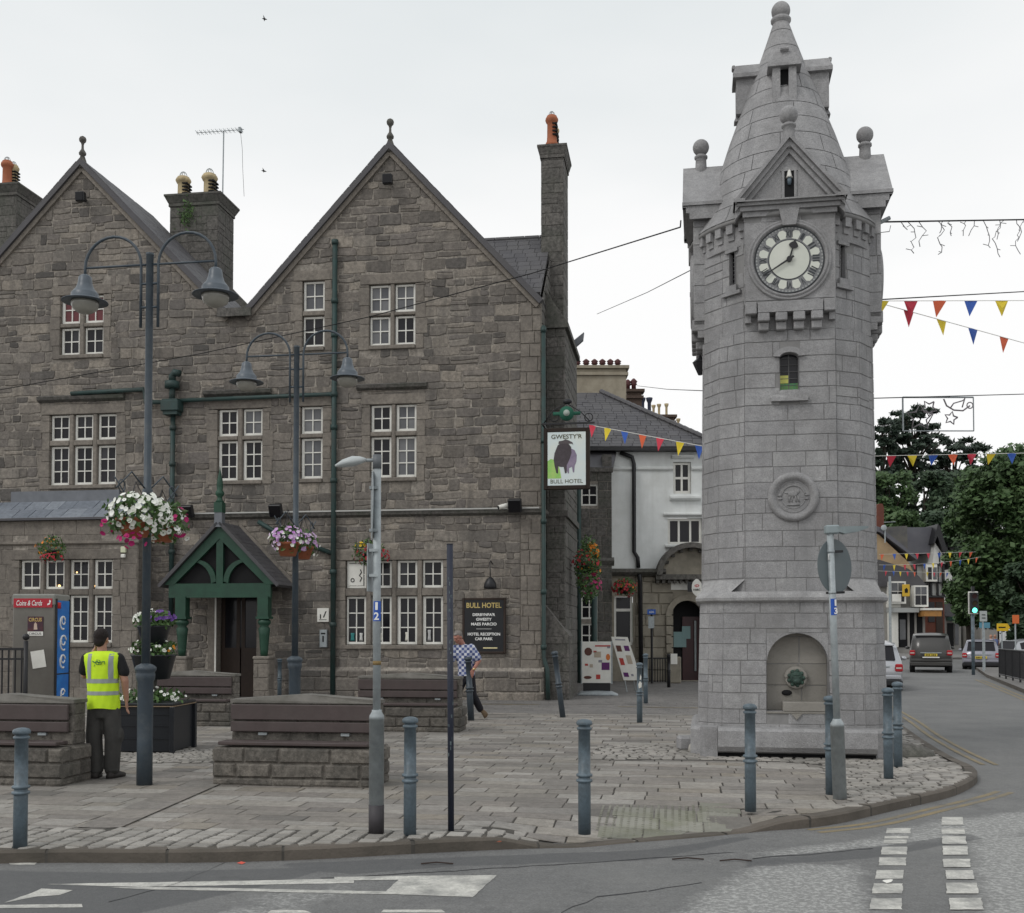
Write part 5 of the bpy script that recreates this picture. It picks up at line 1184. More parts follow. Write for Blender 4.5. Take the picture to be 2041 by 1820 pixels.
# road markings and patches
def sheet(name, polys, m, z=.004, px=True):
    s = MB().use(m)
    for i, pl_ in enumerate(polys):
        s.cr = (i*.37) % 1; q = [G(x, y, 0) for x, y in pl_] if px else [Vector((*p, 0)) for p in pl_]
        ar_ = sum(q[k].x*q[(k+1) % len(q)].y-q[(k+1) % len(q)].x*q[k].y for k in range(len(q)))
        if ar_ < 0: q.reverse()
        if m is M_paint:
            R = random.Random(i*7+len(q)); q2 = []
            for k in range(len(q)):
                a, b = q[k], q[(k+1) % len(q)]; n = max(1, min(40, int((b-a).length/.05)))
                for j in range(n): p = a.lerp(b, j/n); q2.append(Vector((p.x+R.uniform(-.004, .004), p.y+R.uniform(-.004, .004), 0)))
            q = q2
        s.poly([(p.x, p.y, z+i*.0003) for p in q])
    return tag(s.build(name), kind='structure')
def rough_poly(pts, seed, amp=.08, step=.25):
    """world outline of a pixel polygon with a ragged edge"""
    R = random.Random(seed); W_ = [G(x, y, 0) for x, y in pts]; out = []
    for i, a in enumerate(W_):
        b = W_[(i+1) % len(W_)]; n = max(1, min(60, int((b-a).length/step)))
        for j in range(n): p = a.lerp(b, j/n); out.append((p.x+R.uniform(-amp, amp), p.y+R.uniform(-amp, amp)))
    return out
def pdist(poly, x, y):   # signed soft distance to a world polygon, positive inside
    d = 1e9; n = len(poly)
    for i in range(n):
        (x1, y1), (x2, y2) = poly[i], poly[(i+1) % n]; dx, dy = x2-x1, y2-y1; t = max(0, min(1, ((x-x1)*dx+(y-y1)*dy)/(dx*dx+dy*dy+1e-9))); d = min(d, sqrt((x-x1-dx*t)**2+(y-y1-dy*t)**2))
    return d if inside_poly(poly, x, y) else -d
def W3(p): return [(G(x, y, 0).x, G(x, y, 0).y) for x, y in p]
worn = [W3([(1230,1900),(1400,1790),(1495,1731),(1600,1722),(1718,1724),(1735,1900)]), W3([(1938,1668),(2200,1655),(2400,1900),(1975,1900),(1950,1760)]), W3([(330,1850),(480,1790),(700,1752),(780,1755),(700,1790),(560,1900),(330,1900)]), W3([(1480,1707),(1600,1690),(1757,1672),(1860,1640),(2200,1600),(2200,1650),(1757,1689),(1620,1702),(1500,1711)])]
dark = [W3([(560,1722),(1300,1695),(1480,1668),(1500,1672),(1300,1715),(900,1728),(700,1745)]), W3([(-200,1735),(300,1740),(640,1728),(700,1718),(560,1760),(150,1850),(-200,1850)]), W3([(1500,1712),(1740,1690),(1930,1662),(1960,1672),(1740,1712),(1480,1730)])]
M_near = M_asph.copy(); M_near.name = 'asphalt_worn'; t_ = M_near.node_tree; b_ = t_.nodes['Principled BSDF']; src = b_.inputs['Base Color'].links[0].from_socket
def nn_(ty): return t_.nodes.new(ty)
tcx = nn_('ShaderNodeTexCoord'); aw, adk = nn_('ShaderNodeAttribute'), nn_('ShaderNodeAttribute'); aw.attribute_name = 'worn'; adk.attribute_name = 'dark'
def nz_(sc, det, ro): n = nn_('ShaderNodeTexNoise'); n.inputs['Scale'].default_value = sc; n.inputs['Detail'].default_value = det; n.inputs['Roughness'].default_value = ro; t_.links.new(tcx.outputs['Object'], n.inputs['Vector']); return n.outputs['Fac']
def mth(op, a, b): m = nn_('ShaderNodeMath'); m.operation = op; m.use_clamp = False; [t_.links.new(v, m.inputs[i]) if not isinstance(v, (int, float)) else setattr(m.inputs[i], 'default_value', v) for i, v in enumerate((a, b))]; return m.outputs[0]
def rng(v, lo, hi): r = nn_('ShaderNodeMapRange'); r.inputs[1].default_value = lo; r.inputs[2].default_value = hi; t_.links.new(v, r.inputs[0]); return r.outputs[0]
def mixn(f, a, c): x = nn_('ShaderNodeMix'); x.data_type = 'RGBA'; t_.links.new(f, x.inputs[0]); t_.links.new(a, x.inputs[6]); x.inputs[7].default_value = (*c, 1); return x.outputs[2]
k1_ = rng(mth('ADD', aw.outputs['Fac'], mth('MULTIPLY', mth('SUBTRACT', nz_(3, 6, .7), .5), 1.1)), .35, .75)
c1_ = mixn(mth('MULTIPLY', k1_, .7), src, (.26, .26, .25))
c1_ = mixn(mth('MULTIPLY', k1_, rng(nz_(24, 5, .75), .47, .6)), c1_, (.40, .40, .385))
c1_ = mixn(mth('MULTIPLY', rng(mth('ADD', adk.outputs['Fac'], mth('MULTIPLY', mth('SUBTRACT', nz_(2, 5, .6), .5), .5)), .4, .6), .6), c1_, (.075, .077, .08))
c1_ = mixn(mth('MULTIPLY', rng(nz_(1.1, 8, .75), .56, .66), .35), c1_, (.06, .06, .06))
t_.links.new(c1_, b_.inputs['Base Color'])
gx0, gx1, gy0, gy1, st_ = -9., 10.5, 6.2, 13.2, .13; nxg, nyg = int((gx1-gx0)/st_), int((gy1-gy0)/st_); vs, wa, da = [], [], []
for j in range(nyg+1):
    for i in range(nxg+1):
        x, y = gx0+i*st_, gy0+j*st_; vs.append((x, y, .004)); e = min(1, (x-gx0)/.8, (gx1-x)/.8, (gy1-y)/.8, (y-gy0)/.1+.01)
        wa.append(max(0, e)*max(max(0, min(1, .5+pdist(p, x, y)/.5))*(.55 if p is worn[2] else 1) for p in worn)); da.append(max(0, e)*max(max(0, min(1, .5+pdist(p, x, y)/.12)) for p in dark))
ng = MB().use(M_near); ng.add(vs, [[j*(nxg+1)+i, j*(nxg+1)+i+1, (j+1)*(nxg+1)+i+1, (j+1)*(nxg+1)+i] for j in range(nyg) for i in range(nxg)]); no = ng.build('road_surface'); tag(no, kind='structure')
for nm, arr in (('worn', wa), ('dark', da)): at = no.data.attributes.new(nm, 'FLOAT', 'POINT'); at.data.foreach_set('value', arr)
crk = MB().use(mat('tar_seam', (.03,.03,.032), rough=.6))
R = random.Random(12)
for pts in ([(215,1800),(330,1770),(420,1735),(470,1712)], [(640,1752),(900,1738),(1300,1712),(1460,1700)], [(1880,1330),(2041,1334)], [(1120,1820),(1190,1790),(1290,1778),(1400,1760)], [(1500,1712),(1620,1704),(1740,1692)]):
    W_ = [G(x, y, 0) for x, y in pts]
    for a, b in zip(W_, W_[1:]):
        n = max(2, int((b-a).length/.15)); prev = None
        for i in range(n+1):
            p = a.lerp(b, i/n)+Vector((R.uniform(-.01, .01), R.uniform(-.02, .02), 0)); w_ = R.uniform(.004, .014)
            if prev: crk.poly([(prev[0].x, prev[0].y-prev[1], .0062), (p.x, p.y-w_, .0062), (p.x, p.y+w_, .0062), (prev[0].x, prev[0].y+prev[1], .0062)])
            prev = (p, w_)
tag(crk.build('road_seams'), kind='structure')
def c3(pts): return [(1332+x/2.878, 1449.5+y/2.878) for x, y in pts]
def c1(pts): return [(x/2.894, 1488.7+y/2.894) for x, y in pts]
def c2(pts): return [(666+x/2.894, 1488.7+y/2.894) for x, y in pts]
col1 = [(1253,1390,582,612,1248),(1242,1380,628,643,1238),(1238,1368,650,671,1234),(1227,1370,690,735,1220),(1212,1363,752,798,1208),(1195,1350,825,875,1186),(1180,1345,902,960,1166),(1166,1340,988,1052,1152)]
sheet('crossing_marks', [c3([(a, y0), (b, y0), (b-1, y1), (e, y1)]) for a, b, y0, y1, e in col1]+[c3([(a, y0), (b, y0), (b+d_, y1), (a+c_, y1)]) for a, b, y0, y1, c_, d_ in [(1568,1690,520,565,0,5),(1568,1700,585,618,2,4),(1570,1706,632,675,1,6),(1573,1716,688,738,3,5),(1575,1728,762,810,5,9),(1590,1748,828,878,4,10),(1593,1770,900,962,5,12),(1612,1795,988,1055,4,15)]], M_paint, .0062)
sheet('arrow_marking', [c1([(265,797),(600,790),(1500,775),(2041,763),(2041,790),(1500,800),(800,812),(500,805)]), c1([(800,812),(1450,822),(2041,836),(2041,852),(1450,838),(800,826),(640,816)]),
    c2([(0,755),(500,748),(940,745),(800,872),(330,855),(0,850),(0,835),(300,838),(370,772),(120,775),(0,780)])], M_paint, .0062)
sheet('lane_arrow', [c1([(20,905),(180,848),(240,822),(420,832),(345,860),(215,868)]), c1([(-100,918),(475,912),(480,930),(-100,938)]), c1([(50,672),(215,672),(200,685),(60,684)]), c2([(285,945),(620,945),(640,962),(270,962)]), c1([(1560,950),(1620,945),(1760,950),(1800,965),(1540,965)])], M_paint, .0062)
def stripline(pts, w, z=.004, off=0.):
    W_ = chaikin(pts, 2); q = []
    for i, p in enumerate(W_):
        d = (W_[min(i+1, len(W_)-1)]-W_[max(i-1, 0)]).normalized(); n = Vector((-d.y, d.x, 0)); q.append((p+n*(off-w/2), p+n*(off+w/2)))
    return q
yl = MB().use(M_ypaint)
yp = [G(x, y, 0) for x, y in [(1330+810/2.878,1449.5+592/2.878), (1731,1644), (1853,1613), (1957,1589), (1990,1578)]]
for off in (0, -.14):
    q = stripline(yp, .07, off=off)
    for a, b in zip(q, q[1:]): yl.add([(p.x, p.y, .006) for p in (a[1], a[0], b[0], b[1])], [(3, 2, 1, 0)])
yq = [G(x, y, 0) for x, y in [(1921,1524), (1880,1503), (1846,1483), (1815,1462)]]+[Vector((8.05, 23, 0)), Vector((9.8, 31, 0))]
for off in (-.25, -.42):
    q = stripline(yq, .07, off=off)
    for a, b in zip(q, q[1:]): yl.add([(p.x, p.y, .006) for p in (a[1], a[0], b[0], b[1])], [(0, 1, 2, 3)])
for off in (0, .2):
    q = stripline([G(x, y, 0) for x, y in [(1944,1355), (1960,1361), (2041,1396), (2300,1500)]], .09, off=off)
    for a, b in zip(q, q[1:]): yl.add([(p.x, p.y, .006) for p in (a[1], a[0], b[0], b[1])], [(0, 1, 2, 3)])
tag(yl.build('yellow_lines'), kind='structure')
ll = MB().use(M_ypaint)
for (x0, x1, y0, y1) in ((940,1075,1404,1405),(1232,1400,1409,1412)):
    a, b = G(x0, y0), G(x1, y1); ll.poly([(a.x, a.y, .1045), (b.x, b.y, .1045), (b.x, b.y+.13, .1045), (a.x, a.y+.13, .1045)])
tag(ll.build('lane_yellow_line'), kind='structure')
ll = MB().use(M_joint)
a, b = G(600, 1400), G(1420, 1406); ll.poly([(a.x, a.y, .103), (b.x, b.y, .103), (b.x, b.y+.05, .103), (a.x, a.y+.05, .103)])
ll.use(M_slab, .8); a, b = G(930, 1424), G(1400, 1427); ll.poly([(a.x, a.y, .104), (b.x, b.y, .104), (b.x, b.y+.16, .104), (a.x, a.y+.16, .104)])
tag(ll.build('lane_edge'), kind='structure')
# traffic island on the right with its kerb
isl = [G(x, y, 0) for x, y in [(1966,1350),(1980,1356),(2041,1382),(2300,1480)]]+[Vector((30, 22, 0)), Vector((40, 60, 0)), Vector((24.5, 58, 0))]
ib = MB().use(M_kerb, .4); ib.prism([(p.x, p.y, -.01) for p in isl], (0, 0, .13)); ib.use(M_paver); ib.poly([(p.x, p.y, .124) for p in isl]); tag(ib.build('traffic_island'), kind='structure')
# far pavement in front of the shops
pv = MB().use(M_paver, .5); pv.prism([(33.5, 100, -.01), (36.2, 75, -.01), (10, 75, -.01), (10, 140, -.01), (44, 140, -.01)], (0, 0, .14)); tag(pv.build('far_pavement'), kind='structure')
# litter
def litter(name, px, py, m, label, s=.05, z=0.):
    g_ = G(px, py, z); R = random.Random(px); q = MB().use(m); pts = [(s*cos(a)*R.uniform(.5, 1.2), s*.6*sin(a)*R.uniform(.5, 1.2), R.uniform(0, s*.6)) for a in [i*pi/3 for i in range(6)]]
    q.add([(0, 0, s*.5)]+pts, [(0, i+1, (i+1) % 6+1) for i in range(6)]); o = q.build(name, None, label, (g_.x, g_.y, z+.006)); tag(o, None, 'litter')
litter('litter_scrap', 481, 1723, mat('litter_red', (.6,.10,.07)), 'crumpled red scrap in the gutter at the foot of the kerb', .035)
litter('litter_scrap', 1810, 1609, M_white, 'white crumpled scrap in the gutter beside the curved kerb', .05)
litter('litter_scrap', 1770, 1763, M_white, 'pale scrap lying on a white crossing mark', .05)
litter('dead_leaf', 992, 1682, mat('leaf_rust', (.2,.05,.02)), 'small rust-red leaf on the paving near the dark pole', .03, .1)
for px, py, l_ in ((870, 1725, 'short dark twig lying on the road below the grey lamp column'), (1465, 1719, 'longer dark twig on the road in front of the tactile paving'), (1370, 1671+45, 'brown twig on the road, left of the longer twig')):
    g_ = G(px, py, 0); o = MB().use(mat('twig', (.04,.025,.02))).tube([(-.12, 0, .01), (0, .015, .018), (.13, .0, .01)], .006, 5).build('twig', None, l_, (g_.x, g_.y, 0.004)); tag(o, None, 'twig')
# =================================================================== STREET FURNITURE
def bollard(px, py, top, label, tilt=(0, 0), m=None, z=.1, r=.052, hgt=None):
    g_ = G(px, py, z); s_ = FPX/g_.y; H = hgt or (py-top)/s_
    t = thing('bollard', label, 'bollard', (g_.x, g_.y, z-.01), 0, 'bollards round the plaza'); t.rotation_euler = (tilt[0], tilt[1], 0)
    m = m or M_gray
    b = MB().use(m, .5, True)
    b.lathe([(r*1.04, 0), (r*1.03, H*.44), (r*1.02, H*.452), (r*1.3, H*.455), (r*1.36, H*.465), (r*1.3, H*.475), (r*1.0, H*.48), (r*1.0, H*.498), (r*1.3, H*.502), (r*1.36, H*.512), (r*1.3, H*.522), (r*1.0, H*.528), (r*.98, H*.905), (r*1.18, H*.908), (r*1.24, H*.918), (r*1.18, H*.928), (r*.98, H*.931), (r*.98, H*.945)], 18)
    b.build('post', t)
    c = MB().use(m, .9, True); c.lathe([(r*1.0, H*.944), (r*1.24, H*.948), (r*1.32, H*.96), (r*1.30, H*.975), (r*1.1, H*.988), (r*.6, H*.997), (r*.2, H)], 18); c.build('cap', t)
    return t
bollard(40, 1690, 1450, 'blue-grey bollard at the far left of the cobbled kerb edge')
bollard(817, 1665, 1428, 'blue-grey bollard between the grey lamp column and the dark pole')
bollard(1165, 1660, 1433, 'blue-grey bollard just left of the tactile paving')
bollard(1496, 1615, 1402, 'blue-grey bollard in front of the tower niche, right of the tactile paving')
bollard(1656, 1583, 1386, 'blue-grey bollard half hidden behind the grey sign column before the tower')
bollard(1771, 1554, 1370, 'nearer of the pair of blue-grey bollards at the right foot of the clock tower')
bollard(1790, 1530, 1358, 'farther of the pair of blue-grey bollards at the right foot of the clock tower')
bollard(1122, 1430, 1296, 'dark bollard leaning to the left near the hotel corner', tilt=(0, radians(-7.2)), m=M_lampc, r=.055)
bollard(1109, 1380, 1286, 'upright bollard right behind the leaning one at the hotel corner', m=M_lampc)
bollard(1275, 1440, 1320, 'blue-grey bollard with a white splash, in front of the leaning poster boards')
bollard(1287, 1402, 1302, 'grey bollard standing behind the one with the white splash')
bollard(1333, 1370, 1303, 'black bollard near the arched bank door, with a notice beside it', m=M_black)
bollard(939, 1436, 1308, 'dark bollard in front of the man in the checked shirt', tilt=(0, radians(-3)), m=M_lampc, r=.062)
bollard(557, 1392, 1312, 'slim blue-grey bollard right of the porch beside the lamp column base')
g_ = G(1275, 1440); tq = MB().use(M_white); tq.v = []; 
tq.add([(-.02, -.056, .0), (.03, -.056, .02), (.035, -.057, .10), (.0, -.058, .14), (-.03, -.057, .08)], [(0,1,2,3,4)]); tq.add([(-.005, -.058, .17), (.02, -.058, .16), (.028, -.058, .22), (.01, -.058, .27)], [(0,1,2,3)])
o = tq.build('paint_splash', bpy.data.objects['bollard.009'] if 'bollard.009' in bpy.data.objects else None); o.location = (0, 0, .66)
# --- benches
def bench(xr, py, label, W_=1.86, seed=1):
    g_ = G(xr, py); t = thing('stone_bench', label, 'bench', (g_.x-W_/2*cos(HRZ), g_.y-W_/2*sin(HRZ), .1), HRZ, 'stone benches with brown slats')
    h = W_/2; b = MB()
    def st(x0, x1, y0, y1, z0, z1, m, sd, faces='frl', **kw): dressed_box(b, x0, x1, y0, y1, z0, z1, m, sd, faces, **kw)
    M_b = mat('bench_stone', (.11,.10,.088), (.155,.14,.122), rough=.9, ns=5, bump=.9, bs=14, rnd=.5, rndc=[(.075,.07,.063), (.18,.163,.14)], dirt=(.045,.045,.04), dirts=1.6, dirta=.75, fine=.2, mott=.4)
    st(-h, h, 0, .62, 0, .08, M_b, seed, rh=(.08, .08), rw=(.45, .6), split=0, th=.01)
    st(-h-.0, h, .02, .60, .08, .42, M_b, seed+9, rows=[.17], rw=(.4, .62), split=0, gap=.012, th=.03, ch=.02)
    st(-h+.09, h-.06, .33, .58, .42, .90, M_b, seed+20, rows=[.15, .2, .14], rw=(.3, .5), split=0, gap=.012, th=.012)
    b.build('stone_base', t)
    c = MB().use(mat('coping_stone', (.20,.19,.172), (.13,.122,.11), rough=.9, ns=4, bump=.4, dirt=(.10,.10,.08), dirts=2, dirta=.7), .5)
    x0, x1 = -h+.07, h-.04
    c.add([(x0, .30, .90), (x1, .30, .90), (x1, .60, .90), (x0, .60, .90), (x0, .30, .94), (x1, .30, .94), (x1, .60, .94), (x0, .60, .94), ((x0+x1)/2, .34, 1.0), ((x0+x1)/2, .58, 1.0)], [(0,1,5,8,4),(2,3,7,9,6),(1,2,6,5),(3,0,4,7),(4,8,9,7),(8,5,6,9),(0,3,2,1)]); c.build('coping', t)
    for z0, z1 in ((.71, .885), (.575, .69)):
        MB().use(M_slatw).cbox(-h+.09, h-.09, .26, .305, z0, z1, .008).build('back_slat', t)
    MB().use(M_slatw).cbox(-h+.05, h-.07, .0, .12, .445, .485, .008).build('seat_slat', t)
    MB().use(M_slatw).cbox(-h+.05, h-.07, .135, .25, .445, .485, .008).build('seat_slat', t)
    for x in (-h*.5, h*.55): MB().use(M_galv).box(x-.05, x+.05, .285, .335, .535, .565).build('bracket', t)
    return t
bench(745, 1571, 'stone bench with brown slats in the foreground, between the two lamp columns', seed=1)
bench(122, 1568, 'stone bench cut off by the left edge, beside the man in the yellow vest', seed=2)
bench(915, 1460, 'stone bench farther back, behind the grey and dark poles', W_=1.96, seed=3)
bench(458, 1448, 'stone bench in the back row, left, in front of the green porch', W_=1.9, seed=4)
# --- flowers
def petunia(mb, c, n, r, R, m, eye=True):
    n = Vector(n).normalized(); a = n.orthogonal().normalized(); b = n.cross(a); c = Vector(c); ph = R.random()*6
    mb.use(m, R.random())
    ring_ = [c+(a*cos(ph+i*pi/5)+b*sin(ph+i*pi/5))*r*(1 if i % 2 == 0 else .86)+n*.008 for i in range(10)]
    mb.add([c]+ring_, [(0, i+1, (i+1) % 10+1) for i in range(10)])
    if eye: mb.use(M_leaf, .6); mb.add([c+(a*cos(i*pi/2)+b*sin(i*pi/2))*r*.24+n*.009 for i in range(4)], [(0,1,2,3)])
def foliage(mb, c, rad, n, R, sz=.05, m=None, shell=.6):
    for i in range(n):
        d = Vector((R.gauss(0, 1), R.gauss(0, 1), R.gauss(0, 1))).normalized(); k = R.uniform(shell, 1); p = Vector(c)+Vector((d.x*rad[0], d.y*rad[1], d.z*rad[2]))*k
        a = Vector((R.uniform(-1, 1), R.uniform(-1, 1), R.uniform(-1, 1))).normalized(); b = a.orthogonal().normalized(); s_ = sz*R.uniform(.6, 1.2)
        mb.use(m or M_leaf, R.random()); mb.add([p-a*s_, p+b*s_*.45, p+a*s_, p-b*s_*.45], [(0,1,2,3)])
def basket(name, label, loc, rz, R_, specs, pot=True, potm=None, pr_=.2, ph_=.19, hang=.5, grp='hanging flower baskets', fol=260, frad=None, cat='flower basket', fz=.05, sz=.045):
    """specs: list of (material, count, centre, radii, size)"""
    R = random.Random(R_); t = thing(name, label, cat, loc, rz, grp)
    if pot: MB().use(potm or M_terra, .5, True).lathe([(pr_*.55, -ph_), (pr_*.62, -ph_), (pr_*.95, -.03), (pr_*1.03, -.03), (pr_*1.05, .01), (pr_*.95, .012), (pr_*.9, -.02)], 20).build('pot', t)
    if hang:
        k = MB().use(M_black); 
        for i in range(3): a = i*2*pi/3+.4; k.tube([(pr_*cos(a), pr_*sin(a), 0), (0, 0, hang)], .005, 4)
        k.build('hanging_chain', t)
    f = MB(); fr = frad or (pr_*1.5, pr_*1.5, pr_*.9); foliage(f, (0, 0, fz), fr, fol, R, sz); f.build('foliage', t)
    names = {}
    for (m, n, c, rad, sz_) in specs:
        q = names.setdefault(m.name, MB())
        for i in range(n):
            d = Vector((R.gauss(0, 1), R.gauss(0, 1)*1.0-.3, R.gauss(0, 1)*.8+.35)).normalized(); k_ = R.uniform(.9, 1.06); p = Vector(c)+Vector((d.x*rad[0], d.y*rad[1], d.z*rad[2]))*k_
            petunia(q, p, (d.x+R.uniform(-.4, .4), d.y-.3, d.z+.1+R.uniform(-.4, .3)), sz_*R.uniform(.65, 1.15), R, m, eye=sz_ > .035)
    for nm, q in names.items(): q.build(nm.replace('_petal', '')+'_blossom', t)
    return t
# --- double-armed lamp columns
def lamp(Y, px_top, px_base, label, seed):
    z0 = .1; bx = XX(px_base, Y); t = thing('street_lamp', label, 'street lamp', (bx, Y, z0), radians(-9), 'double-armed street lamps')
    H = 6.03; m = M_lampc
    b = MB().use(m, .5, True); b.lathe([(.088, 0), (.086, .5), (.088, 1.15), (.105, 1.19), (.108, 1.24), (.10, 1.26), (.118, 1.285), (.12, 1.31), (.10, 1.335), (.05, 1.36)], 20); b.build('column_base', t)
    p = MB().use(m, .5, True); p.lathe([(.05, 1.34), (.045, 2.9), (.06, 2.92), (.062, 3.0), (.045, 3.02), (.046, 3.25), (.058, 3.26), (.058, 3.32), (.042, 3.34), (.041, H-.03), (.046, H-.025), (.046, H)], 16); p.build('pole', t)
    for s_ in (-1, 1):
        a = MB().use(m, .5, True); x0 = s_*.105; zc_ = H-.13; r = .345
        pts = [(x0, 0, H-.85), (x0, 0, zc_-.1)]+[(x0+s_*(r-r*cos(q)), 0, zc_+r*sin(q)) for q in [pi*i/14 for i in range(15)]]+[(x0+s_*2*r, 0, zc_-.12)]
        a.tube(pts, .017, 8); a.cyl((0, 0, zc_+.0), (x0+s_*2*r, 0, zc_-.0), .013, n=6)
        for z in (H-.35, H-.62): a.cyl((0, 0, z), (x0, 0, z), .014, n=6)
        a.build('lamp_arm', t)
        c = (x0+s_*2*r, 0, zc_-.125)
        hd = MB().use(mat('lamp_head_paint', (.10,.12,.14), (.075,.09,.108), rough=.4, ns=3), .5, True); hd.lathe([(.03, .05), (.05, .04), (.072, .02), (.08, -.05), (.10, -.11), (.14, -.16), (.152, -.175), (.152, -.225), (.17, -.23), (.255, -.262), (.258, -.27), (.15, -.258)], 26, c); ho = hd.build('lamp_head', t)
        MB().use(mat('frosted_glass', (.34,.33,.29), (.26,.25,.22), rough=.25, ns=6, spec=.6), .5, True).lathe([(.15, -.258), (.155, -.29), (.135, -.35), (.08, -.39), (.02, -.40)], 20, c).build('glass_bowl', ho)
    k = MB().use(m, .5, True)
    for s_ in (-1, 1):
        y = s_*.42; k.tube([(0, 0, 3.3), (s_*.08, y*.5, 3.5), (s_*.16, y*.95, 3.3)], .010, 5); k.tube([(0, 0, 3.0), (s_*.10, y*.6, 3.2), (s_*.17, y, 3.42)], .008, 5); k.ring((s_*.14, y*.75, 3.33), .07, .007, 'x', 12, 4)
    k.build('basket_bracket', t)
    return t
def ztop_Y(py, H=6.13): # depth at which a column of height H tops out at row py
    Y = 12.
    for _ in range(40): Y = Y*(ZZ(py, Y)-0) and Y*(H-EYE)/(ZZ(py, Y)-EYE)
    return Y
Y1, Y2 = ztop_Y(505), ztop_Y(690)
l1 = lamp(Y1, 298, 291, 'dark blue-grey double-armed street lamp with white flower baskets, nearest one', 1)
l2 = lamp(Y2, 588, 588, 'dark blue-grey double-armed street lamp with lilac flower baskets, farther back', 2)
def at_lamp(Y, px, py, dy): return P(px, py, Y+dy)
q = at_lamp(Y1, 270, 1036, -.4)
basket('hanging_basket', 'terracotta basket of white petunias on the left of the near street lamp', q, 0, 11, [(M_wht, 150, (.03, 0, .07), (.33, .31, .23), .034), (M_mag, 10, (-.29, -.1, -.09), (.08, .1, .07), .034), (M_mag, 14, (.0, -.1, -.24), (.15, .14, .08), .034)], pr_=.2, fol=420, frad=(.38, .35, .25), hang=.42)
q = at_lamp(Y1, 322, 1048, .3)
basket('hanging_basket', 'terracotta basket with white and magenta petunias behind the near lamp pole', q, 0, 12, [(M_wht, 80, (.0, 0, .03), (.27, .28, .22), .036), (M_mag, 18, (.22, -.08, .03), (.12, .16, .17), .034), (M_wht, 5, (.2, -.1, -.1), (.2, .1, .08), .04)], pr_=.19, fol=420, frad=(.32, .3, .26), hang=.42)
q = at_lamp(Y2, 574, 1083, -.3)
basket('hanging_basket', 'terracotta basket of lilac and white petunias left of the farther lamp pole', q, 0, 13, [(M_lil, 70, (0, 0, .05), (.28, .26, .2), .034), (M_wht, 26, (0, 0, .02), (.29, .27, .17), .03)], pr_=.18, fol=300, frad=(.27, .26, .24))
q = at_lamp(Y2, 604, 1090, .35)
basket('hanging_basket', 'terracotta basket of lilac petunias right of the farther lamp pole', q, 0, 14, [(M_lil, 62, (0, 0, .05), (.23, .26, .19), .034), (M_wht, 22, (0, 0, 0), (.25, .26, .19), .03)], pr_=.16, fol=260, frad=(.24, .26, .22))
def hb(px, py, off): u, z = hf(px, py, off); return hw(u, -off, z)
t = basket('hanging_basket', 'small basket of orange and red flowers hanging before the bay windows', hb(104, 1098, 1.3), HRZ, 15, [(M_org, 30, (-.1, 0, .1), (.35, .25, .25), .035), (M_red, 52, (.05, -.1, -.2), (.30, .2, .14), .035)], pr_=.16, potm=M_black, fol=420, frad=(.38, .3, .36), hang=.45)
t = basket('hanging_basket', 'red and yellow basket hanging on the wall behind the grey lamp column', hb(735, 1105, .5), HRZ, 16, [(M_red, 85, (.1, 0, -.05), (.46, .25, .30), .036), (M_yel, 8, (-.18, -.1, .22), (.13, .1, .08), .05)], pr_=.18, potm=M_black, fol=460, frad=(.46, .3, .38))
t = basket('hanging_basket', 'long trailing basket of orange, red and pink flowers at the hotel corner', P(1172, 1128, 29.5), 0, 17, [(M_org, 70, (.12, 0, .38), (.18, .2, .26), .045), (M_red, 60, (-.05, 0, .0), (.40, .3, .45), .042), (M_mag, 50, (.1, 0, -.55), (.25, .2, .35), .042), (M_org, 14, (.05, 0, -.1), (.3, .2, .2), .042)], pr_=.2, potm=M_black, fol=1100, frad=(.38, .35, .95), fz=-.1, hang=.9, sz=.06)
t = basket('hanging_basket', 'basket of dark red and yellow flowers under the bank cornice', P(1246, 1172, 37.2), 0, 18, [(M_red, 90, (0, 0, 0), (.44, .3, .3), .045), (M_org, 12, (0, 0, -.0), (.4, .3, .15), .045)], pr_=.2, potm=M_black, fol=420, frad=(.42, .3, .33), sz=.06)
# --- tiered planter
g_ = G(308, 1490); g_.y = 15.9; g_.x = XX(311, 15.9)
t = thing('tiered_planter', 'black three-tiered planter of petunias behind the man in the yellow vest', 'planter', (g_.x-.03, g_.y, .1), radians(-3))
M_blk = mat('black_plastic', (.010,.012,.016), (.016,.018,.022), rough=.4, ns=3)
b = MB().use(M_blk, .5); b.cbox(-.44, .44, -.44, .44, .02, .66, .01); b.cbox(-.47, .47, -.47, .47, .672, .71, .01)
for x in (-.45, .45):
    for y in (-.45, .45): b.cbox(x-.035, x+.035, y-.035, y+.035, 0, .66, .01)
for z in (.2, .38, .54):
    for y in (-.443, .443): b.box(-.41, .41, y-.006, y+.006, z, z+.012)
b.build('planter_box', t)
MB().use(mat('tan_rim', (.23,.17,.11))).box(-.475, .475, -.475, .475, .659, .6715).build('rim', t)
MB().use(M_darkstone, .1, True).cyl((0, 0, .6), (0, 0, 1.72), .05).build('centre_post', t)
MB().use(M_blk, .5, True).lathe([(.20, 1.03), (.23, 1.04), (.31, 1.36), (.325, 1.37), (.325, 1.39), (.29, 1.385)], 20).build('upper_tub', t)
MB().use(M_blk, .5, True).lathe([(.13, 1.52), (.16, 1.53), (.23, 1.78), (.24, 1.79), (.24, 1.81), (.21, 1.80)], 20).build('top_tub', t)
R = random.Random(21)
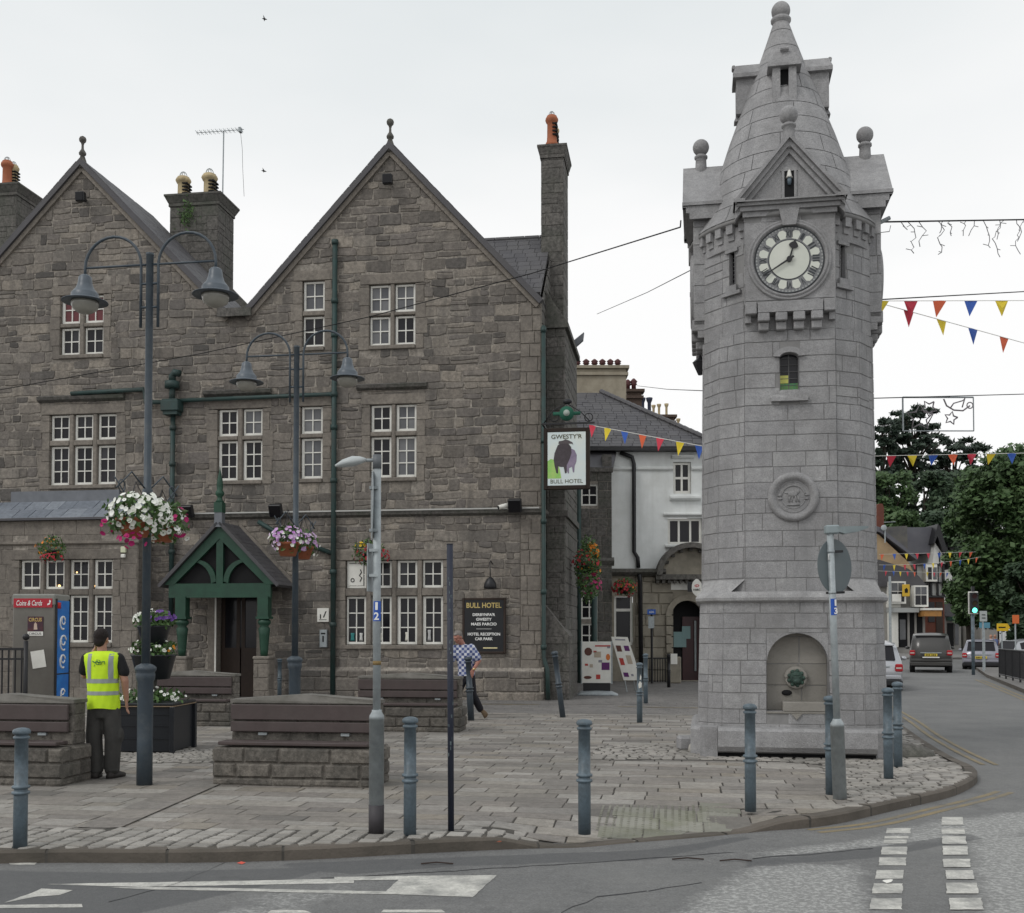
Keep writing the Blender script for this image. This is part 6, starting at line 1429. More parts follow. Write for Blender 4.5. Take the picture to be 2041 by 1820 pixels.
for nm, c, rad, nf, specs in (('lower', (0, 0, .74), (.52, .5, .18), 480, [(M_wht, 26)]), ('middle', (0, 0, 1.44), (.36, .34, .2), 420, [(M_wht, 22), (M_org, 3)]), ('top', (.02, 0, 1.88), (.32, .28, .16), 300, [(M_wht, 22), (M_pur, 26)])):
    f = MB(); foliage(f, c, rad, nf, R, .05, shell=.3); f.build('foliage', t)
    q = MB()
    for m, n in specs:
        for i in range(n):
            d = Vector((R.gauss(0, 1), -abs(R.gauss(0, .8)), abs(R.gauss(.3, .5)))).normalized()
            if nm == 'top': d.x = (-abs(d.x) if m is M_wht else abs(d.x))
            petunia(q, Vector(c)+Vector((d.x*rad[0]*R.uniform(.8, 1.05), d.y*rad[1]*R.uniform(.8, 1.05), d.z*rad[2]*R.uniform(.7, 1.1))), d+Vector((R.uniform(-.4, .4), -.4, R.uniform(-.3, .3))), R.uniform(.02, .032), R, m)
    q.build('blossom', t)
# --- phone kiosk
KY = 17.6; kx = XX(25, KY); w_ = XX(108, KY)-kx; zt = ZZ(1184, KY); t = thing('phone_kiosk', 'grey metal phone kiosk with a red strip and a blue advert on its side', 'phone kiosk', (kx+w_/2, KY, .1), 0)
h_ = zt-.1; h2 = w_/2; dd = .6
b = MB().use(M_steel, .5); b.cbox(-h2, h2, 0, dd, 0, h_-.09, .015); b.use(mat('kiosk_top', (.26,.26,.235), (.2,.2,.18), rough=.5, ns=4)).cbox(-h2-.01, h2+.01, -.015, dd+.01, h_-.19, h_, .02); b.build('cabinet', t)
rz0, rz1 = ZZ(1211, KY)-.1, ZZ(1193, KY)-.1
f = MB().use(mat('fascia_red', (.42,.02,.035), rough=.45)).box(-h2+.02, h2-.03, -.022, -.016, rz0, rz1); f.use(M_letw); text(f, 'Coins & Cards', w_*.62, (-w_*.09, -.0225, (rz0+rz1)/2), height=.085, shear=.25, bold=.01)
f.prism([(w_*.34, -.0235, rz0+.035), (w_*.40, -.0235, rz0+.05), (w_*.425, -.0235, rz1-.04), (w_*.395, -.0235, rz1-.02), (w_*.38, -.0235, rz1-.05), (w_*.395, -.0235, rz1-.06), (w_*.375, -.0235, rz0+.07), (w_*.34, -.0235, rz0+.06)], (0, .0008, 0)); f.build('fascia', t)
p = MB().use(mat('poster_navy', (.02,.015,.04), (.10,.03,.03), rough=.5, ns=9)); pz = ZZ(1250, KY)-.1; p.box(-.09, .16, -.012, -.004, pz-.07, pz+.17)
p.use(mat('poster_gold', (.6,.42,.15))); text(p, 'CIRCUS', .21, (.035, -.013, pz+.12), height=.06, bold=.02); p.use(M_white); p.box(-.09, .16, -.0125, -.004, pz-.14, pz-.072); p.use(mat('poster_skin', (.55,.42,.34))).prism([(.01, -.013, pz-.04), (.07, -.013, pz-.04), (.06, -.013, pz+.05), (.035, -.013, pz+.08), (.015, -.013, pz+.05)], (0, .0008, 0)); p.use(M_dark); text(p, 'CIRCUS', .2, (.035, -.0131, pz-.106), height=.035); p.build('show_poster', t)
n_ = MB().use(M_white).box(-.11, .11, -.01, -.004, -.14, .14).build('taped_notice', t); n_.location = (.09, 0, ZZ(1314, KY)-.1); n_.rotation_euler = (0, radians(-9), 0)
a_ = MB().use(mat('advert_blue', (.02,.13,.46), (.03,.22,.6), rough=.35, ns=3)).box(h2-.002, h2+.02, .06, dd-.06, .05, rz1-.03); a_.use(M_black); a_.box(h2-.002, h2+.026, .02, .06, .03, rz1); a_.box(h2-.002, h2+.026, dd-.06, dd-.02, .03, rz1); a_.box(h2, h2+.024, .061, dd-.061, h_*.44, h_*.44+.02)
a_.use(M_letw, 0, True)
R = random.Random(3)
for cz, rr in ((h_*.80, .13), (h_*.66, .15), (h_*.53, .13), (h_*.30, .1), (h_*.22, .12)):
    a_.ring((h2+.021, dd/2+R.uniform(-.05, .05), cz), rr*.8, .018, 'x', 16, 4, .4, 5.2); a_.ring((h2+.021, dd/2, cz+.04), rr*.5, .014, 'x', 14, 4, 1, 6)
a_.use(mat('advert_red', (.5,.03,.03))).box(h2+.018, h2+.0225, .07, .2, rz1-.16, rz1-.06); a_.build('advert_panel', t)
# --- black railing at the left edge
RY = 17.1; t = thing('railing', 'black iron railing at the left edge beside the phone kiosk', 'railing', (XX(52, RY), RY, .1), radians(3))
zt = ZZ(1290, RY)-.1; b = MB().use(M_black); L_ = 2.4; b.box(-L_, 0, -.02, .02, zt-.05, zt-.01); b.box(-L_, 0, -.015, .015, .12, .16); b.box(-L_, 0, -.015, .015, zt-.2, zt-.17); b.build('rails', t)
for i in range(22): MB().use(M_black).cyl((-.06-i*.1, 0, .02), (-.06-i*.1, 0, zt-.02), .014, n=6).build('baluster', t)
b = MB().use(M_black, 0, True); b.cyl((0, 0, 0), (0, 0, zt+.1), .035, n=10); b.ball((0, 0, zt+.16), .055, 12); b.build('end_post', t)
# --- grey lamp and sign columns
def numplate(t, s_, z, r, ang, label=None):
    q = MB().use(mat('sticker_blue', (.02,.09,.42), rough=.4)); n = 8; ca = ang
    for i in range(n):
        a0, a1 = ca-1.2+2.4*i/n, ca-1.2+2.4*(i+1)/n; q.poly([(r*sin(a0), -r*cos(a0), z), (r*sin(a1), -r*cos(a1), z), (r*sin(a1), -r*cos(a1), z+.17), (r*sin(a0), -r*cos(a0), z+.17)])
    q.use(M_letw); xd = (cos(ca), sin(ca), 0); c = Vector((sin(ca)*r*1.0, -cos(ca)*r*1.0, 0))
    for k, ch in enumerate(s_): text(q, ch, .042 if ch != '1' else .022, (c.x, c.y, z+.128-k*.085), xd, (0, 0, 1), .012, height=.066, bold=.03)
    q.build('number_sticker', t, label)
def column(px, py, wide, hw_, top, label, tilt=0.):
    g_ = G(px, py); t = thing('sign_column', label, 'lamp column', (g_.x, g_.y, .1), 0); t.rotation_euler = (0, tilt, 0)
    b = MB().use(M_galv, .5, True); b.lathe([(wide, 0), (wide, hw_-.03), (wide*1.02, hw_-.03), (wide*.98, hw_), (wide*.66, hw_+.035), (.042, hw_+.05)], 20); b.build('base_tube', t)
    return t, g_.y
t, Yc = column(750, 1663, .064, 1.0, 3.2, 'tall galvanised lamp column with a blue 1 2 sticker and a small lamp head')
s_ = FPX/Yc; topz = (1663-908)/s_
MB().use(M_galv, .5, True).cyl((0, 0, 1.0), (-.005, 0, topz-.1), .034, n=14).build('pole', t)
MB().use(mat('column_foot_paint', (.055,.05,.055), (.04,.037,.04), rough=.6, ns=5), .5, True).cyl((0, 0, 0), (0, 0, .25), .0655, n=20).build('painted_foot', t)
MB().use(mat('grey_cap', (.12,.13,.14), rough=.5), .5, True).cyl((-.005, 0, topz-.12), (-.005, 0, topz), .038, n=14).build('pole_cap', t)
h = MB().use(M_galv, .9, True); h.cyl((0, 0, topz-.045), (-.15, -.02, topz-.05), .014, n=8); h.build('lamp_arm', t)
h = MB().use(mat('lamp_shell', (.5,.53,.53), (.4,.43,.43), rough=.4, ns=6), .5, True); h.loft([[(-.1-.26*f, -.02+w*.075*cos(a), topz-.05-.05*f+hh*sin(a)*(1 if sin(a) > 0 else .5)) for a in [2*pi*i/12 for i in range(12)]] for f, w, hh in ((0, .35, .02), (.2, .8, .045), (.45, 1, .06), (.75, .85, .045), (1, .3, .012))]); h.build('lamp_head', t)
d = MB().use(M_galv, .3); n = 24; d.cyl((-.052, .06, (1663-1008)/s_), (-.057, .0592, (1663-1008)/s_), .30, n=28); d.build('sign_disc', t); 
k = MB().use(M_galv); [k.box(-.065, .01, -.045, .05, z-.012, z+.012) for z in ((1663-975)/s_, (1663-1060)/s_, (1663-1100)/s_, (1663-1150)/s_)]; k.build('clamp', t)
d = MB().use(M_galv, .6); z = (1663-1130)/s_; d.add([(-.08, -.03, z-.22), (-.035, .12, z-.22), (-.035, .12, z+.19), (-.08, -.03, z+.19), (-.085, -.028, z-.22), (-.04, .122, z-.22), (-.04, .122, z+.19), (-.085, -.028, z+.19)], [(0,1,2,3),(7,6,5,4),(0,3,7,4),(1,5,6,2),(3,2,6,7),(0,4,5,1)]); d.build('sign_plate', t)
numplate(t, '12', (1663-1241)/s_, .0355, 0.)
k = MB().use(mat('tape_brown', (.22,.15,.06)), .5, True); k.cyl((0, 0, (1663-1328)/s_), (0, 0, (1663-1320)/s_), .036, n=14); k.build('tape_band', t)
t, Yc = column(1674, 1592, .070, .77, 2.77, 'leaning grey column with a round sign turned away and a blue 1 3 sticker', tilt=radians(-1.6))
s_ = FPX/Yc; topz = (1592-1062)/s_
MB().use(M_galv, .5, True).cyl((0, 0, .78), (0, 0, topz), .036, n=14).build('pole', t)
h = MB().use(mat('grey_lantern', (.28,.33,.34), (.22,.26,.27), rough=.5, ns=6), .5); h.cbox(-.05, .09, -.05, .05, topz-.02, topz+.07, .012); h.loft([[(x, y*w, topz+.05+z) for y, z in ((-.07, 0), (.07, 0), (.06, -dz), (-.06, -dz))] for x, w, dz in ((.05, .7, .04), (.14, 1, .075), (.28, .9, .055), (.39, .5, .02))]); h.build('lamp_head', t)
d = MB().use(mat('sign_back_grey', (.10,.125,.135), (.13,.155,.16), rough=.55, ns=2), .5); a = radians(37); nn = Vector((sin(a), -cos(a), 0)); c = Vector((.055, .07, (1592-1130)/s_)); d.cyl(c, c+nn*.004, .285, n=32); d.use(M_galv, .9); 
d.build('sign_disc', t)
k = MB().use(M_black); 
for y in (1101, 1183): z = (1592-y)/s_; k.box(-.05, .13, .0, .05, z-.012, z+.012); k.use(M_galv, .5, True).cyl((0, 0, z-.012), (0, 0, z+.012), .04, n=12); k.use(M_black)
k.build('clamp', t)
k = MB().use(M_letw).box(-.035, -.028, -.04, -.01, (1592-1118)/s_, (1592-1106)/s_); k.build('tag', t)
numplate(t, '13', (1592-1228)/s_, .0375, .35)
g_ = G(899, 1656); t = thing('dark_post', 'slim dark navy post with flaking stickers, right of the bollard in the middle', 'post', (g_.x, g_.y, .1), 0); t.rotation_euler = (0, radians(-.35), 0); s_ = FPX/g_.y
MB().use(mat('navy_paint', (.018,.023,.04), (.03,.035,.055), rough=.55, ns=6, bump=.2), .5, True).cyl((0, 0, 0), (0, 0, 568/s_), .027, n=14).build('pole', t)
MB().use(mat('grey_end_cap', (.05,.05,.055)), .5, True).cyl((0, 0, 568/s_), (0, 0, 570/s_), .028, n=14).build('end_cap', t)
R = random.Random(8); q = MB().use(mat('peeling_sticker', (.16,.20,.21), (.06,.08,.09), rough=.7, ns=40))
for i in range(26):
    z = R.choice([R.gauss(.85, .12), R.gauss(2.0, .1), R.gauss(1.7, .15)]); a0 = R.uniform(-1.3, 1.); a1 = a0+R.uniform(.2, .7); h = R.uniform(.008, .035)
    q.poly([(.0276*sin(a0), -.0276*cos(a0), z), (.0276*sin(a1), -.0276*cos(a1), z+R.uniform(-.01, .01)), (.0276*sin(a1), -.0276*cos(a1), z+h), (.0276*sin(a0), -.0276*cos(a0), z+h)])
q.build('peeling_sticker', t)
# --- poster boards by the hotel corner
def board_print(q, W_, H_, R, x0, z0, y=-.02):
    cols = [mat('print_red', (.45,.06,.05)), mat('print_purple', (.12,.03,.14)), mat('print_tan', (.45,.38,.3)), mat('print_orange', (.6,.18,.05)), mat('print_grey', (.25,.25,.28)), mat('print_brown', (.12,.05,.04))]
    i = 0
    for (fx, fz, fw, fh, c) in ((.10, .66, .26, .2, 5), (.42, .62, .22, .14, 2), (.80, .55, .14, .16, 3), (.66, .32, .26, .18, 1), (.12, .42, .1, .05, 0), (.28, .38, .1, .08, 2), (.08, .10, .26, .08, 5), (.48, .10, .14, .11, 0), (.40, .74, .1, .04, 0), (.56, .50, .12, .06, 4), (.45, .88, .5, .035, 0), (.84, .84, .1, .05, 4)):
        q.use(cols[c]); n = 8 if c in (5, 3) else 4; cx_, cz_ = x0+(fx+fw/2)*W_, z0+(fz+fh/2)*H_; i += 1
        if n == 4: q.prism([(x0+fx*W_, y, z0+fz*H_), (x0+(fx+fw)*W_, y, z0+fz*H_), (x0+(fx+fw)*W_, y, z0+(fz+fh)*H_), (x0+fx*W_, y, z0+(fz+fh)*H_)], (0, .001, 0))
        else: q.prism([(cx_+fw*W_/2*cos(a), y, cz_+fh*H_/2*sin(a)) for a in [2*pi*k/10 for k in range(10)]], (0, .001, 0))
PYY = 30.0; xa, xb = XX(1187-30, PYY), XX(1221, PYY); zb_, zt = ZZ(1362, PYY), ZZ(1279, PYY)
t = thing('poster_board', 'upright white poster board on a curved grey base by the hotel corner', 'sign', ((xa+xb)/2, PYY, .1), radians(-4)); W_ = xb-xa-.04
b = MB().use(M_white).cbox(-W_/2, W_/2, -.015, .03, zb_-.1, zt-.1, .008); b.use(M_galv); 
for a in ((-W_/2-.012, -W_/2+.025), (W_/2-.025, W_/2+.012)): b.cbox(a[0], a[1], -.025, .04, zb_-.12, zt-.08, .006)
b.build('panel', t)
q = MB(); board_print(q, W_, zt-zb_, R, -W_/2, zb_-.1); q.build('print', t)
b = MB().use(M_galv, .8, True); b.loft([[(x, y, z*k) for y, z in ((-.3, 0), (-.28, .06), (-.1, .12), (.1, .12), (.28, .06), (.3, 0))] for x, k in ((-W_/2-.1, .4), (-W_/2, .9), (0, 1.05), (W_/2, .9), (W_/2+.16, .3))]); b.use(M_black, 0, False).box(-W_/2+.05, W_/2-.05, -.02, .02, .1, zb_-.09); b.build('curved_base', t)
PYY = 31.5; c = [P(1218, 1269, PYY), P(1251, 1270, PYY), P(1279, 1356, PYY), P(1243, 1356, PYY)]; t = thing('poster_board', 'white poster board leaning over to the left, right of the upright one', 'sign', (c[3].x, PYY, .1), 0)
L0 = Vector((c[3].x, PYY, .1)); q = MB().use(M_white); q.prism([p-L0 for p in (c[0], c[1], c[2], c[3])], (0, .03, 0)); q.build('panel', t)
q = MB(); X_ = (c[1]-c[0]); Z_ = (c[0]-c[3]); cols = ['print_purple', 'print_grey', 'print_red', 'print_tan', 'print_brown']
for i, (u, v, du, dv) in enumerate(((.1, .08, .3, .1), (.55, .1, .15, .05), (.1, .35, .25, .16), (.55, .38, .3, .2), (.12, .66, .3, .14), (.6, .68, .3, .12), (.2, .92, .6, .03))):
    q.use(MATS[cols[i % 5]]); o_ = c[3]-L0+Vector((0, -.004, 0)); q.prism([o_+X_*u+Z_*v, o_+X_*(u+du)+Z_*v, o_+X_*(u+du)+Z_*(v+dv), o_+X_*u+Z_*(v+dv)], (0, .002, 0))
q.build('print', t)
q = MB().use(M_galv); q.cyl((.1, .02, .0), (.03, .02, c[3].z-.05), .015, n=6); q.cyl((.4, .5, .0), (.2, .02, c[3].z+.5), .015, n=6); q.build('prop_leg', t)
# =================================================================== PEOPLE
M_skin = mat('skin', (.36,.19,.13), (.42,.23,.16), rough=.55, ns=12); M_skin2 = mat('skin_ruddy', (.42,.20,.15), (.36,.16,.12), rough=.55, ns=12)
M_hivis = mat('fluorescent_yellow', (.62,.88,.02), (.52,.78,.02), rough=.7, ns=6, bump=.3, bs=9)
M_refl = mat('reflective_tape', (.30,.33,.32), rough=.5); M_tsh = mat('black_cotton', (.012,.012,.013), rough=.9)
M_trou = mat('grey_work_trousers', (.062,.060,.056), (.042,.041,.039), rough=.9, ns=5, bump=.6, bs=12); M_shoe = mat('dark_shoe', (.03,.026,.024), rough=.7); M_hair = mat('dark_hair', (.014,.009,.008), rough=.8, ns=40, bump=.6, bs=80)
def limb(mb, pts, rs, n=12):
    pts = [Vector(p) for p in pts]; P_, R_ = [], []
    for i in range(len(pts)-1):
        for k in range(6): t = k/6; P_.append(pts[i].lerp(pts[i+1], t)); R_.append(rs[i]+(rs[i+1]-rs[i])*t)
    P_.append(pts[-1]); R_.append(rs[-1]); mb.tube(P_, 1, n, R_)
    for p, r in zip(pts, rs): mb.ball(p, r*.99, 10)
def erings(spec, n=24):   # (z, cx, cy, rx, ry)
    return [[(cx+rx*cos(2*pi*i/n), cy+ry*sin(2*pi*i/n), z) for i in range(n)] for z, cx, cy, rx, ry in spec]
def hand(mb, wrist, d, side, s=1., curl=.5, n_=None):
    """palm and five bent fingers; d = direction of the hand, side = thumb direction"""
    d = Vector(d).normalized(); sd_ = Vector(side); sd_ = (sd_-d*sd_.dot(d)).normalized(); nm = d.cross(sd_); w = Vector(wrist)
    for k in range(4):
        o = (-.03+.02*k); base = w+d*.085*s+sd_*o*-1*s; L = (.075, .085, .08, .062)[3-k]*s
        limb(mb, [w+sd_*(-o*.6)*s, base], [.016*s, .011*s], 8)
        a = base; dd = d.copy(); 
        for j in range(3):
            dd = (dd+nm*curl*.45).normalized(); b = a+dd*L*(.45, .32, .25)[j]; limb(mb, [a, b], [.0095*s, .0085*s], 8); a = b
    a = w+d*.03*s+sd_*.03*s; b = a+(d*.7+sd_*.7).normalized()*.045*s; c = b+(d+sd_*.15+nm*curl*.4).normalized()*.035*s; limb(mb, [w+d*.02*s, a, b, c], [.017*s, .014*s, .0115*s, .0095*s], 8)
def head(mb, c, yaw, nod, s=1.):
    """skull with brow, nose, lips, chin and ears, facing local -y then turned"""
    M = Matrix.Translation(c) @ Matrix.Rotation(yaw, 4, 'Z') @ Matrix.Rotation(nod, 4, 'X'); q = MB()
    q.ball((0, .012, .025), .088, 20, (.86, 1.08, 1.08)); q.ball((0, -.02, -.035), .068, 16, (.86, .95, 1.15)); q.ball((0, -.062, -.088), .024, 10, (1.2, .8, .8))
    q.tube([(0, -.083, .022), (0, -.098, -.002), (0, -.108, -.018), (0, -.088, -.03)], .01, 8, [.007, .010, .014, .011]); q.ball((0, -.08, .035), .02, 8, (2.6, .6, .5)); q.ball((0, -.083, -.055), .012, 8, (2, .8, .5)); q.ball((0, -.081, -.068), .012, 8, (1.8, .8, .5))
    for x in (-1, 1): q.ball((x*.078, .012, -.002), .026, 10, (.35, .7, 1.15)); q.ball((x*.045, -.06, -.02), .02, 8, (1, .7, .9))
    mb.add([M @ Vector(v) for v in q.v], [list(f) for f in q.f]); return M
def add_m(mb, q, M): mb.add([M @ Vector(v) for v in q.v], [list(f) for f in q.f])
# --- worker seen from behind, phone at his left ear
g_ = G(205, 1550); t = thing('person', 'person in a fluorescent yellow vest and grey trousers, back turned, phone held to the ear', 'person', (g_.x, g_.y, .1), 0)
b = MB(); hM = head(b, Vector((-.045, .03, 1.625)), pi*.97, .12)
limb(b, [(-.02, .0, 1.40), (-.035, .015, 1.54)], [.062, .055])
b.loft(erings([(.95, 0, 0, .14, .10), (1.1, -.01, 0, .135, .095), (1.3, -.015, 0, .17, .10), (1.40, -.02, 0, .16, .085), (1.45, -.02, 0, .07, .06)]))
limb(b, [(.17, 0, 1.40), (.245, .0, 1.14), (.25, .05, .91)], [.055, .045, .029]); hand(b, (.25, .05, .91), (0, .05, -1), (-.2, 1, 0), 1.0, .5)
limb(b, [(-.20, 0, 1.40), (-.275, .12, 1.20), (-.165, .13, 1.49)], [.055, .045, .03]); hand(b, (-.165, .13, 1.49), (.25, -.15, 1), (.5, -1, 0), .95, .9)
for x in (-.09, .095): limb(b, [(x, 0, .92), (x*1.05, 0, .5), (x, 0, .1)], [.075, .05, .035])
remeshed(b, 'body', t, M_skin, .0075, 2)
q = MB(); q.ball((0, .022, .04), .097, 20, (.86, 1.05, 1.0)); q.ball((0, .055, -.015), .08, 16, (.88, .7, 1.0)); hq = MB(); add_m(hq, q, hM); remeshed(hq, 'hair', t, M_hair, .009, 2)
b = MB(); b.loft(erings([(.80, 0, 0, .165, .12), (1.1, -.01, 0, .165, .115), (1.3, -.015, 0, .20, .125), (1.41, -.02, 0, .19, .11), (1.455, -.02, 0, .12, .085), (1.475, -.02, 0, .07, .07)]))
limb(b, [(.17, 0, 1.40), (.235, 0, 1.24)], [.07, .068]); limb(b, [(-.205, 0, 1.40), (-.255, .05, 1.26)], [.07, .066]); remeshed(b, 't_shirt', t, M_tsh, .011, 3)
VS = [(.815, .0, 0, .188, .15), (.90, 0, 0, .186, .148), (1.02, -.005, 0, .180, .145), (1.14, -.01, 0, .182, .145), (1.28, -.012, 0, .205, .148), (1.38, -.015, 0, .225, .145), (1.44, -.018, 0, .225, .125), (1.475, -.02, .0, .17, .10), (1.49, -.02, 0, .09, .07)]
def vring(z, grow=0.):
    for a, c in zip(VS, VS[1:]):
        if a[0] <= z <= c[0]+1e-6: k = (z-a[0])/(c[0]-a[0]); return (z, a[1]+(c[1]-a[1])*k, 0, a[3]+(c[3]-a[3])*k+grow, a[4]+(c[4]-a[4])*k+grow)
def vsurf(mb, z0, z1, a0, a1, grow, nz=10, na=14, sh=None, fold=True):
    rows = []
    for i in range(nz+1):
        z = z0+(z1-z0)*i/nz; r = []
        for j in range(na+1):
            a = (a0+(a1-a0)*j/na) if sh is None else sh(z, j/na); _, cx_, _, rx, ry = vring(z, grow); w = 1+(.022*sin(a*7+z*9)+.014*sin(a*13-z*21)) if fold else 1
            r.append((cx_+rx*w*cos(a), ry*w*sin(a), z+(.008*sin(a*3) if z < .84 else 0)))
        rows.append(r)
    vs = [p for r in rows for p in r]; mb.add(vs, [[i*(na+1)+j, i*(na+1)+j+1, (i+1)*(na+1)+j+1, (i+1)*(na+1)+j] for i in range(nz) for j in range(na)])
v = MB().use(M_hivis, .5, True); vsurf(v, .815, 1.49, 0, 2*pi, 0, 26, 56); vo = v.build('hi_vis_vest', t)
s_ = MB().use(M_refl, .5, True); vsurf(s_, 1.115, 1.165, pi, 2*pi, .003, 3, 34); vsurf(s_, .975, 1.02, pi, 2*pi, .003, 3, 34)
s_2 = MB().use(M_refl, .5, True)
for x0, x1 in ((-.155, -.105), (.095, .145)):
    def sh(z, k, x0=x0, x1=x1):
        _, cx_, _, rx, ry = vring(z, .003); x = x0+(x1-x0)*k; return -math.acos(max(-1, min(1, (x-cx_)/rx)))
    vsurf(s_, 1.166, 1.46, 0, 0, .003, 10, 4, sh)
s_.build('reflective_tape', vo)
e = MB().use(mat('emblem_green', (.01,.13,.08)), 0, True); yv = lambda x, z: -(vring(z, .006)[4])*sqrt(max(.05, 1-((x+.015)/vring(z)[3])**2))*1.02
for pts, w in (([(-.085, 1.375), (-.06, 1.36), (-.03, 1.37), (0, 1.36), (.03, 1.365), (.06, 1.37)], .008), ([(-.05, 1.36), (-.03, 1.335), (0, 1.34), (.03, 1.345)], .007), ([(-.03, 1.395), (-.03, 1.37), (-.01, 1.35), (.01, 1.37), (-.01, 1.39)], .006), ([(-.055, 1.335), (-.06, 1.31)], .005), ([(.05, 1.37), (.06, 1.35), (.055, 1.335)], .005)): e.tube([(x, yv(x, z), z) for x, z in pts], w*.6, 5)
e.build('emblem', vo)
b = MB(); b.loft(erings([(.70, 0, 0, .15, .11), (.78, 0, 0, .17, .125), (.90, 0, 0, .172, .125), (.93, 0, 0, .16, .12)]))
limb(b, [(-.085, 0, .80), (-.105, -.01, .48), (-.085, .0, .10)], [.104, .095, .088], 16); limb(b, [(.09, 0, .80), (.12, -.01, .46), (.105, .0, .10)], [.104, .098, .088], 16)
b.ball((.215, -.01, .50), .058, 12, (.5, .9, 1.5)); b.ball((.02, 0, .86), .1, 10); b.ball((-.08, .0, .08), .085, 12, (1, 1.1, .35)); b.ball((.11, .0, .09), .088, 12, (1, 1.1, .35)); remeshed(b, 'trousers', t, M_trou, .012, 3)
for x, yw_ in ((-.085, .15), (.12, -.35)):
    q = MB().use(M_shoe, .5, True); q.loft([[(cx_*1., yy, max(0, zz)) for cx_, zz in ((-.045*w, .0), (.045*w, .0), (.05*w, .03), (.035*w, h), (-.035*w, h), (-.05*w, .03))] for yy, w, h in ((-.09, .6, .05), (-.06, 1, .10), (.0, .95, .10), (.08, 1.05, .07), (.15, 1.0, .05), (.19, .6, .035))]); o = q.build('shoe', t); o.location = (x, .0, 0); o.rotation_euler = (0, 0, yw_)
ph = MB().use(M_black, .5).cbox(-.006, .006, -.03, .03, -.06, .06, .004).build('phone', t); ph.location = (-.14, .07, 1.60); ph.rotation_euler = (radians(12), radians(12), radians(20))
# --- older man in a checked shirt, walking left with head bowed
M_chk = mat('checked_shirt', (.7,.7,.7), rough=.85); tt = M_chk.node_tree; N_ = tt.nodes; ck = N_.new('ShaderNodeTexChecker'); ck.inputs['Scale'].default_value = 19; tco = N_.new('ShaderNodeTexCoord'); mpp = N_.new('ShaderNodeMapping'); mpp.inputs['Scale'].default_value = (1, 0, 1); mpp.inputs['Location'].default_value = (.003, .01, .002); tt.links.new(tco.outputs['Object'], mpp.inputs[0]); tt.links.new(mpp.outputs[0], ck.inputs['Vector'])
ck.inputs['Color1'].default_value = (.09, .12, .27, 1); ck.inputs['Color2'].default_value = (.62, .64, .70, 1)
ck2 = N_.new('ShaderNodeTexChecker'); ck2.inputs['Scale'].default_value = 9.5; tt.links.new(mpp.outputs[0], ck2.inputs['Vector']); mxx = N_.new('ShaderNodeMix'); mxx.data_type = 'RGBA'; mxx.blend_type = 'MULTIPLY'; mxx.inputs[0].default_value = .5
ck2.inputs['Color1'].default_value = (.35, .38, .55, 1); ck2.inputs['Color2'].default_value = (1, 1, 1, 1)
tt.links.new(ck.outputs[0], mxx.inputs[6]); tt.links.new(ck2.outputs[0], mxx.inputs[7]); tt.links.new(mxx.outputs[2], N_['Principled BSDF'].inputs['Base Color'])
YM = 21.4; t = thing('person', 'older grey-haired person in a blue checked shirt and dark trousers walking with head bowed', 'person', (XX(926, YM), YM, .1), 0)
b = MB(); hM = head(b, Vector((-.125, -.10, 1.615)), radians(-38), radians(28))
limb(b, [(-.02, .0, 1.42), (-.085, -.05, 1.56)], [.065, .06])
b.loft(erings([(.92, .05, 0, .13, .12), (1.1, .03, 0, .14, .12), (1.3, .0, 0, .17, .11), (1.42, -.02, 0, .15, .09), (1.46, -.03, 0, .07, .06)]))
limb(b, [(.13, -.02, 1.42), (.285, -.04, 1.16), (.175, -.13, .985)], [.058, .046, .03]); hand(b, (.175, -.13, .985), (-.3, -.1, -1), (-1, -.2, 0), 1., .4)
limb(b, [(-.19, -.02, 1.40), (-.26, -.06, 1.12), (-.24, -.16, .90)], [.055, .044, .029]); hand(b, (-.24, -.16, .90), (0, -.15, -1), (.6, -1, 0), 1., .5)
for pts in ([(.10, .02, .92), (.15, 0, .52), (.30, .08, .20)], [(-.02, -.02, .92), (-.14, -.06, .52), (-.20, -.04, .12)]): limb(b, pts, [.08, .055, .035])
remeshed(b, 'body', t, M_skin2, .0075, 2)
q = MB(); q.ball((0, .03, .045), .092, 18, (.88, 1.0, .95)); q.ball((0, .06, -.01), .07, 14, (.95, .7, .9)); q.ball((.0, -.04, .09), .04, 10, (1.3, .9, .5)); hq = MB(); add_m(hq, q, hM); remeshed(hq, 'hair', t, mat('grey_hair', (.24,.22,.20), (.15,.13,.12), rough=.8, ns=30), .009, 2)
b = MB(); b.loft(erings([(.86, .03, -.01, .17, .14), (.95, .04, 0, .165, .135), (1.1, .03, 0, .17, .14), (1.3, .0, 0, .205, .13), (1.41, -.02, 0, .19, .11), (1.465, -.03, -.0, .11, .085), (1.485, -.035, -.01, .075, .075)]))
limb(b, [(.13, -.02, 1.42), (.255, -.03, 1.21)], [.078, .082]); limb(b, [(-.19, -.02, 1.40), (-.245, -.05, 1.2)], [.075, .078]); remeshed(b, 'shirt', t, M_chk, .011, 3)
b = MB(); b.loft(erings([(.74, .04, 0, .14, .11), (.85, .04, 0, .16, .13), (.95, .04, 0, .155, .125), (.98, .04, 0, .14, .11)]))
limb(b, [(.11, .02, .84), (.165, 0, .50), (.305, .09, .21)], [.10, .078, .07], 14); limb(b, [(-.02, -.02, .84), (-.14, -.06, .50), (-.2, -.04, .10)], [.10, .078, .07], 14); remeshed(b, 'trousers', t, mat('navy_trousers', (.016,.015,.02), rough=.9), .012, 3)
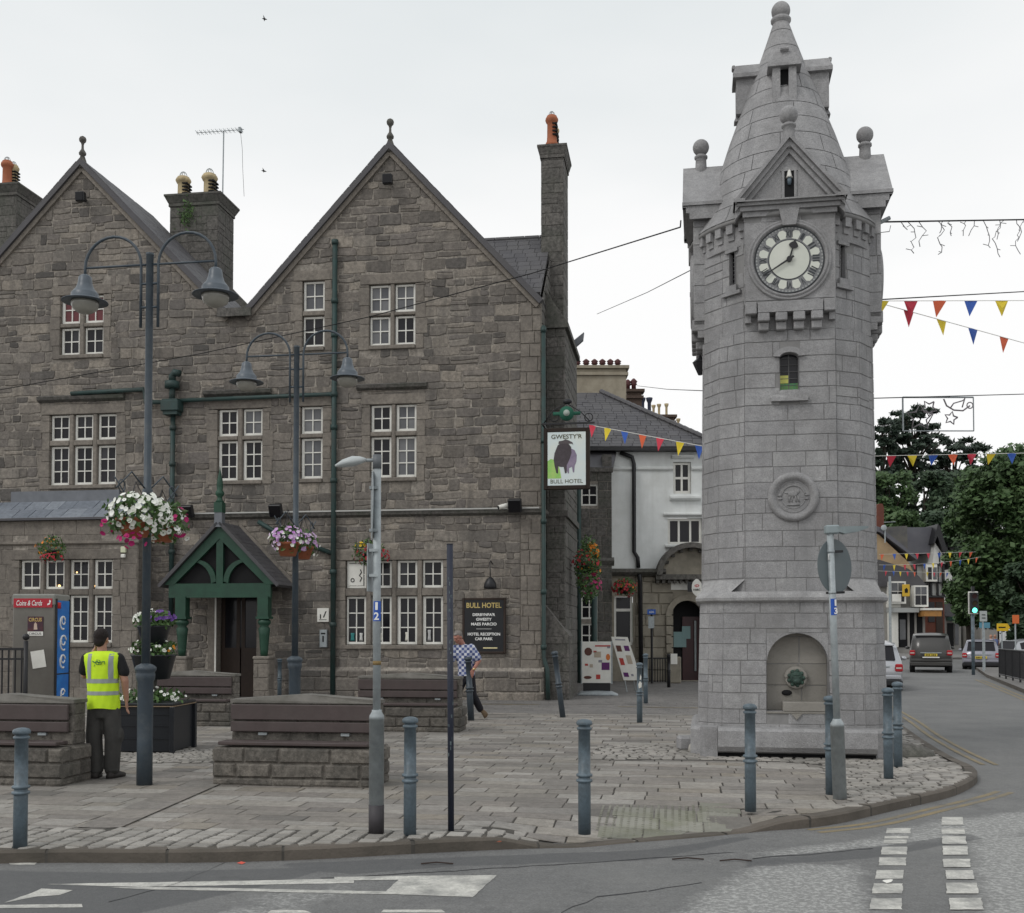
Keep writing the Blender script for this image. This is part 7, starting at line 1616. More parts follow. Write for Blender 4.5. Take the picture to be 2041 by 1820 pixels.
for loc, rot in (((.345, .10, .10), (0, radians(58), 0)), ((-.22, -.06, .0), (0, 0, 0))):
    q = MB().use(mat('tan_shoe', (.16,.11,.065), rough=.7), .5, True); q.loft([[(xx, yy, max(0, zz)) for yy, zz in ((-.045*w, .0), (.045*w, .0), (.05*w, .03), (.035*w, h), (-.035*w, h), (-.05*w, .03))] for xx, w, h in ((.09, .6, .05), (.06, 1, .10), (.0, .95, .10), (-.08, 1.05, .07), (-.15, 1.0, .05), (-.19, .6, .035))])
    o = q.build('shoe', t); o.location = loc; o.rotation_euler = rot
w_ = MB().use(mat('gold_watch', (.7,.55,.25), rough=.25, metal=.8), .5, True); w_.ring((.19, -.122, 1.0), .034, .008, 'z', 16, 6); w_.cyl((.19, -.150, 1.0), (.19, -.162, 1.0), .018, n=12); w_.build('wrist_watch', t)
# =================================================================== ANNEX AND BANK BEHIND
def pxrect(x0, x1, y0, y1, Y): a, b = P(x0, y1, Y), P(x1, y0, Y); return a.x, b.x, a.z, b.z
YA = C0.y+HN.y*DS+.4
t = thing('annexe_building', 'dark stone annexe with white casements tucked behind the hotel corner', 'building', (XX(1140, YA), YA, .1), 0); ox, oy, oz = t.location
def lb(mb, x0, x1, y0, y1, Ya, Yb, m, rv=.5):   # box from pixels, in local coordinates of (ox, oy, oz)
    a = pxrect(x0, x1, y0, y1, Ya); mb.use(m, rv); mb.box(a[0]-ox, a[1]-ox, Ya-oy, Yb-oy, a[2]-oz, a[3]-oz)
b = MB(); x0, x1, z0, z1 = pxrect(1120, 1219, 938, 1372, YA); W_ = x1-x0
holesA = [pxrect(1158, 1192, 965, 1008, YA), pxrect(1158, 1192, 1186, 1234, YA), pxrect(1158, 1192, 1243, 1290, YA)]; holesA = [(h[0]-ox, h[1]-ox, h[2]-oz, h[3]-oz) for h in holesA]
b.use(M_mortar, .3); holed(b, [rect(x0-ox, x1-ox, 0, z1-oz)], holesA, lambda u, v, d: (u, -d, v)); b.poly([(x1-ox, 0, 0), (x1-ox, 5, 0), (x1-ox, 5, z1-oz), (x1-ox, 0, z1-oz)])
b.use(M_darkstone); stones(b, [rect(x0-ox, x1-ox, 0, z1-oz)], lambda u, v, d: (u, -d, v), holesA, rh=(.28, .42), rw=(.35, .8), gap=.014, th=.02, ch=.01, jit=.006, seed=301)
b.use(M_darkstone, .8); sxy = pxrect(1150, 1224, 1118, 1128, YA); b.prism([(sxy[0]-ox, 0, sxy[2]-oz), (sxy[0]-ox, -.12, sxy[3]-oz), (sxy[0]-ox, 0, sxy[3]+.12-oz)], (sxy[1]-sxy[0], 0, 0))
lb(b, 1140, 1222, 932, 940, YA-.1, YA+.2, M_darkstone, .7); b.build('wall', t)
r = MB().use(M_slate, .5); a, c = P(1135, 915, YA+2.2), P(1200, 915, YA+2.2); e_, f_ = P(1135, 936, YA-.1), P(1222, 936, YA-.1); r.prism([(e_.x-ox, -.1, e_.z-oz), (f_.x-ox, -.1, f_.z-oz), (c.x-ox+.6, 2.2, c.z+.6-oz), (a.x-ox, 2.2, a.z+.6-oz)], (0, 0, .08)); lb(r, 1201, 1219, 906, 940, YA-.05, YA+.6, M_darkstone, .4); r.build('roof', t)
k_ = 0
for h, n in zip(holesA, (2, 2, 2)):
    f = MB().use(M_white); a, c, z0, z1 = h; f.box(a, a+.06, .06, .11, z0, z1); f.box(c-.06, c, .06, .11, z0, z1); f.box(a+.06, c-.06, .061, .11, z0, z0+.06); f.box(a+.06, c-.06, .061, .11, z1-.06, z1); f.box((a+c)/2-.02, (a+c)/2+.02, .065, .105, z0+.06, z1-.06); f.box(a+.06, c-.06, .067, .103, (z0+z1)/2-.02, (z0+z1)/2+.02); w_ = f.build('window', t)
    MB().use(M_glass).box(a, c, .1, .14, z0, z1).build('pane', w_)
dp = MB().use(M_greenpipe, .2, True); p_ = P(1154, 1200, YA-.15); dp.cyl((p_.x-ox, -.15, 0), (p_.x-ox, -.15, 8), .08, n=8); dp.build('drainpipe', t)
# bank
YB = 38.6
t = thing('bank_building', 'white rendered bank with a rounded slate roof and a stone arched doorway', 'building', (XX(1290, YB), YB, .1), 0); ox, oy, oz = t.location
M_rend = mat('white_render', (.76,.78,.77), (.68,.70,.69), rough=.9, ns=2, bump=.15, bs=30, dirt=(.45,.46,.43), dirts=1.2, dirta=.4, streak=(.58,.59,.57)); M_bst = mat('bank_stone', (.32,.29,.235), (.25,.225,.18), rough=.9, ns=3, bump=.4, bs=25, dirt=(.13,.12,.10), dirts=1.5, dirta=.6, rnd=.3, rndc=[(.22,.2,.16), (.36,.33,.27)])
def hl(x0, x1, y0, y1, Y=None): a = pxrect(x0, x1, y0, y1, Y or YB); return (a[0]-ox, a[1]-ox, a[2]-oz, a[3]-oz)
W1, W2_ = hl(1342, 1377, 921, 984), hl(1331, 1399, 1033, 1086); GW, DW = hl(1224, 1261, 1190, 1286), hl(1338, 1401, 1197, 1356)
wx0, wx1, _, wzt = hl(1135, 1450, 900, 1360); zmid = hl(0, 1, 1140, 1141)[2]
b = MB().use(M_rend, .5); ff = lambda u, v, d: (u, -d, v)
holed(b, [rect(wx0, wx1, zmid, wzt)], [W1, W2_], ff); b.use(M_bst, .5); holed(b, [rect(wx0, wx1, 0, zmid)], [GW, DW], ff)
b.use(M_rend, .5); b.poly([(wx0, 0, 0), (wx0, 0, wzt), (wx0, 9, wzt), (wx0, 9, 0)]); b.poly([(wx1, 0, 0), (wx1, 9, 0), (wx1, 9, wzt), (wx1, 0, wzt)]); b.build('wall', t)
def mould(name, x0, x1, y0, y1, pr, m, rv=.5): a = hl(x0, x1, y0, y1); o = MB().use(m, rv); o.prism([(a[0], .0, a[2]), (a[0], -pr*.5, a[2]), (a[0], -pr, (a[2]+a[3])/2), (a[0], -pr, a[3]), (a[0], 0, a[3]+.03)], (a[1]-a[0], 0, 0)); return o.build(name, t)
mould('string_course', 1181, 1341, 932, 938, .08, M_rend); mould('string_course', 1378, 1450, 932, 938, .08, M_rend); mould('window_sill', 1335, 1396, 990, 998, .14, M_rend); mould('window_sill', 1325, 1404, 1087, 1093, .14, M_rend); mould('window_hood', 1339, 1382, 908, 914, .12, M_rend); mould('window_hood', 1322, 1404, 1024, 1029, .12, M_rend)
mould('bank_cornice', 1181, 1325, 1135, 1148, .35, M_darkstone)
g = MB().use(M_black); a = hl(1135, 1450, 893, 901); g.box(a[0], a[1], -.35, .05, a[2], a[3]); g.build('gutter', t)
def sash(h, nx_, nz__, kind='sash'):
    a, c, z0, z1 = h; f = MB().use(M_white); e = .09; f.box(a, a+e, .08, .16, z0, z1); f.box(c-e, c, .08, .16, z0, z1); f.box(a+e, c-e, .081, .16, z0, z0+e*1.2); f.box(a+e, c-e, .081, .16, z1-e, z1)
    for i in range(1, nx_): x = a+(c-a)*i/nx_; f.box(x-.035, x+.035, .085, .15, z0+e, z1-e)
    for i in range(1, nz__): z = z0+(z1-z0)*i/nz__; f.box(a+e, c-e, .083, .155, z-.04, z+.04)
    w_ = f.build('window', t); MB().use(M_glass, .5).box(a, c, .14, .2, z0, z1).build('pane', w_)
sash(W1, 2, 2); sash(W2_, 3, 1)
a, c, z0, z1 = GW; f = MB().use(M_white); f.box(a, a+.08, .08, .16, z0, z1); f.box(c-.08, c, .08, .16, z0, z1); zz = z0+(z1-z0)*.73; f.box(a, c, .081, .16, zz-.05, zz+.05); f.box(a, c, .081, .16, z0, z0+.1); w_ = f.build('window', t); MB().use(M_glass, .5).box(a, c, .14, .2, z0, z1).build('pane', w_)
# stone ground floor joints
q = MB(); q.use(M_bst); stones(q, [rect(hl(1262, 1263, 0, 1)[0], hl(1336, 1337, 0, 1)[0], 0, zmid-.15)], ff, [], rh=(.38, .4), rw=(.6, 1.), gap=.03, th=.05, ch=.02, jit=.003, seed=5, split=0); q.build('rusticated_stone', t)
arc = hl(1375, 1376, 1147, 1148); R1 = (hl(1437, 1438, 0, 1)[0]-arc[0]); ped = MB().use(M_darkstone, .6); zc0 = arc[3]
def arcpoly(r0, r1, n=20): return [(arc[0]+r0*cos(pi*i/n), zc0+r0*.93*sin(pi*i/n)) for i in range(n+1)]+[(arc[0]+r1*cos(pi*i/n), zc0+r1*.93*sin(pi*i/n)) for i in range(n, -1, -1)]
for i in range(20):
    p = [(arc[0]+r*cos(pi*(i+k)/20), zc0+r*.93*sin(pi*(i+k)/20)) for r, k in ((R1, 0), (R1, 1), (R1*.84, 1), (R1*.84, 0))]; ped.prism([(x, -.5, z) for x, z in p], (0, .5, 0))
ped.use(M_bst, .9); ped.prism([(arc[0]+R1*.85*cos(pi*i/20), -.12, zc0+R1*.79*sin(pi*i/20)) for i in range(21)], (0, .12, 0))
for i in range(9): aa = pi*(i+.5)/9; ped.use(M_darkstone, .2).box(arc[0]+R1*.79*cos(aa)-.06, arc[0]+R1*.79*cos(aa)+.06, -.3, -.1, zc0+R1*.735*sin(aa)-.05, zc0+R1*.735*sin(aa)+.05)
ped.use(M_darkstone, .5).box(arc[0]-R1*1.02, arc[0]+R1*1.02, -.4, 0, zc0-.16, zc0+.02); 
for i in range(12): ped.box(arc[0]-R1+i*R1/6, arc[0]-R1+i*R1/6+.1, -.3, -.02, zc0-.28, zc0-.16)
ped.build('arched_pediment', t)
pq = MB().use(M_white); a = hl(1337, 1372, 1159, 1176); pq.box(a[0], a[1], -.06, 0, a[2], a[3]); pq.build('name_plaque', t)
dd_ = MB().use(M_bst, .8); a, c, z0, z1 = DW; rr = (c-a)/2; cx_ = (a+c)/2; zs_ = z1-rr
for i in range(14):
    p = [(cx_+r*cos(pi*(i+k)/14), zs_+r*sin(pi*(i+k)/14)) for r, k in ((rr*1.35, 0), (rr*1.35, 1), (rr, 1), (rr, 0))]; dd_.use(M_bst, (i % 2)*.5+.3); dd_.prism([(x, -.14, z) for x, z in p], (0, .5, 0))
dd_.use(M_bst, .5)
for i in range(14):
    (xa, za), (xb, zb_) = [(cx_+rr*cos(pi*(i+k)/14), zs_+rr*sin(pi*(i+k)/14)) for k in (0, 1)]; dd_.poly([(xb, -.01, zb_), (xa, -.01, za), (xa, -.01, z1+.01), (xb, -.01, z1+.01)])
for s_ in (-1, 1):
    for k in range(7): zb_ = zs_*k/7; dd_.use(M_bst, (k*.37) % 1); x_ = cx_+s_*rr; dd_.cbox(min(x_, x_+s_*rr*.35), max(x_, x_+s_*rr*.35), -.15, .4, zb_+.015, zb_+zs_/7-.015, .02)
dd_.build('door_arch', t)
dr = MB().use(M_dark).box(a, c, .5, .55, 0, z1); dr.use(mat('maroon_door', (.05,.012,.014), (.035,.01,.012), rough=.4)); dr.box(cx_-.1, c, .42, .48, 0, zs_); dr.use(M_galv).cyl((cx_+.35, .36, .35), (cx_+.35, .36, zs_-.15), .04, n=8); dr.use(mat('poster_teal', (.2,.3,.3))).box(a+.15, a+.6, .40, .43, 1.2, 1.75); dr.box(a+.45, a+.75, .39, .41, 1.5, 1.95); dr.build('door', t)
# roof
rf = MB().use(M_slate, .5); A, B_, C_, D_ = P(1130, 896, YB-.35), P(1450, 896, YB-.35), P(1198, 784, YB+5), P(1130, 784, YB+5); A, B_, C_, D_ = [Vector((p.x-ox, p.y-oy, p.z-oz)) for p in (A, B_, C_, D_)]
hpn = P(1450, 893, YB+5); H2_ = Vector((hpn.x-ox+.0, 5, B_.z+.1))
rf.add([A, B_, C_, D_, H2_, (D_.x, 10, A.z), (H2_.x, 10, A.z)], [(0,1,2,3), (1,4,2), (3,2,6,5), (2,4,6)])
def rmap(u, v, d):   # u across, v up the front slope
    k = v/Ls; p = Vector((0, 0, 0)).lerp(Vector((0, 5.35, C_.z-A.z)), k); nr = Vector((0, -(C_.z-A.z), 5.35)).normalized(); return (A.x+u, A.y+p.y+nr.y*d, A.z+p.z+nr.z*d)
Ls = sqrt(5.35**2+(C_.z-A.z)**2); stones(rf, [[(0, 0), (B_.x-A.x, 0), (C_.x-A.x, Ls), (0, Ls)]], rmap, rh=(.26, .27), rw=(.3, .45), gap=.012, th=.03, ch=.005, jit=.008, seed=91, split=0)
rf.use(M_slate, .9); 
for i in range(22): p = C_.lerp(B_, i/22); q_ = C_.lerp(B_, (i+.93)/22); rf.cyl(p+Vector((0, 0, .08)), q_+Vector((0, 0, .06)), .10, n=7)
rf.build('roof', t)
dp = MB().use(M_black, 0, True)
def L(x, y, o=.12): p = P(x, y, YB-o); return (p.x-ox, -o, p.z-oz)
dp.tube([L(1236, 902), L(1260, 911), L(1263.5, 925), L(1264, 1100), L(1271, 1112), L(1272.5, 1132)], .075, 8); dp.tube([L(1274, 1145, .3), L(1276, 1160, .2), L(1278, 1358, .2)], .08, 8); dp.build('drainpipe', t)
# oval bank sign on a bracket
s1 = thing('oval_sign', 'white oval bank sign with a red and white emblem on the stone doorway', 'sign', P(1389, 1171, YB-.7), 0)
o = MB().use(M_white); o.prism([(.18*cos(a)*(1 if abs(sin(a)) < .7 else .85), 0, .30*sin(a)) for a in [2*pi*i/20 for i in range(20)]], (0, .06, 0)); o.build('panel', s1)
o = MB().use(mat('emblem_red', (.5,.02,.03))); z = .06; o.prism([(-.09, -.004, z), (-.045, -.004, z+.045), (-.045, -.004, z-.045)], (0, .002, 0)); o.prism([(.09, -.004, z), (.045, -.004, z-.045), (.045, -.004, z+.045)], (0, .002, 0)); o.prism([(-.045, -.004, z+.045), (.045, -.004, z+.045), (0, -.004, z)], (0, .002, 0)); o.prism([(-.045, -.004, z-.045), (0, -.004, z), (.045, -.004, z-.045)], (0, .002, 0)); o.use(M_dark); text(o, 'HSBC', .24, (0, -.003, -.08), height=.07, bold=.02); o.build('emblem', s1)
MB().use(M_black).box(-.32, -.16, .02, .05, -.15, .2).build('bracket', s1)
# little blue sign on a pole, railings, notice
YP = 37.0; s1 = thing('street_sign', 'small blue sign on a dark pole before the bank wall', 'sign', (XX(1299, YP), YP, .1), 0)
z = ZZ(1220, YP)-.1; MB().use(M_black).cyl((0, 0, 0), (0, 0, z+.1), .04, n=8).build('pole', s1); o = MB().use(mat('sign_blue', (.02,.10,.42), rough=.5)); o.box(-.15, .13, -.06, -.04, z-.08, z+.09); o.use(M_letw); text(o, '600', .16, (-.01, -.062, z), height=.07); o.build('plate', s1); MB().use(M_galv).box(-.12, .08, -.05, -.03, z-.55, z-.15).build('lower_plate', s1)
s1 = thing('railing', 'black railing along the foot of the bank wall', 'railing', (XX(1288, YB-.6), YB-.6, .1), 0); z = ZZ(1310, YB)-.1; w_ = XX(1336, YB)-XX(1288, YB); MB().use(M_black).box(0, w_, -.02, .02, z-.05, z).build('rails', s1)
for i in range(10): MB().use(M_black).cyl((w_*i/9.5+.03, 0, 0), (w_*i/9.5+.03, 0, z), .015, n=5).build('baluster', s1)
s1 = thing('notice_board', 'small white notice on a stand beside the bank door', 'notice', (XX(1343, 37), 37, .1), 0); a = pxrect(1337, 1350, 1303, 1324, 37); MB().use(M_white).box(a[0]-s1.location.x, a[1]-s1.location.x, 0, .04, a[2]-.1, a[3]-.1).build('panel', s1); MB().use(M_bst).cbox(-.15, .25, .02, .3, 0, .9, .03).build('pedestal', s1)
# chimney stacks rising behind the bank
def farstack(x0, x1, y0, y1, Y, m, pots, pm, label, cap=True, crown=False, pw=None):
    t = thing('chimney_stack', label, 'chimney', (XX((x0+x1)/2, Y), Y, ZZ(y1, Y)-1.5), 0); oxx, ozz = t.location.x, t.location.z; a = pxrect(x0, x1, y0, y1, Y); z0 = -.0; D = (a[1]-a[0])*.35+.2
    b = MB().use(m, .5); h = a[3]-ozz; b.box(a[0]-oxx, a[1]-oxx, 0, D, 0, h); 
    if cap: b.use(m, .9); b.box(a[0]-oxx-.08, a[1]-oxx+.08, -.08, D+.08, h-.4, h-.28); b.box(a[0]-oxx-.12, a[1]-oxx+.12, -.12, D+.12, h-.12, h); b.use(m, .7).box(a[0]-oxx-.03, a[1]-oxx+.03, -.03, D+.03, h*.45, h*.45+.08)
    b.build('stack', t)
    for px, ph_, rr_ in pots:
        x = XX(px, Y)-oxx; H = ph_*Y/FPX; r = rr_*Y/FPX
        o = MB().use(pm, .5, True)
        if crown: o.lathe([(r*.8, 0), (r*.6, H*.2), (r*.6, H*.7), (r*1., H*.85), (r*1.15, H*1.), (r*.5, H*.9)], 8, (x, D/2, h))
        else: o.lathe([(r*.8, 0), (r*.75, H*.4), (r*1.2, H*.5), (r*.9, H*.6), (r*1.25, H*.75), (r*.7, H*.9), (r*.3, H)], 8, (x, D/2, h))
        o.build('chimney_pot', t)
M_crend = mat('cream_render', (.36,.32,.25), (.30,.265,.20), rough=.9, ns=2, dirt=(.2,.17,.13), dirts=2); M_dkbr = mat('brown_brick', (.10,.07,.055), (.07,.05,.04), rough=.9, ns=8, bump=.4); M_oxb = mat('oxblood_pot', (.10,.03,.03), (.07,.02,.02), rough=.6, ns=9)
farstack(1150, 1248, 729, 792, 44.5, M_crend, [(x, 19, 6) for x in (1153, 1171, 1188, 1204, 1220, 1235)], M_oxb, 'wide cream chimney stack with a row of oxblood pots behind the slate roof')
farstack(1250, 1279, 776, 835, 47, M_dkbr, [(1254, 22, 6), (1266, 24, 6)], M_oxb, 'brown brick chimney stack just right of the cream one')
farstack(1278, 1300, 825, 850, 50, M_dkbr, [(1284, 34, 5), (1297, 34, 6)], mat('navy_pot', (.03,.035,.06)), 'low brick stack with two tall dark round pots', False, True)
farstack(1301, 1344, 827, 862, 52, M_dkbr, [(1306, 22, 4), (1317, 24, 4), (1332, 25, 4)], M_buff, 'brown stack with three pale crown-topped pots', True, True)
farstack(1349, 1366, 857, 885, 54, M_dkbr, [(1355, 24, 4)], M_buff, 'small stack with one pale crown pot near the tower', True, True)
farstack(1383, 1398, 880, 895, 56, M_dkbr, [(1389, 14, 4)], M_buff, 'tiny farthest stack with one pale crown pot beside the tower', True, True)
# =================================================================== OVERHEAD WIRES, BUNTING, DECORATIONS
def wire(name, pts, r, label, m=None, cat='wire', sag=.0, n=16):
    o = pts[0].copy(); q = MB().use(m or M_dark); out = []
    for a, b in zip(pts, pts[1:]):
        for i in range(n): k = i/n; p = a.lerp(b, k); p.z -= sag*4*k*(1-k); out.append(p-o)
    out.append(pts[-1]-o); q.tube(out, r, 5); x = q.build(name, None, label, o); tag(x, None, cat); return x
wire('overhead_cable', [P(1357, 440, TD-.1), P(1356, 453, TD-.3), P(1060, 545, 21.5), P(735, 632, 25.5), P(400, 705, 27.5), P(-60, 788, 29)], .011, 'thick dark cable running from the tower down across the hotel front')
wire('overhead_cable', [P(1386, 534, TD), P(1290, 583, 25), P(1190, 626, 34)], .008, 'thin cable dropping from the left of the clock tower towards the roofs')
wire('overhead_cable', [P(1404, 779, TD), P(1330, 776, 24), P(1270, 769, 34)], .007, 'fine wire between the tower shaft and the brown chimney')
wire('overhead_cable', [P(1740, 598, TD), P(2100, 578, 22)], .010, 'dark wire above the bunting right of the tower')
xw = [P(1735, 443, TD-.3), P(2100, 437, 20)]; il = thing('icicle_lights', 'string of unlit icicle lights strung right from the top of the tower', 'light string', xw[0], 0)
q = MB().use(M_dark); q.tube([xw[0].lerp(xw[1], i/10)-xw[0] for i in range(11)], .014, 5); q.build('cable', il)
R = random.Random(77)
for px, n in ((1797, 8), (1816, 5), (1851, 3), (1860, 8), (1875, 4), (1905, 4), (1922, 3), (1940, 6), (1975, 4), (1985, 9), (2012, 5), (2030, 9), (1785, 2)):
    k = (px-1735)/365; p = xw[0].lerp(xw[1], k)-xw[0]; q = MB().use(mat('cable_grey', (.22,.22,.23))); pts = [p]
    for i in range(n): pts.append(pts[-1]+Vector((R.uniform(-.07, .07), R.uniform(-.03, .03), -R.uniform(.04, .1))))
    q.tube(pts, .007, 4)
    for i in range(1, n, 2): q.tube([pts[i], pts[i]+Vector((R.uniform(-.1, .1), 0, R.uniform(-.04, .03)))], .006, 4)
    q.build('light_strand', il)
q = MB().use(M_galv, 0).cyl((.12, -.02, -.02), (.28, -.02, .06), .03, n=8); q.use(M_dark).tube([(.0, 0, -.05), (.1, 0, -.16), (.28, 0, -.14), (.3, 0, -.05)], .006, 4); q.build('connector', il)
M_fl = {'y': mat('flag_yellow', (.72,.55,.03), rough=.6), 'r': mat('flag_red', (.55,.03,.06), rough=.6), 'o': mat('flag_orange', (.72,.13,.05), rough=.6), 'b': mat('flag_blue', (.03,.10,.42), rough=.6)}
for m_ in M_fl.values():   # thin cloth lets the sky through
    b_ = m_.node_tree.nodes['Principled BSDF']; b_.inputs['Transmission Weight'].default_value = 0; 
def bunting(label, a, b, flags, W_, H_, sag=.0, tilt=None):
    t = thing('bunting_string', label, 'bunting', a, 0, 'strings of bunting'); q = MB().use(M_white); pts = []
    def pt(k): p = a.lerp(b, k)-a; p.z -= sag*4*k*(1-k); return p
    q.tube([pt(i/16) for i in range(17)], .006 if W_ < .3 else .008, 4); q.build('string', t); R = random.Random(len(flags)*7); d = (b-a).normalized()
    for k, c in flags:
        p = pt(k); f = MB().use(M_fl[c], .5); w = R.uniform(-.05, .05); sk = R.uniform(-.25, .1)*W_
        A_, B2, C2 = p-d*W_/2, p+d*W_/2, p+Vector((sk, w, -H_)); M1 = (A_+B2)/2+Vector((0, R.uniform(-.02, .02), 0)); M2 = (M1+C2)/2+Vector((0, R.uniform(-.03, .03), 0))
        f.add([A_, M1, B2, M2, C2], [(0,3,1), (1,3,2), (0,4,3), (3,4,2)]); f.add([v+Vector((0, .003, 0)) for v in (A_, M1, B2, M2, C2)], [(0,1,3), (1,2,3), (0,3,4), (3,2,4)]); f.build('pennant', t)
def ks(xs, x0, x1): return [((x-x0)/(x1-x0), c) for x, c in xs]
bunting('short bunting string near the right edge of the tower, level with its battlement', P(1738, 600, TD), P(2100, 599, TD+1), ks([(1757,'y'),(1812,'r'),(1868,'o'),(1930,'b'),(1992,'y'),(2070,'r')], 1738, 2100), .25, .26)
bunting('bunting string sloping down to the right from the tower battlement', P(1745, 602, TD), P(2100, 700, TD+2), ks([(1805,'r'),(1867,'y'),(1929,'b'),(1993,'o'),(2060,'r')], 1745, 2100), .22, .25)
bunting('level bunting string in front of the pine tree', P(1742, 909, TD+1), P(2100, 902, TD+2), ks([(1775,'r'),(1815,'y'),(1856,'b'),(1894,'o'),(1932,'r'),(1971,'y'),(2013,'b'),(2056,'o')], 1742, 2100), .19, .18)
bunting('bunting string from the hotel sign across the bank roof to the tower', P(1180, 848, TD+2.5), P(1415, 892, TD+.3), ks([(1181,'r'),(1215,'y'),(1251,'b'),(1288,'o'),(1323,'r'),(1361,'y'),(1396,'b')], 1180, 1415)[:7], .19, .22)
bunting('highest of the three far bunting strings over the street', P(1752, 1105, 45), P(1945, 1100, 48), ks([(1758,'o'),(1781,'b'),(1804,'y'),(1825,'r'),(1847,'r'),(1869,'b'),(1891,'y'),(1913,'r'),(1935,'o')], 1752, 1945), .22, .26)
bunting('middle one of the three far bunting strings over the street', P(1752, 1126, 42), P(1955, 1110, 46), ks([(1762,'b'),(1780,'y'),(1800,'r'),(1818,'r'),(1838,'b'),(1855,'y'),(1873,'r'),(1891,'o'),(1911,'b'),(1928,'y'),(1946,'o')], 1752, 1955), .18, .24, sag=.1)
bunting('lowest of the three far bunting strings over the street', P(1750, 1138, 50), P(1895, 1142, 54), ks([(1765,'r'),(1779,'b'),(1792,'y'),(1806,'r'),(1820,'o'),(1846,'y'),(1860,'r'),(1874,'o'),(1888,'b')], 1750, 1895), .2, .24)
wire('overhead_cable', [P(1740, 794, TD), P(2100, 784, TD+4)], .008, 'thin wire carrying the framed street decoration')
YD = TD+1.5; a = pxrect(1800, 1940, 792, 859, YD); t = thing('street_decoration', 'wire-framed street decoration with star and bell outlines hung right of the tower', 'decoration', (a[0], YD, a[2]), 0); w, h = a[1]-a[0], a[3]-a[2]
f = MB().use(M_galv, .8); f.cyl((0, 0, 0), (w, 0, .0), .01, n=6); f.cyl((0, 0, h), (w, 0, h), .014, n=6); f.cyl((0, 0, 0), (0, 0, h), .014, n=6); f.cyl((w, 0, 0), (w, 0, h), .01, n=6); f.build('frame', t)
M_dec = mat('rope_light', (.30,.27,.28), (.2,.18,.2), rough=.6)
def star(cx_, cz_, r, k, nm): q = MB().use(M_dec, .5, True); q.tube([(cx_+(r if i % 2 == 0 else r*.5)*cos(k+i*pi/5), 0, cz_+(r if i % 2 == 0 else r*.5)*sin(k+i*pi/5)) for i in range(11)], .013, 6); q.build(nm, t)
star(w*.24, h*.40, h*.40, .3, 'star_outline'); star(w*.37, h*.68, h*.24, .9, 'star_outline'); star(w*.68, h*.38, h*.2, .1, 'star_outline')
q = MB().use(M_dec, .5, True); q.tube([(w*.58, 0, h*.95), (w*.62, 0, h*.75), (w*.72, 0, h*.62), (w*.85, 0, h*.6), (w*.95, 0, h*.75)], .013, 6); q.tube([(w*.68, 0, h*.70), (w*.72, 0, h*.82), (w*.85, 0, h*.9), (w*.88, 0, h*.97), (w*.84, 0, h*.7)], .011, 6); q.ring((w*.95, 0, h*.76), .05, .01, n=12, m=5); q.build('swirl_outline', t)
# birds
for px, py, l_ in ((673/1.2763, 38, 'small dark bird high over the left roofs'), (526, 341, 'small dark bird between the chimney and the right gable')):
    p = P(px, py, 60); q = MB().use(M_dark); q.tube([(-.14, 0, .03), (0, 0, 0), (.14, 0, -.03)], .04, 6, [.01, .05, .012]); q.add([(-.05, 0, 0), (.05, 0, 0), (-.1, .35, .05)], [(0, 1, 2)]); q.add([(-.05, 0, 0), (.05, 0, 0), (-.0, -.35, .05)], [(0, 2, 1)]); o = q.build('bird', None, l_, p); tag(o, None, 'bird', 'birds in the sky')
# =================================================================== STREET ON THE RIGHT: SHOPS
YS = 92.
def shop(name, label, px, Y, cat='building'):
    t = thing(name, label, cat, (XX(px, Y), Y, 0), 0); return t, t.location.x, Y
def bx(mb, o, x0, x1, y0, y1, Ya, d0, d1, m, rv=.5): a = pxrect(x0, x1, y0, y1, Ya); mb.use(m, rv); mb.box(a[0]-o[0], a[1]-o[0], Ya+d0-o[1], Ya+d1-o[1], a[2], a[3])
def pp(mb, o, pts, Y, d0, d1, m, rv=.5): mb.use(m, rv); mb.prism([(p.x-o[0], Y+d0-o[1], p.z) for p in (P(x, y, Y) for x, y in pts)], (0, d1-d0, 0))
M_tan = mat('tan_render', (.40,.29,.17), (.33,.235,.14), rough=.9, ns=1, dirt=(.22,.17,.12), dirts=.5); M_brick = mat('red_brick', (.16,.055,.035), (.11,.04,.03), rough=.9, ns=2, bump=.3, bs=10); M_bay = mat('grey_bay_wall', (.30,.29,.27), (.24,.23,.215), rough=.9, ns=2)
t, ox_, oy_ = shop('shop_building', 'tan gabled building with dark slates rising behind the low shop', 1790, YS+10); o = (ox_, oy_); Yt = YS+10
b = MB(); pp(b, o, [(1700,1300),(1823,1300),(1823,1146),(1812,1122),(1752,1066),(1700,1040)], Yt, 0, 12, M_tan); b.build('wall', t)
b = MB(); pp(b, o, [(1700,1036),(1752,1052),(1825,1110),(1825,1117),(1752,1062),(1700,1044)], Yt, -.4, 12, mat('street_slate', (.10,.10,.118), (.13,.13,.145), rough=.6, ns=1)); pp(b, o, [(1745,1052),(1808,1048),(1810,1108)], Yt+1, 0, 6, mat('mossy_slate', (.14,.13,.11), (.08,.08,.085), ns=1)); b.build('roof', t)
b = MB(); pp(b, o, [(1748,1007),(1752,1004),(1759,1004),(1762,1012),(1762,1056),(1748,1056)], Yt+2, 0, 1.2, M_brick); b.build('chimney', t)
b = MB().use(M_galv); a = P(1764, 1082, Yt-.5); c = P(1764, 1046, Yt-.5); b.cyl((a.x-ox_, -.5, a.z), (c.x-ox_, -.5, c.z), .06, n=5); b.ball((c.x-ox_-.15, -.6, c.z-.3), .28, 8, (1, .3, 1)); c = P(1768, 1041, Yt-.5); b.cyl((c.x-ox_-.3, -.5, c.z), (c.x-ox_+.8, -.5, c.z+.05), .04, n=4); b.build('rooftop_aerial', t)
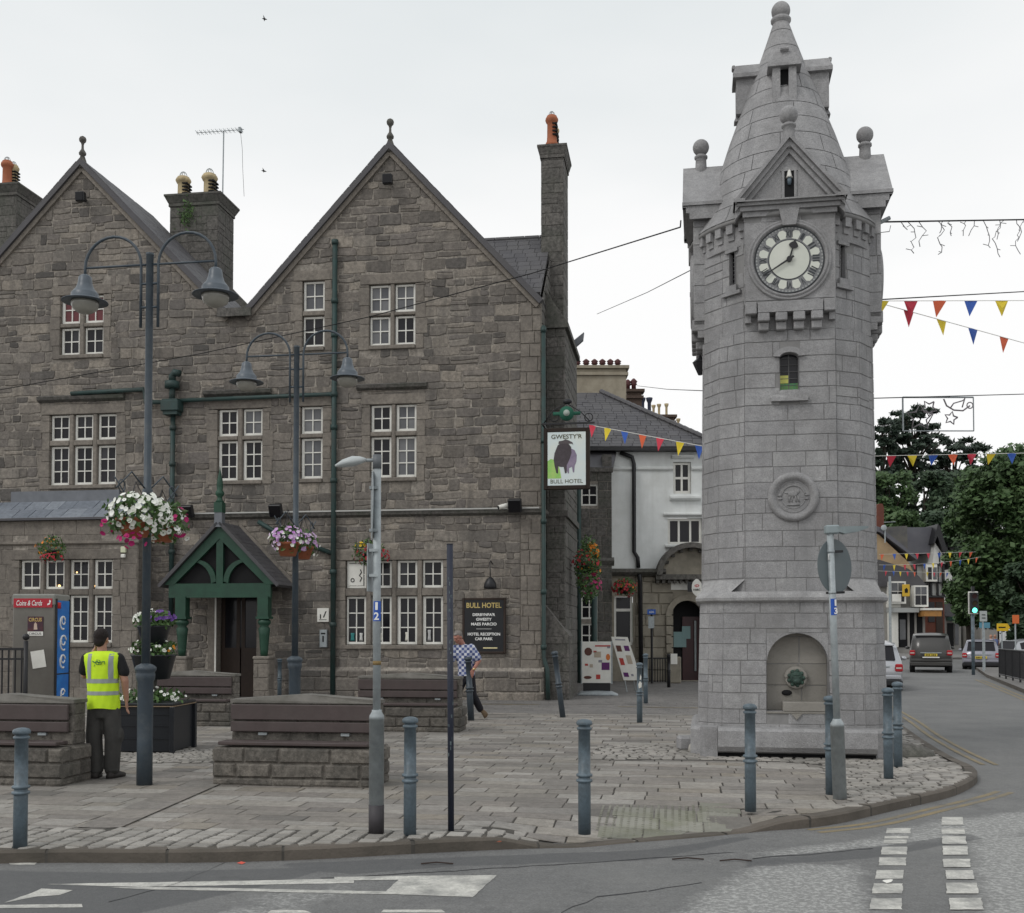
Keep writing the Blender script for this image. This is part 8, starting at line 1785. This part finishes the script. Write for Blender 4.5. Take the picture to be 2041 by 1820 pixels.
t, ox_, oy_ = shop('shop_building', 'low grey shop with two white bay windows and a yellow hanging sign', 1795, YS); o = (ox_, oy_)
b = MB(); bx(b, o, 1720, 1843, 1165, 1306, YS, 0, 9, M_bay); b.build('wall', t)
b = MB(); pp(b, o, [(1715,1170),(1846,1170),(1842,1164),(1828,1148),(1808,1134),(1750,1116),(1715,1112)], YS, -.3, .5, M_slate, .2); b.build('roof', t)
for (x0, x1, y0, y1, n) in ((1767,1797,1160,1204,2), (1814,1841,1168,1210,2)):
    b = MB(); bx(b, o, x0, x1, y0, y1, YS, -1.0, 0, M_white); w_ = b.build('bay_window', t); b = MB()
    for i in range(n):
        xa = x0+2+(x1-x0-4)*i/n; xb = x0+2+(x1-x0-4)*(i+1)/n-1.5; ym = y0+(y1-y0)*.42; bx(b, o, xa, xb, y0+3, ym, YS, -1.03, -.98, M_glassc, .3); bx(b, o, xa, xb, ym+2, y1-4, YS, -1.03, -.98, M_glass, .3)
    b.build('pane', w_)
b = MB(); bx(b, o, 1769, 1787, 1185, 1200, YS, -1.1, -1.04, M_white); b.build('letting_sign', t)
b = MB(); bx(b, o, 1767, 1824, 1212, 1221, YS, -.9, 0, mat('fascia_grey', (.35,.36,.35), rough=.6)); b.build('fascia', t)
b = MB(); bx(b, o, 1769, 1787, 1208, 1290, YS, -.35, 0, M_white); bx(b, o, 1766, 1791, 1204, 1211, YS, -.5, 0, M_white); bx(b, o, 1789, 1838, 1222, 1290, YS, -.06, 0, M_dark); bx(b, o, 1793, 1804, 1235, 1275, YS, -.1, -.061, M_glassc); bx(b, o, 1808, 1811, 1222, 1290, YS, -.2, 0, M_bay); bx(b, o, 1822, 1825, 1222, 1290, YS, -.2, 0, M_bay); bx(b, o, 1764, 1767, 1150, 1292, YS, -1.1, -1.0, M_galv); b.build('shopfront', t)
b = MB(); bx(b, o, 1828, 1862, 1217, 1229, YS, -1.6, -.2, mat('orange_board', (.42,.20,.05), (.3,.15,.05), rough=.6)); bx(b, o, 1826, 1863, 1213, 1217, YS, -1.7, 0, M_white); b.build('awning', t)
s1 = thing('shop_sign', 'yellow square sign hanging between the two white bay windows', 'sign', P(1806, 1177, YS-1.4), 0); MB().use(mat('sign_amber', (.6,.38,.04))).cbox(-.32, .3, -.04, .04, -.5, .5, .03).build('panel', s1); MB().use(M_dark).prism([(-.12, -.05, -.2), (.12, -.05, -.2), (.15, -.05, .05), (.03, -.05, .22), (-.14, -.05, .1)], (0, .005, 0)).build('emblem', s1)
YF = YS+14; t, ox_, oy_ = shop('shop_building', 'black and white timber-framed building with a steep gable and red brick ground floor', 1855, YF); o = (ox_, oy_)
M_tw = mat('white_plaster', (.62,.62,.60), (.55,.55,.52), rough=.9, ns=2); b = MB(); bx(b, o, 1822, 1880, 1124, 1190, YF, 0, 10, M_tw); pp(b, o, [(1856,1126),(1890,1126),(1861,1082)], YF, -.3, 8, M_tw); bx(b, o, 1824, 1882, 1188, 1310, YF, 0, 10, M_brick); b.build('wall', t)
b = MB(); pp(b, o, [(1808,1050),(1863,1050),(1858,1103),(1810,1103)], YF, .5, 6, mat('street_slate', (.10,.10,.118), (.13,.13,.145), rough=.6, ns=1)); pp(b, o, [(1863,1046),(1867,1050),(1893,1135),(1887,1135),(1862,1070),(1856,1086),(1854,1084)], YF, -.8, 6, M_black); b.build('roof', t)
b = MB(); 
for (x0, x1, y0, y1) in ((1822,1884,1124,1127),(1822,1880,1160,1163),(1822,1884,1187,1191),(1822,1825,1126,1188),(1838,1840,1163,1188),(1852,1855,1126,1188),(1866,1868,1126,1188),(1877,1880,1126,1188),(1846,1848,1164,1188),(1869,1871,1100,1124)): bx(b, o, x0, x1, y0, y1, YF, -.36, -.02, M_black)
b.build('timber_frame', t)
b = MB(); bx(b, o, 1838, 1860, 1126, 1160, YF, -1.0, 0, M_white); w_ = b.build('bay_window', t); b = MB(); bx(b, o, 1842, 1849, 1132, 1156, YF, -1.03, -.98, M_glass); bx(b, o, 1852, 1859, 1132, 1156, YF, -1.03, -.98, M_glassc); b.build('pane', w_)
b = MB(); bx(b, o, 1830, 1842, 1230, 1290, YF, -.1, 0, M_dark); bx(b, o, 1850, 1862, 1200, 1240, YF, -.1, 0, M_glass); bx(b, o, 1866, 1878, 1200, 1300, YF, -.1, 0, M_brown); b.build('shopfront', t)
YG = YS+30; t, ox_, oy_ = shop('shop_building', 'farther black and white gabled building half hidden by the leafy tree', 1895, YG); o = (ox_, oy_)
b = MB(); pp(b, o, [(1876,1300),(1912,1300),(1912,1110),(1900,1100),(1886,1082),(1876,1110)], YG, 0, 8, M_tw); b.build('wall', t); b = MB(); pp(b, o, [(1884,1080),(1888,1080),(1915,1122),(1912,1126),(1886,1090),(1876,1120),(1873,1118)], YG, -.6, 8, M_black); pp(b, o, [(1872,1082),(1886,1080),(1878,1112),(1872,1112)], YG, 2, 6, M_slate); b.build('roof', t)
t, ox_, oy_ = shop('shop_building', 'small low pale shop at the far end of the street under the tree', 1898, YG-6); o = (ox_, oy_)
b = MB(); bx(b, o, 1884, 1915, 1228, 1310, YG-6, 0, 8, M_bay); b.build('wall', t); b = MB(); pp(b, o, [(1882,1228),(1912,1232),(1905,1218),(1895,1206),(1884,1200)], YG-6, -.3, 6, M_slate, .9); b.build('roof', t); b = MB(); bx(b, o, 1886, 1914, 1230, 1237, YG-6, -.8, 0, mat('dark_green_awning', (.01,.04,.025))); b.build('awning', t); b = MB(); bx(b, o, 1888, 1900, 1242, 1290, YG-6, -.1, 0, M_dark); bx(b, o, 1903, 1910, 1242, 1285, YG-6, -.1, 0, M_glassc); b.build('shopfront', t)
# far houses closing the street beneath the tree
for i, (x0, x1, y0, y1, m, Y, lb_) in enumerate(((1955,1990,1222,1300,M_bay,118,'far pale house under the dark tree at the street end'),(1992,2045,1214,1300,M_rend,126,'far white house behind the yellow direction sign'))):
    t, ox_, oy_ = shop('far_house', lb_, (x0+x1)/2, Y); o = (ox_, oy_); b = MB(); bx(b, o, x0, x1, y0+14, y1, Y, 0, 7, m); b.build('wall', t); b = MB(); pp(b, o, [(x0-2, y0+14), (x1+2, y0+14), (x1-4, y0), (x0+4, y0)], Y, -.3, 5, M_slate, .3); b.build('roof', t); b = MB()
    for k in range(3): bx(b, o, x0+5+k*11, x0+11+k*11, y0+20, y0+32, Y, -.05, 0, M_glass)
    b.build('window', t)
# --- traffic light and signs
YT = 47.; t = thing('traffic_light', 'traffic light showing green on a grey pole beyond the cars', 'traffic light', (XX(1941, YT), YT, 0), 0); a = pxrect(1932, 1951, 1179, 1224, YT); w, z0, z1 = (a[1]-a[0])/2, a[2], a[3]
MB().use(M_gray, .5, True).cyl((0, .1, 0), (0, .1, z0+.3), .07, n=10).build('pole', t); b = MB().use(M_white).cbox(-w, w, .02, .05, z0, z1, .01); b.build('white_border', t); b = MB().use(M_black).cbox(-w*.8, w*.8, -.12, .019, z0+.05, z1-.05, .02); b.box(-.06, .06, -.0, .1, z1, z1+.22); b.build('head', t)
for k, (c_, nm) in enumerate(((mat('lamp_off_red', (.03,.008,.008)), 'red_lamp'), (mat('lamp_off_amber', (.03,.02,.006)), 'amber_lamp'), (mat('lamp_green', (.1,.9,.6), emis=(.15, 1, .68, 2.2)), 'green_lamp'))):
    z = z1-.2-(z1-z0-.36)*k/2; MB().use(c_).cyl((0, -.125, z), (0, -.13, z), .11, n=14).build(nm, t); MB().use(M_black, .5, True).tube([(.13*cos(q), -.16, z+.13*sin(q)) for q in [pi*i/8 for i in range(9)]], .014, 5).build('visor', t)
def sgn(name, label, x0, x1, y0, y1, Y, m, extra=None, pole=True):
    a = pxrect(x0, x1, y0, y1, Y); t = thing(name, label, 'sign', ((a[0]+a[1])/2, Y, 0), 0); w = (a[1]-a[0])/2; b = MB().use(m).cbox(-w, w, -.02, .02, a[2], a[3], .008); b.build('panel', t)
    if pole: MB().use(M_galv).cyl((0, .06, 0), (0, .06, a[3]), .04, n=8).build('pole', t)
    if extra: q = MB(); extra(q, w, a[2], a[3]); q.build('print', t)
sgn('road_sign', 'small pale rectangular sign right of the traffic light', 1953, 1967, 1218, 1239, 48, mat('sign_pale_grey', (.4,.43,.42)), lambda q, w, a, c: q.use(M_dark).box(-w*.5, w*.5, -.03, -.021, a+(c-a)*.3, a+(c-a)*.38).box(-w*.5, w*.5, -.03, -.021, a+(c-a)*.6, a+(c-a)*.68))
sgn('road_sign', 'low blue-tinted sign below the pale one near the traffic light', 1952, 1973, 1241, 1252, 50, mat('sign_teal', (.10,.25,.33)))
sgn('direction_sign', 'yellow arrow-shaped direction sign by the far crossing', 1987, 2008, 1243, 1258, 55, mat('sign_yellow_road', (.65,.42,.02)), lambda q, w, a, c: q.use(mat('sign_yellow_road', (0,0,0))).prism([(w, -.02, a), (w+.12, -.02, (a+c)/2), (w, -.02, c)], (0, .04, 0)).use(M_dark).box(-w*.7, w*.6, -.03, -.021, (a+c)/2-.03, (a+c)/2+.03))
sgn('road_sign', 'small orange sign at the right edge of the far crossing', 2018, 2031, 1226, 1243, 58, mat('sign_orange', (.6,.14,.04)))
# --- island railing
YR = 41.5; t = thing('railing', 'black pedestrian guard railing on the traffic island at the right edge', 'railing', (XX(1991, YR), YR, .12), 0); A_, B_ = Vector((XX(1991, 41.5), 41.5, 0)), Vector((XX(2075, 33.5), 33.5, 0)); dv = (B_-A_); n = 22; b = MB().use(M_black)
for z in (.12, 1.08): b.cyl((0, 0, z), (dv.x, dv.y, z), .03, n=6)
b.build('rails', t)
for i in range(n*2+1): p = dv*(i/(n*2)); MB().use(M_black).cyl((p.x, p.y, 0 if i % 8 == 0 else .12), (p.x, p.y, 1.08), .035 if i % 8 == 0 else .016, n=5).build('baluster', t)
MB().use(M_ypaint).box(.12, .22, -.07, -.03, .45, .95).build('reflector', t)
# =================================================================== CARS
def car(label, loc, rz, L_, W_, H, col, suv=False, dark_low=None, plate=True, group='cars in the street on the right'):
    t = thing('parked_car', label, 'car', loc, rz, group); w = W_/2; belt = H*(.60 if suv else .62); g = H*(.19 if suv else .13)
    st = [(-.0, belt*.82, .93), (.03, belt, .97), (.10, belt, 1), (.3, belt, 1), (.55, belt, 1), (.72, belt*.97, 1), (.9, belt*.88, .97), (.98, belt*.72, .9), (1.0, belt*.55, .85)]
    rf_ = {0: None, 1: .0 if not suv else .6, 2: .86 if suv else .72, 3: 1.0, 4: .98, 5: 0, 6: None, 7: None, 8: None}
    rings = []
    def sec(y, zb, k, f):
        wr = w*(.80 if suv else .74); pts = []
        f = f or 0; zr = zb+(H-zb)*f; wt = w*k*.96+(wr-w*k*.96)*f
        half = [(w*k*.86, g), (w*k, g+.12), (w*k*1.0, zb*.72), (w*k*.97, zb*.97), (wt if f else w*k*.93, zr if f else zb), ((wt if f else w*k*.93)*.55, zr+(.03 if f else .02)), (0, zr+(.045 if f else .03))]
        return [(x, y, z) for x, z in half]+[(-x, y, z) for x, z in half[-2::-1]]
    for i, (f, zb, k) in enumerate(st): rings.append(sec(f*L_, zb, k, rf_[i]))
    b = MB().use(col, .5, True); b.loft(rings); b.build('body', t)
    def win(name, i, j, a0, a1, b0, b1, off=.008):    # pane over side j of the loft between stations i, i+1
        r0, r1 = rings[i], rings[i+1]; V = lambda r, k: Vector(r[k])
        A0, A1, B0, B1 = V(r0, j), V(r0, j+1), V(r1, j), V(r1, j+1)
        def q(u, v): return A0.lerp(B0, u).lerp(A1.lerp(B1, u), v)
        pts = [q(a0, b0), q(a1, b0), q(a1, b1), q(a0, b1)]; nm_ = (pts[1]-pts[0]).cross(pts[3]-pts[0]).normalized(); c_ = Vector((0, L_*.45, H*.5))
        if nm_.dot(pts[0]-c_) < 0: nm_ = -nm_
        m = MB().use(M_glass, .5); m.prism([p+nm_*.002 for p in pts], nm_*off); return m.build(name, t)
    for j in (3, 8):
        for i, (a0, a1) in ((2, (.1, .95)), (3, (.03, .95)), (4, (.03, .7))): win('side_window', i, j, a0, a1, .1 if j == 3 else .12, .88 if j == 3 else .9)
    # rear screen
    z0, z1 = belt*1.01, H*.93; yb, yt = .035*L_ if not suv else .03*L_, .10*L_*(.9 if not suv else .75); 
    b = MB().use(M_glass, .5); b.prism([(-w*.74, yb-.015, z0+.02), (w*.74, yb-.015, z0+.02), (w*.66, yt-.03, z1), (-w*.66, yt-.03, z1)], (0, -.035, .01)); b.build('rear_window', t)
    b = MB().use(col, .7); b.cbox(-w*.72, w*.72, yt-.12, yt+.12, z1+.005, z1+.05, .012); b.build('spoiler', t)
    b = MB().use(dark_low or M_black, .5); b.cbox(-w*.96, w*.96, -.10, .12, g-.02, g+.16, .03); b.build('bumper', t)
    b = MB().use(col, .6); b.cbox(-w*.94, w*.94, -.075, .1, g+.165, g+.30, .03); b.build('bumper_top', t)
    for s_ in (-1, 1):
        b = MB().use(mat('tail_light', (.38,.012,.018), rough=.2)); x = s_*w*.86; zt_ = belt*(.98 if suv else .93); b.cbox(x-w*.13, x+w*.13, -.03, .14, zt_-.26, zt_-.02, .03); b.use(mat('light_lens', (.5,.45,.42), rough=.2)).box(x-w*.1, x+w*.09, -.034, -.02, zt_-.17, zt_-.12); b.build('tail_light', t)
        b = MB().use(col, .5, True); b.ball((s_*(w+.09), L_*.60, belt+.04), .09, 8, (1.1, .6, .8)); b.build('door_mirror', t)
        for y in (.17, .80):
            b = MB().use(mat('tyre', (.015,.015,.016), rough=.85), .5, True); rw_ = H*.215 if suv else H*.212; b.cyl((s_*(w-.24), y*L_, rw_), (s_*(w-.01), y*L_, rw_), rw_, n=20); wo = b.build('tyre', t)
            b = MB().use(M_galv, .5); b.cyl((s_*(w-.015), y*L_, rw_), (s_*(w+.004), y*L_, rw_), rw_*.62, n=14); b.build('rim', wo)
    b = MB().use(mat('plate_yellow', (.62,.47,.05), rough=.5)); zp_ = belt*.66 if not suv else belt*.76; b.cbox(-.27, .27, -.11, -.06, zp_-.06, zp_+.06, .004); b.use(M_dark); [b.box(x, x+.045, -.113, -.11, zp_-.035, zp_+.035) for x in (-.22, -.15, -.08, .02, .09, .16)]; b.build('number_plate', t)
    if suv: b = MB().use(M_letw).box(-.36, .36, -.09, -.05, zp_-.13, zp_-.08); b.use(M_galv).box(-.45, .45, -.08, -.04, zp_+.08, zp_+.12); b.build('tailgate_trim', t)
    else: b = MB().use(M_galv, .9).box(-w*.55, w*.55, -.03, .02, belt*.80, belt*.84); b.build('tailgate_trim', t)
    MB().use(M_dark).box(-w*.9, w*.9, .1, L_-.2, g-.08, g+.04).build('underbody', t)
    return t
M_silver = mat('silver_paint', (.42,.43,.45), rough=.3, metal=.5, coat=.5); M_lilg = mat('grey_lilac_paint', (.27,.27,.31), rough=.3, metal=.3, coat=.4); M_greym = mat('dark_grey_paint', (.055,.053,.05), rough=.35, metal=.2, coat=.3); M_whitep = mat('white_car_paint', (.6,.6,.6), rough=.3, coat=.5)
g_ = G(1855, 1338, 0); car('dark grey off-road car seen from behind, driving away in the middle of the road', (XX(1855, 49.5), 49.5, 0), radians(-20), 4.6, 1.84, 1.78, M_greym, suv=True, dark_low=M_greym)
car('lilac-grey hatchback seen from behind, right of the off-road car', (XX(1955, 54), 54, 0), radians(-23), 4.2, 1.76, 1.46, M_lilg)
g_ = G(1769, 1376, 0); car('silver hatchback with a red tail lamp poking out from behind the tower', (XX(1741, 34), 34, 0), radians(-18), 4.1, 1.72, 1.50, M_silver)
car('white car parked ahead of the silver one, mostly hidden behind the tower', (XX(1738, 42), 42, 0), radians(-18), 4.1, 1.74, 1.50, M_whitep)
car('small silver and red car beyond the guard railing', (XX(2000, 60), 60, 0), radians(-75), 4.0, 1.7, 1.45, M_silver)
# far pedestrians, mere specks
for px, lb_, c_ in ((1975, 'distant person in a pale top on the far pavement', (.5,.45,.5)), (1983, 'distant person in a blue top on the far pavement', (.12,.16,.32))):
    YQ = 62.; t = thing('person', lb_, 'person', (XX(px, YQ), YQ, 0), 0, 'distant people by the crossing'); b = MB(); b.ball((0, 0, 1.62), .1, 10, (.85, 1, 1.15)); limb(b, [(0, 0, 1.4), (0, 0, 1.55)], [.06, .055], 8)
    for s_ in (-1, 1): limb(b, [(s_*.18, 0, 1.40), (s_*.24, 0, 1.12), (s_*.23, -.05, .85)], [.05, .042, .03], 8); limb(b, [(s_*.09, 0, .9), (s_*.1, 0, .48), (s_*.1, 0, .05)], [.085, .06, .045], 8)
    b.loft(erings([(.85, 0, 0, .16, .11), (1.15, 0, 0, .15, .10), (1.42, 0, 0, .19, .10), (1.47, 0, 0, .08, .06)], 12)); remeshed(b, 'body', t, M_skin, .03, 1)
    b = MB().use(mat('top%d' % px, c_), .5, True); b.loft(erings([(.82, 0, 0, .18, .13), (1.15, 0, 0, .17, .12), (1.40, 0, 0, .21, .12), (1.47, 0, 0, .1, .08)], 12)); b.build('top', t); b = MB().use(M_trou, .5, True); b.tube([(-.09, 0, .85), (-.1, 0, .08)], .09, 8); b.tube([(.09, 0, .85), (.1, 0, .08)], .09, 8); b.build('trousers', t)
# =================================================================== TREES AND WOODED HILL
M_bark = mat('bark', (.05,.04,.03), (.03,.025,.02), rough=.95, ns=4, bump=.5)
def leafm(n, cols): return mat(n, cols[0], cols[-1], rough=.65, ns=.5, rnd=.75, rndc=cols)
M_l1 = leafm('bright_foliage', [(.024,.056,.020), (.06,.108,.034), (.04,.08,.026), (.10,.155,.055)]); M_l2 = leafm('dark_foliage', [(.02,.042,.022), (.036,.066,.032), (.056,.09,.042)]); M_l3 = leafm('pine_foliage', [(.018,.032,.023), (.03,.05,.033), (.042,.064,.04)])
def crown(mb, clumps, per, sz, m, R, flat=1.):
    for (c, r) in clumps:
        tone = R.random()
        for i in range(per):
            d = Vector((R.gauss(0, 1), R.gauss(0, 1), R.gauss(0, 1))).normalized()*(R.random()**.45); p = c+Vector((d.x*r, d.y*r, d.z*r*flat))
            a = Vector((R.uniform(-1, 1), R.uniform(-1, 1), R.uniform(-1, 1))).normalized(); b = a.orthogonal().normalized(); s_ = sz*R.uniform(.6, 1.3)
            mb.use(m, max(0, min(1, tone*.6+R.random()*.4))); mb.add([p-a*s_, p+b*s_*.6, p+a*s_, p-b*s_*.6], [(0,1,2,3)])
def tree(name, label, px, Y, base_z, top_px, width_px, m, seed, nc=40, per=90, sz=.28, flat=.8, low=None, grp='trees on the right', shape='round'):
    R = random.Random(seed); x = XX(px, Y); H = ZZ(top_px, Y)-base_z; w = width_px*Y/FPX/2; lo = (ZZ(low, Y)-base_z) if low else H*.3
    t = thing(name, label, 'tree', (x, Y, base_z), 0, grp); b = MB().use(M_bark, .5, True); tr_ = max(.15, H*.022)
    b.tube([(0, 0, 0), (R.uniform(-.2, .2), 0, H*.3), (R.uniform(-.4, .4), 0, H*.6), (0, 0, H*.9)], .2, 8, [tr_*1.3, tr_, tr_*.7, tr_*.2]); cl = []
    for i in range(nc):
        k = (i+.5)/nc; z = lo+(H-lo)*k
        if shape == 'round': rr = w*sqrt(max(.03, 1-((z-(lo+H)/2)/((H-lo)/2*1.03))**2))
        else: rr = w*(1.15-.55*k)*R.uniform(.45, 1.1)
        a = R.uniform(0, 2*pi); q = R.uniform(.35, 1)**.6; cr_ = w*(.30 if shape == 'round' else .15)*R.uniform(.7, 1.25); c = Vector((cos(a)*rr*q*.85, sin(a)*rr*q*.85, z+R.uniform(-.5, .5)))
        c.z = min(c.z, H-cr_*flat); cl.append((c, cr_))
        if i % 3 == 0: b.tube([(0, 0, z*.75), (c.x*.5, c.y*.5, z*.88), tuple(c)], .05, 5, [tr_*.4, tr_*.25, tr_*.08])
    b.build('trunk', t); f = MB(); crown(f, cl, per, sz, m, R, flat); f.build('crown', t); return t
tree('broadleaf_tree', 'large dense green broadleaf tree behind the traffic light at the right edge', 2040, 66, 0, 893, 290, M_l1, 3, 90, 380, .20, .85, low=1215)
tree('broadleaf_tree', 'shorter broadleaf tree reaching left over the far shops', 1935, 74, 0, 1010, 130, M_l1, 4, 46, 280, .2, .85, low=1235)
tree('broadleaf_tree', 'dark shrubby tree under the large green one beside the signs', 2050, 62, 0, 1120, 130, M_l2, 6, 30, 260, .18, .85, low=1290)
# hill
hl_ = MB().use(mat('wooded_ground', (.02,.035,.012), (.03,.05,.018), rough=1, ns=.1)); xs = [-60+i*14 for i in range(22)]; rows = []
for j in range(7):
    Y = 125+j*16; rows.append([(x, Y, max(-1, 3+j*3.4*(smooth((x-10)/40)))+mnoise.noise(Vector((x*.03, Y*.03, 0)))*2-(2 if j == 0 else 0)) for x in xs])
vs = [p for r in rows for p in r]; hl_.add(vs, [[i*22+j, i*22+j+1, (i+1)*22+j+1, (i+1)*22+j] for i in range(6) for j in range(21)]); tag(hl_.build('hill'), kind='structure')
tree('pine_tree', 'tall dark pine with ragged layered boughs against the sky', 1822, 150, 9, 814, 170, M_l3, 8, 85, 60, .42, .32, low=960, shape='pine')
tree('pine_tree', 'second dark pine spreading to the right below the first', 1905, 156, 9, 878, 210, M_l3, 9, 80, 60, .42, .3, low=1010, shape='pine')
tree('pine_tree', 'dark pine hugging the right side of the tower', 1762, 146, 8, 836, 90, M_l3, 10, 46, 60, .42, .45, low=960, shape='pine')
for i, (px, top, w, Y, m, lb_) in enumerate(((1775, 938, 130, 132, M_l1, 'rounded mid green tree on the hillside next to the tower'), (1845, 938, 140, 134, M_l2, 'dark rounded hillside tree above the slate roofs'), (1915, 935, 150, 136, M_l2, 'dark hillside tree behind the shorter broadleaf tree'), (1985, 918, 150, 138, M_l2, 'dark hillside tree behind the large green tree'), (2060, 920, 150, 140, M_l2, 'dark hillside tree at the right edge'), (1800, 1020, 110, 122, M_l1, 'lower lighter hillside tree above the tan gable'), (1875, 1015, 120, 124, M_l2, 'lower dark hillside tree above the timber-framed gable'), (1720, 940, 130, 134, M_l2, 'hillside tree mostly hidden behind the tower'))):
    tree('hillside_tree', lb_, px, Y, 2, top, w, m, 20+i, 34, 150, .34, .8, low=1130)
wd = MB(); R = random.Random(55); cl = []
for i in range(230): x = R.uniform(30, 105); Y = R.uniform(128, 180); cl.append((Vector((x, Y, 3+(Y-125)*.13+R.uniform(0, 1)*(7+(Y-125)*.13))), R.uniform(1.6, 3.2)))
crown(wd, cl, 90, .5, M_l2, R, .8); tag(wd.build('undergrowth'), kind='stuff', label='dense undergrowth of the wooded hillside', cat='undergrowth')
# lantern above the trees' edge
t = thing('street_lamp', 'small dark lantern on a tall post in front of the trees at the right', 'street lamp', (XX(1990, 76), 76, 0), 0); z = ZZ(953, 76); MB().use(M_black, .5, True).cyl((0, 0, 0), (0, 0, z), .06, n=8).build('pole', t); MB().use(M_lampc, .5).lathe([(.1, 0), (.25, .1), (.5, .35), (.52, .42), (.25, .6), (.12, .9), (.05, 1.2)], 8, (0, 0, z)).build('lantern', t)
